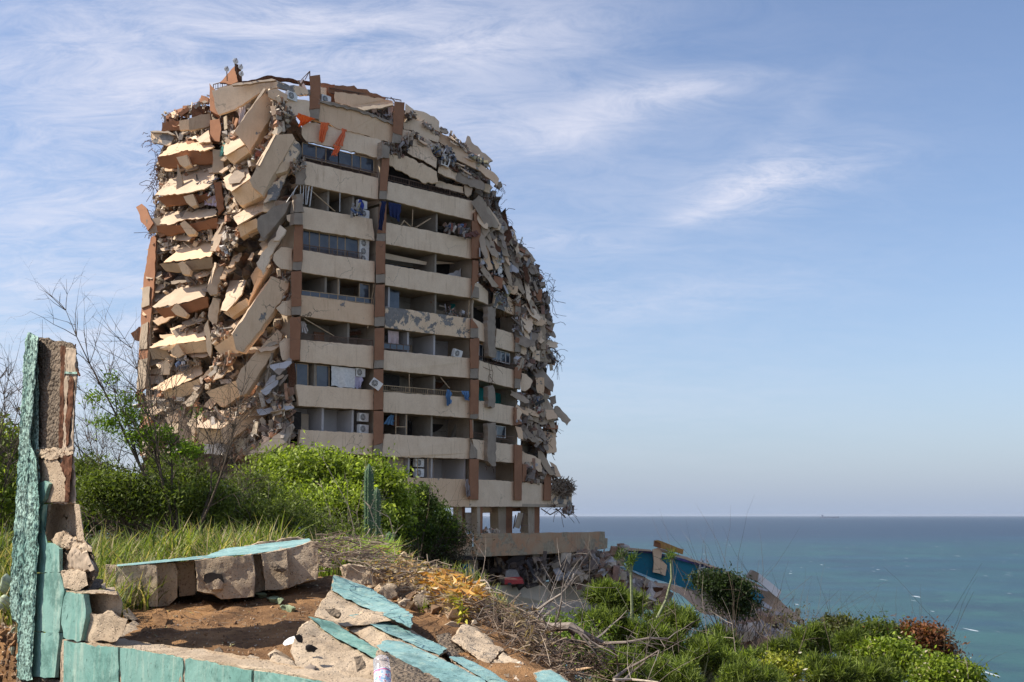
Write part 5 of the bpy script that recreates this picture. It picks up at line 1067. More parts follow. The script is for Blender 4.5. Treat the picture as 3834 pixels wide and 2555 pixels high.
rocky(wp('H', [(445,562),(600,565),(790,572),(800,590),(570,588),(450,574)], -.01), 'hollow_block', CINDER, WALL, cell=.03, amp=.006, th=.17, ext='ray')
rocky(wp('H', [(572,588),(795,578),(822,650),(812,740),(590,742)], -.10), 'hollow_block', CINDER, WALL, cell=.03, amp=.006, th=.06, ext='ray')
rocky(wp('H', [(572,588),(590,590),(600,720),(588,742),(575,720)], -.02), 'hollow_block', CINDER, WALL, cell=.03, amp=.004, th=.12, ext='ray')
rocky(wp('H', [(590,726),(700,728),(735,700),(760,702),(790,742),(862,762),(830,860),(790,905),(640,910),(560,905),(566,850),(580,745)], -.02), 'broken_block', CINDER, WALL, cell=.028, amp=.010, freq=10, th=.14, ext='ray', outline=.008, step=.04)
rocky(wp('H', [(378,1160),(430,900),(405,860),(440,570),(452,575),(420,870),(436,900),(415,1180)], -.06), 'crack_gap', RUST, WALL, cell=.04, amp=.004, th=.1, ext='ray')
rocky(wp('H', [(120,1150),(215,1140),(300,1160),(380,1160),(420,1175),(420,1500),(100,1500)], -.02), 'wall_foot', AGG, WALL, cell=.035, amp=.014, freq=14, th=.2, ext='ray', outline=.01, step=.05)
# -- fallen wall section lying on its side
SL = thing('fallen_wall_section', 'long fallen block wall section lying on its side with pale turquoise top', 'wall fragment', tuple(PF('H', 1400, 620, 7.5)))
for pts, Y in [([(715,395),(795,400),(805,610),(770,565),(720,545)],7.55),([(785,403),(860,396),(1060,382),(1068,500),(1070,665),(880,672),(820,642),(790,560)],7.3),([(1062,380),(1190,372),(1205,500),(1205,602),(1140,662),(1072,665)],7.38),
   ([(1192,374),(1322,354),(1330,480),(1325,592),(1280,602),(1218,604)],7.48),([(1318,352),(1530,337),(1702,322),(1722,400),(1728,500),(1720,606),(1500,622),(1440,585),(1340,562)],7.22),([(1698,326),(1782,318),(1800,560),(1732,582)],7.5),
   ([(1776,318),(1942,288),(1956,400),(1955,546),(1800,565)],7.36),([(1932,290),(2050,258),(2104,236),(2150,236),(2158,380),(2140,490),(1952,548)],7.45)]:
    rocky(pts3('H', pts, Y), 'block', CINDER, SL, cell=.03, amp=.011, freq=9, th=.42, outline=.008, step=.05, big=.012, seed=Y)
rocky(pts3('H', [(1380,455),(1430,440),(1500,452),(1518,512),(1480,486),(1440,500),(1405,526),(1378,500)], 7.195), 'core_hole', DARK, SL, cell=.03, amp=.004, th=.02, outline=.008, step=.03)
rocky(pts3('H', [(1400,530),(1440,505),(1478,490),(1515,516),(1500,560),(1420,560)], 7.19), 'rubble_plug', CINDER, SL, cell=.02, amp=.012, freq=20, th=.03, outline=.008, step=.03)
rocky(pts3('H', [(1830,400),(1880,385),(1900,405),(1935,420),(1910,445),(1870,430)], 7.32), 'rubble_plug', AGG, SL, cell=.02, amp=.012, freq=20, th=.03, outline=.008, step=.03)
rocky(pts3('H', [(1500,300),(1700,262),(1800,235),(2020,202),(2075,216),(2104,240),(1960,300),(1700,330)], 8.6), 'block', CINDER, SL, cell=.03, amp=.012, th=.1, outline=.01, step=.04)
PT = [(780,395,7.6),(1100,362,7.75),(1400,332,8.),(1520,286,8.35),(1800,250,8.5),(2090,216,8.55),(2112,232,8.2),(2030,262,7.9),(1950,292,7.6),(1800,306,7.45),(1710,320,7.4),(1550,332,7.35),(1400,350,7.35),(1100,378,7.32),(800,404,7.3)]
rocky([p*.998+Vector((0,0,.004)) for p in pts3('H', PT)], 'paint_layer', TURQB, SL, cell=.04, amp=.004, th=.02, outline=.008, step=.04, big=.002)
# -- broken blocks of the pile: painted top, raw block body
def fallen(label, paint, side, bm_=CINDER, pm=TURQB, amp=.009, th=.16):
    a = pts3('I', paint); b = pts3('I', side); t = thing('fallen_block', label, 'wall fragment', tuple(sum(a, Vector())/len(a)), 'painted block fragments in the foreground pile')
    k = max(range(len(paint)), key=lambda i: paint[i][0]); low = a[k:][::-1]
    rocky([p*1.004 for p in low]+b[::-1], 'block', bm_, t, th=th, cell=.022, amp=amp, freq=16, big=.006, outline=.006, step=.05, seed=paint[0][0]*.01)
    rocky([p*1.012 for p in a], 'block', bm_, t, th=th, cell=.03, amp=amp, freq=16, big=.006, seed=paint[0][0]*.01)
    rocky([p*.997+Vector((0, 0, .002)) for p in a], 'paint_layer', pm, t, cell=.025, amp=.005, freq=12, th=.025, outline=.008, step=.03, big=.004)
    return t
fallen('big turquoise slab fragment at the back top of the pile, with deep peeling marks', [(490,405,6.62),(600,440,6.66),(740,492,6.6),(900,590,6.3),(1065,690,6.0),(1055,788,5.78),(880,712,5.95),(700,636,6.2),(470,512,6.42)], [(400,600,6.15),(345,706,5.95),(575,782,5.8),(700,655,6.05)])
fallen('middle turquoise slab fragment, overlapping the raw block below its left end', [(580,690,6.1),(640,663,6.15),(720,667,6.2),(900,745,6.0),(1100,840,5.8),(1322,945,5.55),(1268,992,5.4),(1100,925,5.52),(940,850,5.7),(640,712,5.98)], [(590,790,5.85),(812,952,5.6),(925,880,5.6),(1250,1010,5.35)])
fallen('large pale block fragment with a narrow turquoise edge and broken holes, nearest the bottle', [(305,710,5.7),(480,748,5.75),(600,818,5.62),(800,943,5.37),(972,1062,5.12),(930,1064,5.05),(780,1012,5.15),(600,915,5.35),(460,832,5.5),(330,730,5.6)], [(240,790,5.45),(170,958,5.22),(220,1060,5.08),(300,1105,5.0),(780,1172,4.88),(960,1190,4.95)], pm=TURQ)
fallen('long turquoise slab fragment in front, running off the bottom edge', [(800,920,5.3),(880,884,5.4),(985,890,5.42),(1300,1022,5.12),(1590,1178,4.82),(1640,1240,4.7),(1300,1190,4.72),(1060,1070,4.93),(830,950,5.2)], [(815,985,5.1),(900,1300,4.6),(1300,1320,4.5)])
fallen('narrow turquoise strip fragment between the long slab and the bare blocks', [(1345,1000,5.42),(1440,1008,5.47),(1600,1085,5.27),(1770,1192,5.02),(1700,1232,4.92),(1500,1112,5.12),(1360,1020,5.35)], [(1400,1100,5.1),(1660,1300,4.7)])
fallen('small turquoise cornered block at the bottom edge, right end of the pile', [(1957,1122,5.2),(2020,1104,5.27),(2082,1100,5.3),(2150,1132,5.22),(2240,1205,5.05),(2000,1205,5.0)], [(1890,1195,4.95),(1950,1250,4.8)])
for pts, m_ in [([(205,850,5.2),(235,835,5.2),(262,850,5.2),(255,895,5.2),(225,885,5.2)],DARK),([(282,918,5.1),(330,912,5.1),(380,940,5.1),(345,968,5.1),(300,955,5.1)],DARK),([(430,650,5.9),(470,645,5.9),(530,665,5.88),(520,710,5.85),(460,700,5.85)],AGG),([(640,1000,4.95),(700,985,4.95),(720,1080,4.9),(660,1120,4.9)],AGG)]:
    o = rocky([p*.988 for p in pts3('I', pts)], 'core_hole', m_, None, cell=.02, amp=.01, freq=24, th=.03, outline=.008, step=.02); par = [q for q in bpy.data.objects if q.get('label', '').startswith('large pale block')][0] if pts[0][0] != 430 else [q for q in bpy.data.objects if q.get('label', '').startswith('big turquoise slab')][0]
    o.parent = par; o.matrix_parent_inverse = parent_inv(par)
def bare(label, pts, m_=CINDER, fr='I', th=.2, amp=.012, name='bare_block', cat='concrete block', group=None, cell=.026, Y=None):
    v = pts3(fr, pts, Y); o = hullrock(v, name, m_, None, th=th, cell=cell, amp=amp, freq=11, big=.012, seed=pts[0][0]*.013); return tag(o, label, cat, group)
bare('bare beige block leaning at the right of the pile under the dead twigs', [(1430,772,6.1),(1462,765,6.15),(1545,802,6.1),(1735,952,5.8),(1650,1046,5.5),(1610,1064,5.5),(1500,975,5.6),(1352,882,5.8)])
bare('lower bare beige block touching the bottom edge right of the turquoise strip', [(1632,1060,5.5),(1738,962,5.72),(1840,1040,5.55),(1926,1112,5.4),(1895,1205,5.2),(1790,1215,5.2)])
bare('brown broken block wedged behind the middle turquoise slab', [(1240,850,6.),(1330,840,6.05),(1440,950,5.8),(1520,1040,5.6),(1380,1030,5.5),(1280,950,5.7)], AGG, th=.1)
bare('raw block under the long front slab, right of the clear bottle', [(860,960,5.05),(1060,1080,4.8),(1260,1160,4.62),(1290,1300,4.4),(960,1300,4.4),(930,1100,4.7)], AGG, th=.1)
bare('pale square block chunk lying on the soil beside the pillar foot', [(785,835,6.55),(905,768,6.75),(985,830,6.7),(975,850,6.6),(850,902,6.4),(790,860,6.45)], fr='H', th=.08, amp=.005)
bare('flat grey brick leaning on the corner of the fallen wall section', [(830,700,6.9),(870,680,7.0),(940,765,6.85),(900,775,6.75),(840,745,6.8)], fr='H', th=.1, amp=.006)
bare('rough brown mortar clod on the wall ledge beside the pillar', [(548,520,6.1),(600,495,6.2),(685,500,6.2),(682,545,6.1),(640,568,6.),(560,560,6.)], AGG, fr='H', th=.08, name='mortar_clod', amp=.02)
bare('yellowish crumb of mortar against the fallen wall section', [(685,520,6.5),(712,515,6.55),(712,550,6.5),(690,545,6.45)], fr='H', th=.05, name='mortar_clod')
bare('small triangular stone wedged under the fallen wall section', [(680,570,6.4),(770,535,6.6),(780,560,6.5),(720,572,6.4)], fr='H', th=.06, name='stone', cat='stone')
bare('dark soil clod under the left end of the fallen wall section', [(1032,745,6.7),(1060,700,6.9),(1130,705,6.9),(1142,760,6.75),(1110,820,6.55),(1050,805,6.55)], SOIL, fr='H', th=.1, name='soil_clod', cat='soil clod', amp=.02)
bare('small split stone on the wall top in the middle of the soil', [(1660,1020,5.3),(1690,1000,5.4),(1752,1010,5.4),(1740,1062,5.2),(1668,1060,5.2)], fr='H', th=.06, name='stone', cat='stone')
bare('broken brown chunk on the wall top just left of the big pale block', [(1825,1040,5.1),(1850,990,5.2),(1900,1010,5.2),(1985,1045,5.1),(2012,1095,5.0),(1900,1100,4.95)], fr='H', th=.08, name='stone', cat='stone')
bare('rounded grey stone against the foot of the big pale block', [(2065,1085,4.95),(2100,1072,5.0),(2135,1085,5.0),(2138,1120,4.9),(2070,1115,4.9)], CONC, fr='H', th=.05, name='stone', cat='stone')
bare('small rounded pebble on the bare soil', [(1440,960,5.7),(1480,950,5.75),(1505,975,5.7),(1480,1000,5.6),(1445,990,5.6)], AGG, fr='H', th=.05, name='stone', cat='stone', amp=.004)
for i, (q, lab, Y) in enumerate([([(545,350),(600,322),(700,325),(760,345),(765,470),(700,470),(560,420)],'wide yellowish chunk behind the big turquoise slab',7.2),([(830,490),(900,455),(945,480),(950,560),(900,580),(830,530)],'pale angular chunk in the twigs behind the turquoise slab',6.9),
   ([(940,490),(1010,480),(1075,510),(1060,570),(990,585),(945,550)],'grey chunk with gravel face in the middle of the twig heap',6.9),([(1080,560),(1150,510),(1200,520),(1195,600),(1110,645),(1075,610)],'tan chunk just left of the orange dry leaves',6.8),
   ([(965,600),(1010,570),(1050,575),(1020,630),(985,625)],'small pointed chunk below the gravelly grey one',6.6),([(1280,790),(1340,745),(1400,760),(1405,830),(1330,870)],'greyish chunk touching the upper end of the leaning bare block',6.3),
   ([(10,985),(60,950),(120,985),(230,1060),(170,1085),(60,1075)],'broken lump left of the big pale block',5.3),([(380,215),(480,195),(640,225),(870,262),(880,300),(640,290),(400,260)],'long brown mortar ridge in the grass behind the pile',9.5),
   ([(380,265),(430,255),(470,290),(460,330),(390,330)],'yellowish clod beside the right end of the fallen wall section',8.6)]):
    bare(lab, [(x, y, Y) for x, y in q], AGG if i in (2, 7) else CINDER, th=.14, name='block_chunk', cat='rubble chunk', amp=.014)
o = rocky(pts3('I', [(770,322,7.9),(850,325,7.9),(980,350,7.8),(1140,378,7.7),(1140,388,7.6),(980,372,7.6),(800,342,7.7)]), 'wooden_board', paint_mat('grey_wood', (.48,.42,.34), (.38,.33,.27), streak=0, crack=0, scale=6), None, cell=.05, amp=.003, th=.03); tag(o, 'weathered grey board lying across the twigs behind the pile', 'wooden board')
# -- plastic bottle
def bottle():
    t = thing('plastic_bottle', 'clear crumpled plastic bottle upside down with pink and blue label', 'bottle', tuple(PF('I', 845, 1180, 4.35)))
    a, b = PF('I', 836, 1008, 4.4), PF('I', 856, 1290, 4.3); ax = (b-a); L = ax.length; ax.normalize(); u = ax.cross(Vector((0, 1, 0))).normalized(); w = ax.cross(u)
    m, T, bs, tc = mat('clear_plastic', .12); bs.inputs['Transmission Weight'].default_value = .75; bs.inputs['IOR'].default_value = 1.2; bs.inputs['Base Color'].default_value = (.88,.86,.88,1); bs.inputs['Specular IOR Level'].default_value = .6
    def lathe(prof, name, mt):
        mb = MB(); n = 28; vs = []
        for s, r in prof:
            for k in range(n): an = 2*math.pi*k/n; rr = r*(1+.03*math.sin(an*5+s*40)); vs.append(a+ax*s+(u*math.cos(an)+w*math.sin(an))*rr)
        mb.add(vs, [(j*n+k, j*n+(k+1) % n, (j+1)*n+(k+1) % n, (j+1)*n+k) for j in range(len(prof)-1) for k in range(n)]); mb.build(name, mt, t, True)
    R = .031; lathe([(.006,.002),(.002,.014),(0,.022),(.004,.027),(.012,.030),(.03,R),(.036,R*.95),(.044,R),(.056,R*.96),(.066,R),(.2,R),(L*.9,R*.9),(L,.014)], 'body', m)
    ml, T, bs, tc = mat('label_paper', .5); n = T.noise(tc, 60, 2); sp = T.a('TexVoronoi'); T.set(sp, 'Vector', tc); sp.inputs['Scale'].default_value = 70
    col = T.mix(T.rng(n, .45, .6), (.75,.70,.72), (.25,.42,.60)); col = T.mix(T.rng(sp.outputs[0], .35, .2), col, (.65,.12,.22)); T.set(bs, 'Base Color', col)
    lathe([(.060,R*1.02),(.064,R*1.03),(.13,R*1.03),(.14,R*1.02)], 'paper_label', ml)
    lathe([(.064,R*1.035),(.069,R*1.035)], 'label_stripe', plain('label_pink', (.65,.16,.28), .5))
bottle()
# -- prickly pear pads on the soil and at the left edge
def pad(fr, pts, lab, Y=None, name='cactus_pad'):
    v = [hit(*SS(fr, x, y)) for x, y in pts] if Y is None else pts3(fr, pts, Y)
    v = [(p or PF(fr, *q, 6.5)) for p, q in zip(v, pts)]; c = sum(v, Vector())/len(v)
    if Y is None: z = c.z; v = [Vector((p.x, p.y, z+.025)) for p in v]
    bm = bmesh.new(); n = len(v); e = Vector((0, 0, .02)) if Y is None else Vector((.01, .03, 0))
    rings = []
    for s, h in ((.0, 1.), (.7, .8), (1., 0.), (.7, -.8), (.0, -1.)): rings.append([bm.verts.new(c+(p-c)*s+e*h) for p in v] if s else [bm.verts.new(c+e*h)])
    for r0, r1 in zip(rings, rings[1:]):
        for i in range(n):
            j = (i+1) % n
            q = [r0[i % len(r0)], r0[j % len(r0)], r1[j % len(r1)], r1[i % len(r1)]]; q = list(dict.fromkeys(q))
            if len(q) > 2: bm.faces.new(q)
    bmesh.ops.recalc_face_normals(bm, faces=bm.faces[:]); bmesh.ops.subdivide_edges(bm, edges=bm.edges[:], cuts=1); displace(bm, .004, 30)
    o = bm_obj(bm, name, plain('pad_green'+str(round(c.x, 2)), (.22,.27,.17) if Y is None else (.42,.47,.33), .7, .35, 25)); return tag(o, lab, 'cactus pad', 'loose prickly pear pads')
def oval(cx, cy, rx, ry, rot=0, n=14): return [(cx+rx*math.cos(a)*math.cos(rot)-ry*math.sin(a)*math.sin(rot), cy+rx*math.cos(a)*math.sin(rot)+ry*math.sin(a)*math.cos(rot)) for a in [2*math.pi*k/n for k in range(n)]]
pad('H', oval(1865,645,60,34,.2), 'round grey-green cactus pad lying on the soil'); pad('H', oval(1950,705,58,20,.25), 'narrow cactus pad right of the round one'); pad('H', oval(1762,610,52,18,.1), 'shrivelled cactus pad under the fallen wall section')
pad('H', oval(38,520,22,72,.1), 'upright pale cactus pad at the left edge', 6.9); pad('H', oval(30,650,38,60,0), 'large lower pale cactus pad at the left edge', 6.8); pad('H', oval(100,860,14,50,0), 'thin cactus pad edge-on behind the pillar foot', 6.6); pad('H', oval(104,970,12,40,0), 'small dark cactus pad low behind the pillar foot', 6.5)
# -- crushed white cup
mb = MB(); v = pts3('I', [(115,905,5.75),(150,880,5.8),(205,862,5.85),(200,900,5.7),(130,918,5.7)]); mb.add(v+[p+Vector((0,.04,.01)) for p in v], [(0,1,2,3,4),(9,8,7,6,5)]+[(i,(i+1)%5,(i+1)%5+5,i+5) for i in range(5)]); tag(mb.build('plastic_scrap', WHITE), 'white plastic scrap half buried left of the big pale block', 'litter')
# -- pebbles and crumbs, loose soil
mb = MB(); SP = [(.30,.19,.11),(.22,.13,.075),(.42,.32,.22),(.50,.42,.33),(.16,.10,.06),(.36,.25,.16)]
def strew(mb, fr, poly, n, s0, s1, pal, flat=False, lift=.3, jit=.6):
    for _ in range(n):
        p = hit(*SS(fr, *inside(poly)))
        if p is None: continue
        s = s0+(s1-s0)*rnd()**3; p.z += s*lift
        if flat: rbox(mb, p, s, s*.5, s*.06, pal, .2)
        else:
            q = Euler((U(0, 6), U(0, 6), U(0, 6))).to_matrix(); c = random.choice(pal); k = U(.7, 1.15); R = lambda: s*U(.5, 1.1)
            mb.add([p+q@Vector(v) for v in ((R(),0,0),(-R(),0,0),(0,R(),0),(0,-R(),0),(0,0,R()*.7),(0,0,-R()*.7))], [(0,2,4),(2,1,4),(1,3,4),(3,0,4),(2,0,5),(1,2,5),(3,1,5),(0,3,5)], 0, tuple(x*k for x in c))
strew(mb, 'H', [(0,700),(110,760),(120,1150),(0,1180)], 220, .005, .03, SP)
strew(mb, 'H', [(600,900),(850,700),(1200,600),(2150,480),(2353,520),(2050,800),(1950,1000),(2353,1180),(1700,1060),(1250,1000)], 2600, .002, .011, SP)
strew(mb, 'I', [(370,200),(900,250),(1500,600),(1700,800),(1450,780),(1050,650),(600,430),(480,400),(360,420)], 900, .003, .03, SP+[(.45,.36,.26)])
strew(mb, 'I', [(1000,850),(1400,780),(1950,1100),(1900,1190),(1300,1190),(900,1000)], 500, .003, .02, SP)
SC_ = [(.28,.16,.08),(.20,.11,.06),(.33,.20,.11),(.15,.085,.05)]
strew(mb, 'H', [(900,680),(1300,640),(1900,560),(2000,760),(1900,980),(1500,1000),(1000,900)], 260, .005, .024, SC_, lift=.1); strew(mb, 'H', [(0,700),(110,760),(120,1150),(0,1180)], 120, .008, .05, SC_, lift=.1)
strew(mb, 'I', [(560,330),(1000,350),(1300,470),(1500,640),(1400,760),(1000,640),(700,470)], 260, .012, .075, [(.42,.31,.2),(.34,.25,.17),(.28,.20,.13),(.24,.15,.09)], lift=.3)
o = mb.build('gravel', RUB); tag(o, 'small stones and crumbs strewn on the soil', 'gravel', kind='stuff')
# ---------------------------------------------------------------- ruined pool terrace near the sea
POOL = thing('ruined_pool', 'broken swimming pool shell with blue wall and collapsed beige deck above the sea', 'swimming pool', tuple(PF('J', 1200, 900, 104)))
PB = paint_mat('pool_blue', (.025,.16,.235), (.03,.19,.26), streak=.1, crack=.3, peel=.02); DECK = paint_mat('pool_deck', (.52,.37,.26), (.44,.31,.22), peel=.12, peelc=(.33,.27,.22), streak=.2)
PURP = plain('pool_tile_band', (.07,.07,.19)); PBL = plain('pool_light_blue', (.33,.50,.55))
def pj(pts, kx, kz, off, th, m_, name, r=.05, label=None, parent=POOL, Y=104):
    mb = MB(); sheet(mb, 'J', pts, Y, off, kx, kz, th=th, r=r, step=.5); o = mb.build(name, m_, parent)
    if label and parent: o['label'] = label
    return o
pj([(545,400),(820,402),(1000,448),(1400,548),(1560,610),(1800,800),(1760,880),(1500,800),(1060,700),(910,655),(800,622),(640,556),(560,480)], -.1, 0, 0, .4, PB, 'pool_wall')
pj([(568,376),(815,388),(1000,432),(1250,500),(1420,545),(1420,560),(1250,522),(1000,456),(815,408),(568,394)], -.1, 0, -.2, .3, PURP, 'tile_band', 0)
pj([(548,380),(558,362),(620,358),(700,366),(790,374),(805,390),(570,378)], -.1, .5, -.3, .6, DECK, 'coping')
pj([(868,360),(1000,405),(1210,470),(1400,535),(1395,545),(1200,488),(880,395)], -.1, .8, -.3, .6, DECK, 'coping')
pj([(470,520),(560,530),(640,556),(800,622),(910,655),(820,640),(700,600),(620,560),(520,545)], -.2, .8, -.2, .3, PBL, 'pool_floor')
pj([(808,372),(860,358),(892,398),(882,460),(936,512),(920,604),(862,582),(812,572),(820,480)], 0, 0, -.4, .4, CREAMD, 'hanging_concrete', .12)
pj([(470,522),(560,540),(650,562),(800,650),(1060,705),(1160,740),(1230,900),(1130,832),(1040,760),(960,720),(830,800),(700,720),(640,660),(560,600)], -.3, 1.2, -1.5, .4, DECK, 'deck_slab', .1)
pj([(1400,545),(1560,600),(1700,660),(1850,750),(2060,930),(2130,1000),(2148,1058),(2080,1010),(1950,985),(1820,900),(1760,880),(1500,800),(1560,760),(1700,760),(1500,640)], -.3, 1.0, -.8, .5, DECK, 'deck_slab', .1)
pj([(1060,705),(1300,700),(1760,880),(1900,990),(2000,1100),(1800,1180),(1600,1050),(1400,960),(1230,930),(1150,830)], -.2, 1., -1., .5, DECK, 'deck_slab', .15)
pj([(1480,650),(1560,640),(1780,770),(1760,860),(1560,740)], -.2, .4, -1.4, .2, PB, 'pool_wall'); pj([(1740,800),(1870,890),(1850,900),(1700,830)], -.2, .8, -1.8, .2, LILAC, 'tile_band')
pj([(1560,650),(1830,730),(1820,742),(1600,670)], -.2, .8, -1.6, .2, LILAC, 'coping')
pj([(690,705),(965,712),(962,745),(700,748)], .2, -.4, -2.2, .8, RUST, 'broken_beam'); pj([(700,745),(820,748),(820,830),(760,840)], 0, 0, .5, 1, DARK, 'gap'); pj([(820,750),(960,748),(940,830),(825,860)], 0, 0, -2., .5, CONCW, 'broken_beam')
pj([(720,660),(760,632),(850,705),(760,712)], .4, .2, -2.1, .3, CONC, 'broken_beam'); pj([(560,600),(700,720),(700,760),(590,680),(480,560),(500,545)], .3, .6, -2.2, .5, CONCW, 'broken_beam')
pj([(380,392),(470,382),(560,400),(560,520),(480,525),(400,470)], .1, 0, -.5, 1, DECK, 'side_wall', .1)
t = pj([(1650,605),(1692,555),(1745,580),(1732,652),(1680,640),(1650,630)], -.3, -.2, -1.2, 1, CONC, 'broken_beam'); pj([(1742,580),(1942,742),(1918,802),(1734,655)], -.2, .9, -1.2, .8, paint_mat('white_slab', (.72,.68,.62), (.62,.58,.52)), 'tilted_slab')
pj([(825,345),(828,296),(882,320),(878,362)], -.6, 0, -.6, .8, ORANGE, 'planter_end'); pj([(828,294),(860,290),(1082,372),(1074,416),(880,362),(880,318)], .4, 0, -.6, .8, paint_mat('ochre_paint', (.42,.22,.07), (.36,.19,.07)), 'planter_side')
pj([(2058,950),(2086,888),(2112,902),(2092,975)], .3, 0, -1.4, .4, CONCW, 'post_stub'); pj([(2090,970),(2140,990),(2150,1062),(2100,1030)], .3, 0, -1.2, .5, RUST, 'broken_beam', .1)
mb = MB()
for x in (1238, 1278):
    q = [PF('J', x, 455, 103.6), PF('J', x-30, 600, 103.4)]; mb.bar(q[0], q[1], .12); mb.bar(q[0], PF('J', x+18, 480, 104), .12)
for k in range(4): y = 530+k*24; mb.bar(PF('J', 1226-k*4, y, 103.5), PF('J', 1268-k*4, y+5, 103.5), .1)
mb.build('ladder', plain('chrome', (.6,.62,.63), .3), POOL)
mb = MB()
for poly, n, s0, s1, o_ in [([(460,380),(560,350),(560,400),(470,420)],60,.1,.5,(-1,1)),([(640,680),(960,740),(950,830),(700,830),(560,600)],160,.15,.8,(-2,0)),([(1480,1080),(1700,1080),(1950,1200),(1960,1340),(1780,1330),(1500,1220)],300,.2,1.1,(-12,-8)),
   ([(1560,980),(1900,980),(2050,1080),(1800,1200),(1550,1120)],220,.15,.8,(-8,-3)),([(500,560),(640,700),(640,800),(560,760)],120,.15,.7,(-4,-2))]:
    for _ in range(n):
        x, y = inside(poly); s = s0+(s1-s0)*rnd()**2; rbox(mb, PF('J', x, y, 104+U(*o_)), s, s*U(.5, .9), s*U(.15, .6), [(.42,.34,.28),(.33,.27,.24),(.25,.21,.19),(.5,.44,.4),(.36,.22,.15)], .4)
mb.build('slab_rubble', RUB, POOL)['kind'] = 'stuff'
def rockb(label, pts, Y, m_=CONC): v = [PF('J', x, y, Y) for x, y in pts]; tag(hullrock(v, 'concrete_boulder', m_, None, th=2.5, cell=.5, amp=.1, freq=.8, big=.15), label, 'concrete slab')
rockb('grey broken slab lying on the slope behind the right-hand bushes', [(1665,1200),(1720,1140),(1850,1150),(1945,1180),(1955,1250),(1800,1240),(1690,1230)], 92)
rockb('second grey slab tilted beneath the first on the slope', [(1500,1140),(1560,1090),(1700,1110),(1690,1180),(1560,1190)], 90)
rockb('pale round concrete lump low on the slope', [(1490,1260),(1510,1215),(1560,1225),(1580,1260),(1550,1295),(1500,1290)], 88, LILAC)
# ---------------------------------------------------------------- vegetation
rng = np.random.default_rng(11)
def np_mesh(name, co, k, cols, m_, parent=None):
    """co: (n*k,3) vertices of n separate k-gons."""
    n = len(co)//k; me = bpy.data.meshes.new(name); me.vertices.add(n*k); me.vertices.foreach_set('co', co.astype(np.float32).ravel())
    me.loops.add(n*k); me.loops.foreach_set('vertex_index', np.arange(n*k, dtype=np.int32)); me.polygons.add(n)
    me.polygons.foreach_set('loop_start', np.arange(0, n*k, k, dtype=np.int32)); me.polygons.foreach_set('loop_total', np.full(n, k, dtype=np.int32))
    me.materials.append(m_); me.update(calc_edges=True)
    a = me.color_attributes.new('Col', 'FLOAT_COLOR', 'POINT'); c = np.ones((n*k, 4), np.float32); c[:, :3] = np.repeat(cols, k, axis=0); a.data.foreach_set('color', c.ravel())
    o = bpy.data.objects.new(name, me); COL.objects.link(o)
    if parent: o.parent = parent; o.matrix_parent_inverse = parent_inv(parent)
    return o
def unit(a): return a/np.maximum(np.linalg.norm(a, axis=1, keepdims=True), 1e-9)
def leaf_arr(ells, n, size, cols, clump=.16, shell=.6, per=40, up=.5, asp=.45):
    w = np.array([e[1][0]*e[1][2] for e in ells], float); w /= w.sum(); m = max(1, n//per)
    ei = rng.choice(len(ells), m, p=w); d = unit(rng.normal(size=(m, 3))); d[:, 2] = np.abs(d[:, 2])*np.where(rng.random(m) < .75, 1, -1)
    C = np.array([tuple(e[0]) for e in ells]); R = np.array([e[1] for e in ells], float)
    rad = shell+(1-shell)*rng.random(m)**.6; cc = C[ei]+d*R[ei]*rad[:, None]*(1+.12*rng.normal(size=(m, 1)))
    cs = clump*(.6+.8*rng.random(m)); ct = rng.random(m)
    idx = np.repeat(np.arange(m), per); N = len(idx)
    p = cc[idx]+rng.normal(size=(N, 3))*cs[idx][:, None]*np.array([1, 1, .7])
    a = unit(rng.normal(size=(N, 3))+np.array([0, 0, .2])); nn = unit(rng.normal(size=(N, 3))*.8+np.array([0, 0, up])); b = unit(np.cross(a, nn)); s = size*(.6+.8*rng.random((N, 1)))
    co = np.stack([p-a*s*.5, p+b*s*asp*.5, p+a*s*.5, p-b*s*asp*.5], 1).reshape(-1, 3)
    c0, c1 = np.array(cols[0]), np.array(cols[1]); t = np.clip(.5*ct[idx]+.5*rng.random(N), 0, 1)[:, None]; col = c0+(c1-c0)*t; col *= (.75+.5*rng.random((N, 1)))*(.55+.8*rng.random(m)**1.3)[idx][:, None]
    if len(cols) > 2: k = rng.random(N) < .04; col[k] = np.array(cols[2])
    return co, col, C, R
def ell(x, y, rx, ry, Y, dy=None):
    c = PF('T', x, y, Y); k = .6137*Y/1; r = rx/2614*Y; return (c, (r, (dy if dy else r*.8), ry/2614*Y))
def twig(mb, p, d, L, r, lvl, col, spread=.7, grav=0., seg=4, kids=3, n=4):
    pts = [p]; rs = [r]; q = p; dd = d.normalized()
    for k in range(seg):
        dd = (dd+rvec()*.18+Vector((0, 0, grav))).normalized(); q = q+dd*L/seg; pts.append(q); rs.append(r*(1-.75*(k+1)/seg))
    mb.tube(pts, rs, n if lvl > 1 else 3, col=col)
    TIPS.append(q)
    if lvl > 0:
        for _ in range(kids):
            i = random.randint(1, seg); nd = (dd+rvec()*spread*1.5).normalized(); twig(mb, pts[i], nd, L*U(.45, .75), rs[i]*.8+.0005, lvl-1, col, spread, grav, seg, kids, n)
TIPS = []
BR = (.10,.075,.055); GRY = (.26,.22,.18)
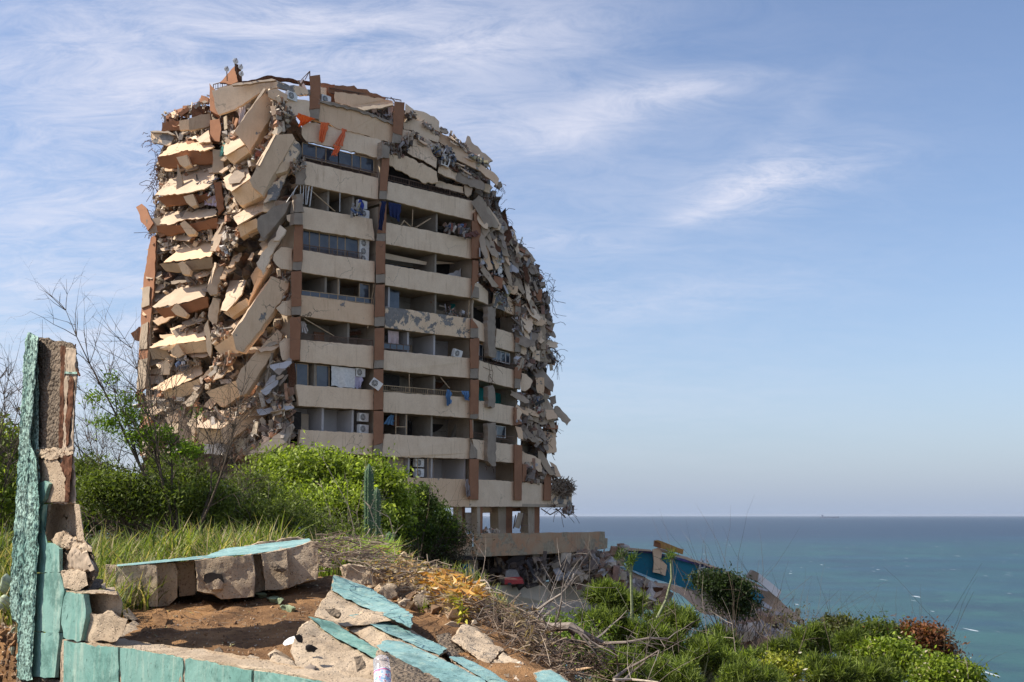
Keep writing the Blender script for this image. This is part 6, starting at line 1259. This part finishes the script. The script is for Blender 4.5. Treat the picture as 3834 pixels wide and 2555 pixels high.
def bush(name, label, ells, n, size, cols, cat='bush', group=None, stems=7, col=BR, m_=None, **kw):
    co, cl, C, R = leaf_arr(ells, n, size, cols, **kw)
    i = int(np.argmin(C[:, 2]-R[:, 2])); bx, by = float(C[i, 0]), float(C[i, 1]); base = Vector((bx, by, ground(bx, by)))
    t = thing(name, label, cat, tuple(base), group); np_mesh('crown', co, 4, cl, m_ or LEAF, t)
    mb = MB(); 
    for k in range(len(ells)*stems):
        e = ells[k % len(ells)]; tgt = e[0]+Vector((U(-.5, .5)*e[1][0], U(-.4, .4)*e[1][1], U(-.2, .8)*e[1][2])); d = tgt-base; twig(mb, base, d, d.length, .006+.006*d.length, 1, col, .5, kids=3)
    mb.build('trunk', BARK, t); return t
G1 = [(.05,.085,.012),(.31,.37,.05),(.45,.50,.12)]; G2 = [(.03,.07,.012),(.09,.15,.025)]; G3 = [(.035,.055,.012),(.19,.235,.04)]; DK = [(.018,.035,.010),(.05,.075,.018)]
bush('dense_bush', 'bright green dome-shaped dense bush in front of the tower facade', [ell(655,1105,85,62,22),ell(735,1120,105,78,21.5),ell(815,1140,95,82,21.5),ell(870,1170,66,84,22),ell(740,1190,150,70,20.8)], 46000, .085, [(.06,.10,.012),(.35,.42,.05),(.45,.5,.14)], clump=.12, shell=.75, per=55)
bush('dense_bush', 'darker green bush right of the dome bush with a light tip', [ell(968,1175,34,60,23),ell(950,1230,48,62,23.5),ell(1000,1225,50,60,24),ell(905,1225,50,62,22.5)], 22000, .06, [(.03,.06,.012),(.11,.15,.025)], clump=.09, shell=.5, per=30)
bush('thorn_bush', 'dark brown leafless thorn bush against the terrace edge', [ell(1010,1250,68,62,24.5),ell(970,1290,60,36,24)], 15000, .05, [(.035,.032,.016),(.07,.06,.03)], clump=.14, shell=.2, per=20, stems=26, col=(.12,.09,.07))
bush('dense_bush', 'light green leafy shrub behind the broken pillar at the left edge', [ell(18,1060,44,70,11,.9),ell(10,1140,50,60,10.5,.9)], 12000, .06, G1, clump=.09)
bush('feathery_shrub', 'feathery green shrub between the pillar and the bare thorn tree', [ell(200,1105,52,44,13.5),ell(260,1135,84,48,13),ell(340,1150,76,38,13)], 17000, .055, G3, asp=.3, clump=.09, shell=.35, per=24)
bush('feathery_shrub', 'mid green feathery shrub spread under the bare thorn tree', [ell(420,1125,78,48,14),ell(470,1155,76,42,13.5),ell(385,1080,42,28,14.5)], 15000, .055, G3, asp=.3, clump=.09, shell=.35, per=24)
bush('feathery_shrub', 'low scrubby shrub with grey twigs before the dome bush', [ell(575,1150,70,60,15),ell(640,1200,90,50,14.5),ell(560,1190,60,50,14.5)], 15000, .05, G3, asp=.3, clump=.12, shell=.2, stems=14, col=GRY, per=20)
bush('feathery_shrub', 'dusty brown-grey scrub around the foot of the tall cactus', [ell(720,1230,80,45,15.5),ell(800,1245,80,45,15.5)], 3500, .05, G3, asp=.4, clump=.12, shell=.2, stems=34, col=(.2,.165,.135), per=14)
bush('undergrowth_bush', 'dark low undergrowth closing the view beneath the feathery shrubs', [ell(160,1200,90,60,16),ell(330,1200,110,60,17),ell(500,1205,110,60,17),ell(40,1180,80,70,14)], 22000, .07, [(.03,.055,.01),(.10,.15,.02)], clump=.12, shell=.1, per=24)
# tall bare thorn trees with tufts of leaves
def thorn(name, label, base, tips, L2, Y, r=.02, lvl=2, tuft=(), kids=4, col=BR):
    global TIPS
    b = PF('T', base[0], base[1], Y); b.z = min(b.z, ground(b.x, b.y)); t = thing(name, label, 'tree', tuple(b)); mb = MB(); TIPS = []
    for x, y in tips:
        e = PF('T', x, y, Y+U(-.6, .6)); mid = b.lerp(e, .5)+Vector((U(-.1, .1), 0, -.12*(1 if x < base[0] else .3))); pts = [b.lerp(mid, k/3) for k in range(3)]+[mid.lerp(e, k/5) for k in range(6)]
        pts = [p+rvec()*.02 for p in pts]; n = len(pts); mb.tube(pts, [r*(1-.86*k/(n-1)) for k in range(n)], 5, col=col)
        for k in range(2, n):
            for _ in range(kids if k > 3 else 1):
                d = (pts[k]-pts[k-1]).normalized()+rvec()*.8; twig(mb, pts[k], d, L2*U(.5, 1.1)*(1-.4*k/n), r*.3*(1-.6*k/n)+.0015, lvl, col, .6, 0, kids=2)
    mb.build('trunk', BARK, t)
    if tuft:
        co, cl, _, _ = leaf_arr([ell(*q, Y) for q in tuft], len(tuft)*480, .045, [(.10,.18,.015),(.24,.34,.03)], clump=.06, shell=.2, per=14, asp=.35); np_mesh('crown', co, 4, cl, LEAF, t)
    return t
thorn('thorn_tree', 'tall arching thorn tree with bare dark branches and a few green tufts', (430,1180), [(150,712),(300,800),(345,880),(395,900),(500,960),(560,900),(250,860)], .9, 13, .020, 2,
      [(255,872,14,12),(285,920,26,14),(300,960,34,20),(250,980,30,26),(225,915,22,10),(330,1010,44,26),(370,1000,28,22),(430,1040,40,24),(452,950,8,6)])
thorn('thorn_tree', 'thin bare tree with very fine dark twigs left of the tall thorn tree', (250,1180), [(185,900),(215,940),(235,1000),(160,1000),(290,960),(200,1020)], .55, 15, .012, 2, kids=5)
thorn('thorn_tree', 'leafless thorn tree whose twigs cross the lowest wrecked balconies', (470,1180), [(385,940),(430,960),(455,980),(520,1000),(545,950),(590,1060)], .6, 14, .013, 2, kids=4)
thorn('thorn_tree', 'sparse bare twigs at the far left edge behind the pillar', (-20,1100), [(20,860),(45,900),(10,920),(55,960),(-10,880)], .5, 10, .012, 2, kids=4)
# standing dry stalks
def stalks(label, items, Y, col=(.32,.26,.20), r=.006, name='dry_stalk', cat='dry stalk', kids=1):
    t = thing(name, label, cat, tuple(PF('T', *items[0][0], Y))); mb = MB()
    for pts in items:
        v = [PF('T', x, y, Y) for x, y in pts]; n = len(v); mb.tube(v, [r*(1-.7*k/(n-1)) for k in range(n)], 4, col=col)
        for k in range(1, n):
            for _ in range(kids): twig(mb, v[k], (v[k]-v[k-1]).normalized()+rvec()*.8, .18, r*.4, 0, col)
    mb.build('stem', BARK, t); return t
stalks('tall pale bare stalk leaning left in front of the dome bush', [[(830,1290),(800,1160),(745,1060),(705,1000)]], 15, kids=2)
stalks('forked pale dead stem right of the tall cactus', [[(880,1300),(905,1230),(895,1190),(850,1165)],[(888,1280),(880,1230),(860,1200),(850,1170)]], 14, r=.009, kids=2)
stalks('bundle of grey upright stems around the tall cactus', [[(780,1260),(800,1200),(798,1110)],[(835,1270),(820,1180),(842,1080)],[(830,1250),(846,1180),(850,1140)],[(860,1250),(848,1200),(880,1150)],[(790,1250),(760,1190),(740,1120)]], 15.5, r=.007, kids=3)
# column cactus
def cactus(label, x, y0, y1, rp, Y, lean=0):
    a, b = PF('T', x, y0, Y), PF('T', x+lean, y1, Y); a.z -= .3; R = rp/2614*Y; t = thing('column_cactus', label, 'cactus', tuple(a), 'column cacti beside the dome bush'); mb = MB(); n = 32; L = 14; vs = []
    for k in range(L+1):
        s = k/L; rr = R*(1 if s < .86 else math.sqrt(max(.02, 1-((s-.86)/.14)**2))); c = a.lerp(b, s)
        for i in range(n): an = 2*math.pi*i/n; q = rr*(1 if i % 4 == 0 else (.86 if i % 2 else .68)); vs.append(c+Vector((math.cos(an), math.sin(an), 0))*q)
    mb.add(vs, [(k*n+i, k*n+(i+1) % n, (k+1)*n+(i+1) % n, (k+1)*n+i) for k in range(L) for i in range(n)]+[tuple(range(L*n, L*n+n))], 0, (.075,.13,.065)); mb.build('stem', CACT, t, True)
    mb = MB()
    for i in range(0, n, 4):
        an = 2*math.pi*i/n
        for k in range(30): s = k/30; c = a.lerp(b, s)+Vector((math.cos(an), math.sin(an), 0))*R*(1 if s < .86 else .8); [mb.bar(c, c+(Vector((math.cos(an), math.sin(an), .1))+rvec()*.7)*.024, .004, col=(.38,.36,.26)) for _ in range(1)]
    mb.build('spine', BARK, t)['kind'] = 'stuff'
cactus('tallest column cactus with pale spines right of the dome bush', 848, 1250, 1066, 11, 15.5); cactus('short column cactus beneath the dark bush', 895, 1290, 1222, 10, 13.5); cactus('half hidden cactus stem just right of the tallest one', 866, 1250, 1120, 9, 16.5)
# ---- grass
def grass(name, label, pts, n, h, cols, Y=None, wid=.006, spread=.5, y0=6.5, parent=None):
    P0 = []
    while len(P0) < n:
        x, y = random.choice(pts)
        P0.append((x+U(-1, 1)*spread, y+U(-1, 1)*spread))
    P0 = np.array([(x, y, ground(x, y)) for x, y in P0]); N = n; hh = h*(.35+.9*rng.random(N))*(.6+.6*np.array([noise.noise(Vector((x*1.3, y*1.3, 0)))+.5 for x, y, z in P0])); az = rng.random(N)*6.283; ln = .2+.7*rng.random(N)
    d = np.stack([np.cos(az), np.sin(az), np.zeros(N)], 1); s = np.stack([-np.sin(az), np.cos(az), np.zeros(N)], 1); w = wid*(.6+.8*rng.random(N)); vs = []
    K = 4; L = []
    for k in range(K+1):
        t = k/K; c = P0+d*(hh*ln*t*t)[:, None]+np.array([0, 0, 1])*(hh*(t-.35*ln*t*t))[:, None]; ww = (w*(1-t)**.7+.0006)[:, None]; L.append((c-s*ww, c+s*ww))
    q = [np.stack([L[k][0], L[k][1], L[k+1][1], L[k+1][0]], 1) for k in range(K)]; co = np.stack(q, 1).reshape(-1, 3)
    c0, c1 = np.array(cols[0]), np.array(cols[1]); col = c0+(c1-c0)*rng.random((N, 1)); dry = rng.random(N) < .3; col[dry] = np.array([.42,.34,.18])*(.6+.6*rng.random((dry.sum(), 1)))
    o = np_mesh(name, co, 4, np.repeat(col, K, axis=0), LEAF); return tag(o, label, 'grass', kind='stuff')
GR = [(.045,.075,.015),(.27,.32,.06)]
gp_ = []
for _ in range(700):
    y = U(8.6, 12.5); gp_.append((y*U(-.6, -.2), y))
grass('tall_grass', 'tall bright green grass growing behind the fallen wall section', gp_, 13000, .40, GR, spread=.12, wid=.009)
gp_ = [(y*U(-.165, -.105), y) for y in [U(9.4, 12.5) for _ in range(120)]]; grass('tall_grass', 'lighter green grass tufts below the dome bush and cactus', gp_, 4200, .32, [(.14,.24,.03),(.34,.46,.06)], spread=.1)
gp_ = [(U(-2.9, -2.3)*1., U(6.6, 8.)) for _ in range(60)]+[(U(-4.2, -2.9), U(6.8, 8.8)) for _ in range(60)]; grass('tall_grass', 'grass at the left edge behind the pillar foot', gp_, 4500, .30, GR, spread=.1)
gp_ = [(U(-.5, .1), U(6.6, 8.5)) for _ in range(60)]; grass('tall_grass', 'thin green grass blades among the twigs at the edge of the slope', gp_, 700, .12, GR, spread=.08, wid=.004)
gp_ = [(U(-3, 14), U(11, 40)) for _ in range(500)]; grass('tall_grass', 'grass and weeds covering the slope under the right-hand bushes', gp_, 4000, .2, [(.05,.08,.02),(.15,.16,.05)], spread=.6, wid=.012)
# ---- pencil bushes on the slope
for x, y, Y, h, lab in [(1335,1450,13,.7,'dry leafless stem beside the ribbed panel, leftmost of the dry stems'),(1395,1500,12,.6,'short dry stem right behind the thick dead branch'),(1475,1470,15,.8,'dry stem between the two leggy spurges'),
  (1560,1500,14,.8,'dry stem right of the bare curved spurge stalk'),(1625,1480,17,.9,'tall dry stem in front of the small windblown tree'),(1690,1500,16,.7,'dry stem just right of the windblown tree, against the deck rubble'),
  (1760,1520,15,.6,'low dry stem beside the yellow flowering shrub'),(1835,1500,18,.7,'dry stem against the sea right of the grey scrub'),(1910,1500,18,.6,'dry stem left of the red-brown bush'),(2225,1560,18,.4,'thin dry stem at the far right end of the thicket')]:
    b = PF('T', x, y, Y); mb = MB(); twig(mb, b, Vector((U(-.3, .3), 0, 1)), h*1.1, .006, 2, random.choice([(.20,.17,.13),(.30,.25,.2),(.12,.09,.07)]), .7, kids=2)
    tag(mb.build('dead_sapling', BARK), lab, 'dead sapling', 'dry stems among the pencil bushes')
def brush(cs, per, L, w, cols):
    m = len(cs); idx = np.repeat(np.arange(m), per); N = len(idx); d = unit(rng.normal(size=(N, 3))*.8+np.array([0, 0, .6])); base = np.array(cs)[idx]+rng.normal(size=(N, 3))*.03
    l = L*(.5+.8*rng.random((N, 1))); s = unit(np.cross(d, rng.normal(size=(N, 3)))); e = base+d*l+np.array([0, 0, .1])*l
    co = np.stack([base-s*w, base+s*w, e+s*w*.6, e-s*w*.6], 1).reshape(-1, 3); c0, c1 = np.array(cols[0]), np.array(cols[1]); col = c0+(c1-c0)*rng.random((N, 1)); col *= (.45+.8*rng.random(m))[idx][:, None]; return co, col
def pencil(label, x, y, rx, ry, Y, n=46, cols=((.04,.065,.012),(.25,.31,.055)), L=.17):
    c, (a, b, h) = ell(x, y, rx, ry, Y); base = Vector((c.x, c.y, ground(c.x, c.y))); t = thing('pencil_bush', label, 'bush', tuple(base), 'pencil bushes on the slope at the bottom right')
    cs = []
    for _ in range(int(n*.85)):
        d = rvec(); d.z = abs(d.z)*(1 if rnd() < .7 else -.6); cs.append(c+Vector((d.x*a, d.y*a*.8, d.z*h))*U(.55, 1.05))
    co, cl = brush([tuple(q) for q in cs], 110, L*.8*Y/18, .0052*Y/15, cols); np_mesh('crown', co, 4, cl, LEAF, t)
    mb = MB()
    for q in cs: 
        m_ = base.lerp(q, .5)+rvec()*.15; mb.tube([base+rvec()*.06, m_, q], [.018, .011, .006], 4, col=(.20,.20,.11))
    mb.build('trunk', BARK, t); return t
for a in [('pencil bush just right of the ribbed panel with round upright tufts',1392,1374,36,26,17,30),('pencil bush in front of the retaining wall end',1440,1400,42,30,17,34),('pencil bush left of the small dark tree',1540,1435,58,34,18,46),
   ('pencil bush crown below the small dark tree',1640,1490,55,34,18,44),('pencil bush between the dead branch and the retaining wall',1385,1446,55,36,15,46),('pencil bush in the middle of the slope thicket',1475,1480,75,50,15,60),
   ('pencil bush right of the thicket centre with pale tips',1600,1510,78,48,15,60),('pencil bush in front of the grey slabs',1710,1548,70,40,15.5,56),('nearest pencil bush at the bottom edge under the dead branch',1420,1548,70,44,12,56),
   ('nearest pencil bush at the bottom edge left of the yellow flowering shrub',1560,1568,80,44,12.5,56),('pencil bush with paler stalks left of the red-leaved bush',1805,1520,46,36,19,40),('pencil bush beside the greyish scrub, tall and narrow',1870,1485,40,40,20,36),
   ('pencil bush at the bottom edge between yellow-green shrubs',1900,1552,70,34,17,50),('pencil bush at the bottom edge, rightmost but one',2010,1560,60,30,17.5,40),('pencil bush low at the bottom edge below the grey slabs',1720,1575,80,34,13,50),('pencil bush behind the leafy bush at right centre',1950,1490,38,34,21,34)]: pencil(*a)
# tall stalk tufts of two leggy plants
def leggy(label, stem, tufts, Y):
    v = [PF('T', x, y, Y) for x, y in stem]; t = thing('leggy_spurge', label, 'plant', tuple(v[0])); mb = MB(); n = len(v); mb.tube(v, [.022*(1-.3*k/(n-1)) for k in range(n)], 6, col=(.22,.24,.13))
    cs = []
    for (x, y) in tufts:
        q = PF('T', x, y, Y); k = min(range(n), key=lambda i: (v[i]-q).length); mb.tube([v[max(k-1, 0)], q], [.012, .008], 4, col=(.22,.24,.13)); cs.append(tuple(q))
    mb.build('stem', BARK, t); co, cl = brush(cs, 55, .085, .004, ((.04,.08,.015),(.16,.22,.04))); np_mesh('crown', co, 4, cl, LEAF, t)
leggy('leggy spurge with two tufts standing before the pool ruin', [(1450,1500),(1452,1400),(1450,1320),(1445,1290)], [(1422,1283),(1430,1272),(1452,1290),(1457,1283),(1445,1298)], 15.5)
leggy('single bare curved spurge stalk with a small tuft before the blue pool wall', [(1500,1440),(1530,1380),(1543,1330),(1542,1290)], [(1541,1283),(1543,1278)], 15.5)
bush('windblown_tree', 'small dark windblown tree in front of the ruined pool deck', [ell(1650,1345,44,24,58),ell(1690,1365,38,30,58),ell(1622,1338,28,16,58),ell(1700,1395,30,26,58),ell(1668,1380,38,22,58)], 13000, .17, DK, clump=.26, shell=.3, cat='tree', per=22, stems=5)
bush('grey_scrub', 'thin grey-brown scrub under the tip of the pool deck', [ell(1815,1440,42,40,50),ell(1860,1455,32,24,50)], 700, .13, [(.06,.06,.03),(.13,.11,.06)], clump=.4, shell=.2, stems=7, col=(.15,.12,.09), per=12)
bush('leafy_bush', 'red-brown leaved bush standing against the sea', [ell(2120,1480,52,38,24),ell(2165,1510,30,26,24),ell(2085,1462,26,24,24)], 9000, .085, [(.10,.05,.02),(.24,.085,.035),(.1,.12,.02)], clump=.12, shell=.3, per=16, stems=6)
bush('leafy_bush', 'dark green leafy bush with rusty tips left of the red-brown bush', [ell(2015,1470,38,34,23),ell(2045,1490,30,26,23)], 7000, .085, [(.045,.085,.015),(.13,.15,.02),(.28,.11,.03)], clump=.12, shell=.3, per=16, stems=5)
bush('leafy_bush', 'yellow-green leafy bush with dry white flower heads in the middle right', [ell(2040,1520,62,36,20),ell(1990,1535,40,28,20)], 16000, .075, [(.09,.14,.015),(.26,.32,.03),(.6,.5,.35)], clump=.11, shell=.5, per=20)
bush('leafy_bush', 'yellow-green leafy bush ending the thicket at the far right bottom', [ell(2165,1556,55,34,19),ell(2210,1570,36,24,19)], 13000, .07, [(.09,.15,.015),(.28,.34,.03),(.65,.55,.4)], clump=.11, shell=.5, per=20)
bush('leafy_bush', 'small yellow flowering shrub among the pencil bushes below the slabs', [ell(1790,1545,36,28,14.5)], 6000, .05, [(.14,.19,.02),(.38,.36,.04),(.6,.55,.45)], clump=.07, shell=.4, per=20)
bush('leafy_bush', 'olive shrub at the far side of the slope beside the grey scrub', [ell(1930,1450,34,20,26),ell(1895,1462,24,18,26)], 5000, .09, [(.05,.07,.015),(.12,.12,.03)], clump=.14, shell=.3, per=16, stems=6)
bush('leafy_bush', 'weedy undergrowth bush in the shade beneath the dead branch', [ell(1330,1500,55,40,13),ell(1280,1460,45,30,14)], 7000, .05, [(.08,.13,.02),(.22,.30,.04)], clump=.1, shell=.3, per=16, stems=4)
# ---- dead branches and twig litter by the edge of the slope
def limb(label, pts, r, Y, col=(.20,.165,.14), kids=2, fr='Q', name='dead_branch'):
    v = [PF(fr, x, y, Y+.15*math.sin(i*1.3)) for i, (x, y) in enumerate(pts)]; n = len(v); t = thing(name, label, 'dead branch', tuple(v[0]), 'dead branches on the slope edge'); mb = MB()
    mb.tube(v, [r*(1-.55*k/(n-1))*U(.9, 1.1) for k in range(n)], 7, col=col)
    if kids:
        for k in range(1, n):
            for _ in range(kids): twig(mb, v[k], (v[k]-v[k-1]).normalized()+rvec()*.9, .3, r*.25, 1, col, kids=1)
    mb.build('limb', BARK, t)
limb('thick dead branch bending down to the right over the bushes', [(700,575),(900,570),(1100,585),(1300,575),(1400,640),(1550,720),(1750,810)], .030, 6.6, kids=1)
limb('dark short snag hanging from the thick dead branch', [(1280,590),(1310,650),(1300,740)], .022, 6.6, (.12,.09,.08), 0)
limb('long horizontal dead branch crossing the pencil bushes', [(1040,735),(1300,735),(1600,765),(1900,750),(2150,705),(2353,715)], .012, 6.6)
limb('thin dead branch rising to the right over the pencil bushes', [(1760,1150),(1900,1050),(2100,940),(2260,840)], .010, 6.4)
limb('second thin dead branch rising from the bottom edge', [(1860,1180),(1960,1080),(2100,970)], .009, 6.3, kids=1)
limb('tall forked dead twig pointing up to the basement', [(770,560),(860,440),(1050,300),(1180,220),(1280,90),(1320,0)], .010, 6.8, (.30,.26,.22), 2)
limb('upright pale dead twig in front of the ribbed panel', [(1050,900),(1080,650),(1150,450),(1185,300),(1190,150)], .008, 6.5, (.30,.26,.22), 2)
limb('curved pale dead twig crossing the upright one', [(1040,860),(1020,700),(1040,620),(990,500),(945,430)], .008, 6.4, (.34,.30,.26), 1)
limb('thin straight stick standing in the twig heap', [(1180,1050),(1165,800),(1175,510)], .007, 6.2, (.16,.11,.08), 0)
limb('bare stick leaning to the upper right above the twig heap', [(500,450),(620,330),(735,210)], .010, 7.2, (.28,.23,.19), 0)
limb('second bare stick leaning to the upper right', [(900,520),(990,370),(1090,140)], .008, 7.2, (.28,.24,.21), 1)
limb('spiny arched twig on the left of the heap', [(60,180),(180,110),(280,75),(350,70),(375,105)], .010, 7.2, (.34,.28,.23), 3)
limb('weathered grey branch lying below the arched twig', [(110,240),(220,200),(330,165),(425,155)], .016, 7.2, (.30,.26,.22), 1)
limb('peeled light orange stick lying on the heap', [(490,470),(600,458),(728,440)], .012, 6.9, (.50,.34,.19), 0)
limb('peeled light stick near the bottom edge', [(1190,1130),(1300,1065),(1420,1045),(1530,1025)], .011, 5.9, (.48,.33,.20), 0)
limb('pale twig along the bottom edge', [(1760,1165),(1950,1160),(2100,1175),(2250,1190)], .008, 6., (.40,.34,.27), 1)
mb = MB(); TW = [(.16,.11,.075),(.24,.18,.13),(.10,.07,.05),(.33,.26,.19),(.13,.09,.07)]
def litter(fr, poly, n, L, r, up=.25, y0=5.4, y1=8., lift=.12):
    for _ in range(n):
        x, y = SS(fr, *inside(poly)); p = hit(x, y) or P(x, y, 6.5)
        if p.y > y1: p = P(x, y, U(y0, y1))
        p.z += lift*rnd(); d = Vector((U(-1, 1), U(-1, 1), U(-up, up*1.4))).normalized(); l = L*U(.3, 1.2)
        pts = [p-d*l/2, p+rvec()*l*.08, p+d*l/2+rvec()*l*.08]; mb.tube(pts, [r*U(.5, 1.2)]*2+[r*.3], 4, col=random.choice(TW))
litter('I', [(560,340),(1000,360),(1300,440),(1650,680),(1500,760),(1100,640),(780,480)], 900, .17, .0028); litter('I', [(380,200),(900,260),(900,330),(560,340),(380,420)], 320, .13, .0025)
litter('Q', [(100,480),(450,470),(800,560),(1050,800),(1300,1000),(1500,1190),(1190,1190),(1000,1060),(780,1000),(500,820),(200,600)], 330, .24, .0028, .4, lift=.10)
litter('Q', [(450,500),(900,560),(1100,800),(1060,1060),(800,960),(560,800)], 130, .22, .0028, .5, lift=.12); litter('Q', [(1050,1060),(1500,900),(1800,1190),(1190,1190)], 120, .28, .003, .4, lift=.12)
litter('H', [(1200,640),(2150,480),(2353,520),(2050,800),(1700,1000),(900,900)], 150, .08, .0018, .1, lift=.02)
tag(mb.build('twig_litter', BARK), 'tangle of fine dead twigs strewn between the blocks and the slope', 'twigs', kind='stuff')
# dry leaves
def drylv(fr, poly, n, size, cols, name, label, lift=.14, asp=.26):
    c = []
    while len(c) < n:
        x, y = SS(fr, *inside(poly)); p = hit(x, y) or P(x, y, 6.8)
        if p.y > 8: p = P(x, y, U(6.3, 7.4))
        c.append((p.x, p.y, p.z+lift*rnd()))
    c = np.array(c); N = n; a = unit(rng.normal(size=(N, 3))*np.array([1, 1, .5])); b = unit(np.cross(a, rng.normal(size=(N, 3)))); u = np.cross(a, b); s = size*(.5+rng.random((N, 1)))
    q0, q1, q2, q3 = c-a*s*.5+u*s*.12, c+b*s*asp*.4, c+a*s*.5+u*s*.12, c-b*s*asp*.4
    co = np.stack([q0, q1, q3, q2, q3, q1], 1).reshape(-1, 3); ci = np.array(cols)[rng.integers(0, len(cols), N)]*(.7+.6*rng.random((N, 1))); o = np_mesh(name, co, 3, np.repeat(ci, 2, axis=0), DRYL); return tag(o, label, 'dry leaves', kind='stuff')
drylv('I', [(1130,560),(1250,500),(1400,540),(1590,640),(1560,720),(1400,700),(1200,660)], 850, .085, [(.55,.26,.05),(.62,.36,.10),(.42,.20,.05),(.60,.44,.22)], 'orange_leaf_heap', 'heap of curled bright orange dry leaves on the twigs')
drylv('I', [(700,360),(1000,370),(1300,500),(1500,700),(1400,760),(1000,600),(800,480)], 900, .06, [(.40,.29,.17),(.52,.42,.28),(.28,.18,.10),(.46,.27,.10)], 'leaf_litter', 'tan and brown curled leaves spread among the twigs and chunks')
drylv('I', [(1340,700),(1480,680),(1470,800),(1400,790)], 40, .09, [(.40,.40,.04),(.5,.46,.06),(.5,.33,.08)], 'yellow_leaves', 'few yellow-green leaves below the orange heap')
drylv('Q', [(500,480),(900,600),(1200,900),(1100,1060),(700,900)], 260, .07, [(.22,.15,.09),(.35,.26,.16),(.14,.09,.06)], 'leaf_litter', 'brown leaf litter in the twig tangle on the slope')
drylv('H', [(1200,640),(2150,480),(2353,520),(2050,800),(1700,1000),(900,900)], 160, .03, [(.35,.25,.15),(.5,.4,.3),(.6,.55,.5)], 'leaf_litter', 'tiny leaf scraps on the bare soil', lift=.01)

# ---------------------------------------------------------------- thin sea air
def haze():
    m = bpy.data.materials.new('haze'); m.use_nodes = True; T = NT(m.node_tree); T.n.clear(); o = T.a('OutputMaterial'); v = T.a('VolumePrincipled'); v.inputs['Color'].default_value = (.80,.86,.95,1); v.inputs['Density'].default_value = 1.3e-5; v.inputs['Anisotropy'].default_value = .3
    T.l.new(v.outputs[0], o.inputs['Volume']); mb = MB(); mb.box((0, 44000, -3), (61000, 0, 0), (0, 46500, 0), (0, 0, 48)); o = mb.build('haze', m); o['kind'] = 'stuff'; tag(o, 'thin pale blue haze over the sea', 'haze', kind='stuff')
haze()
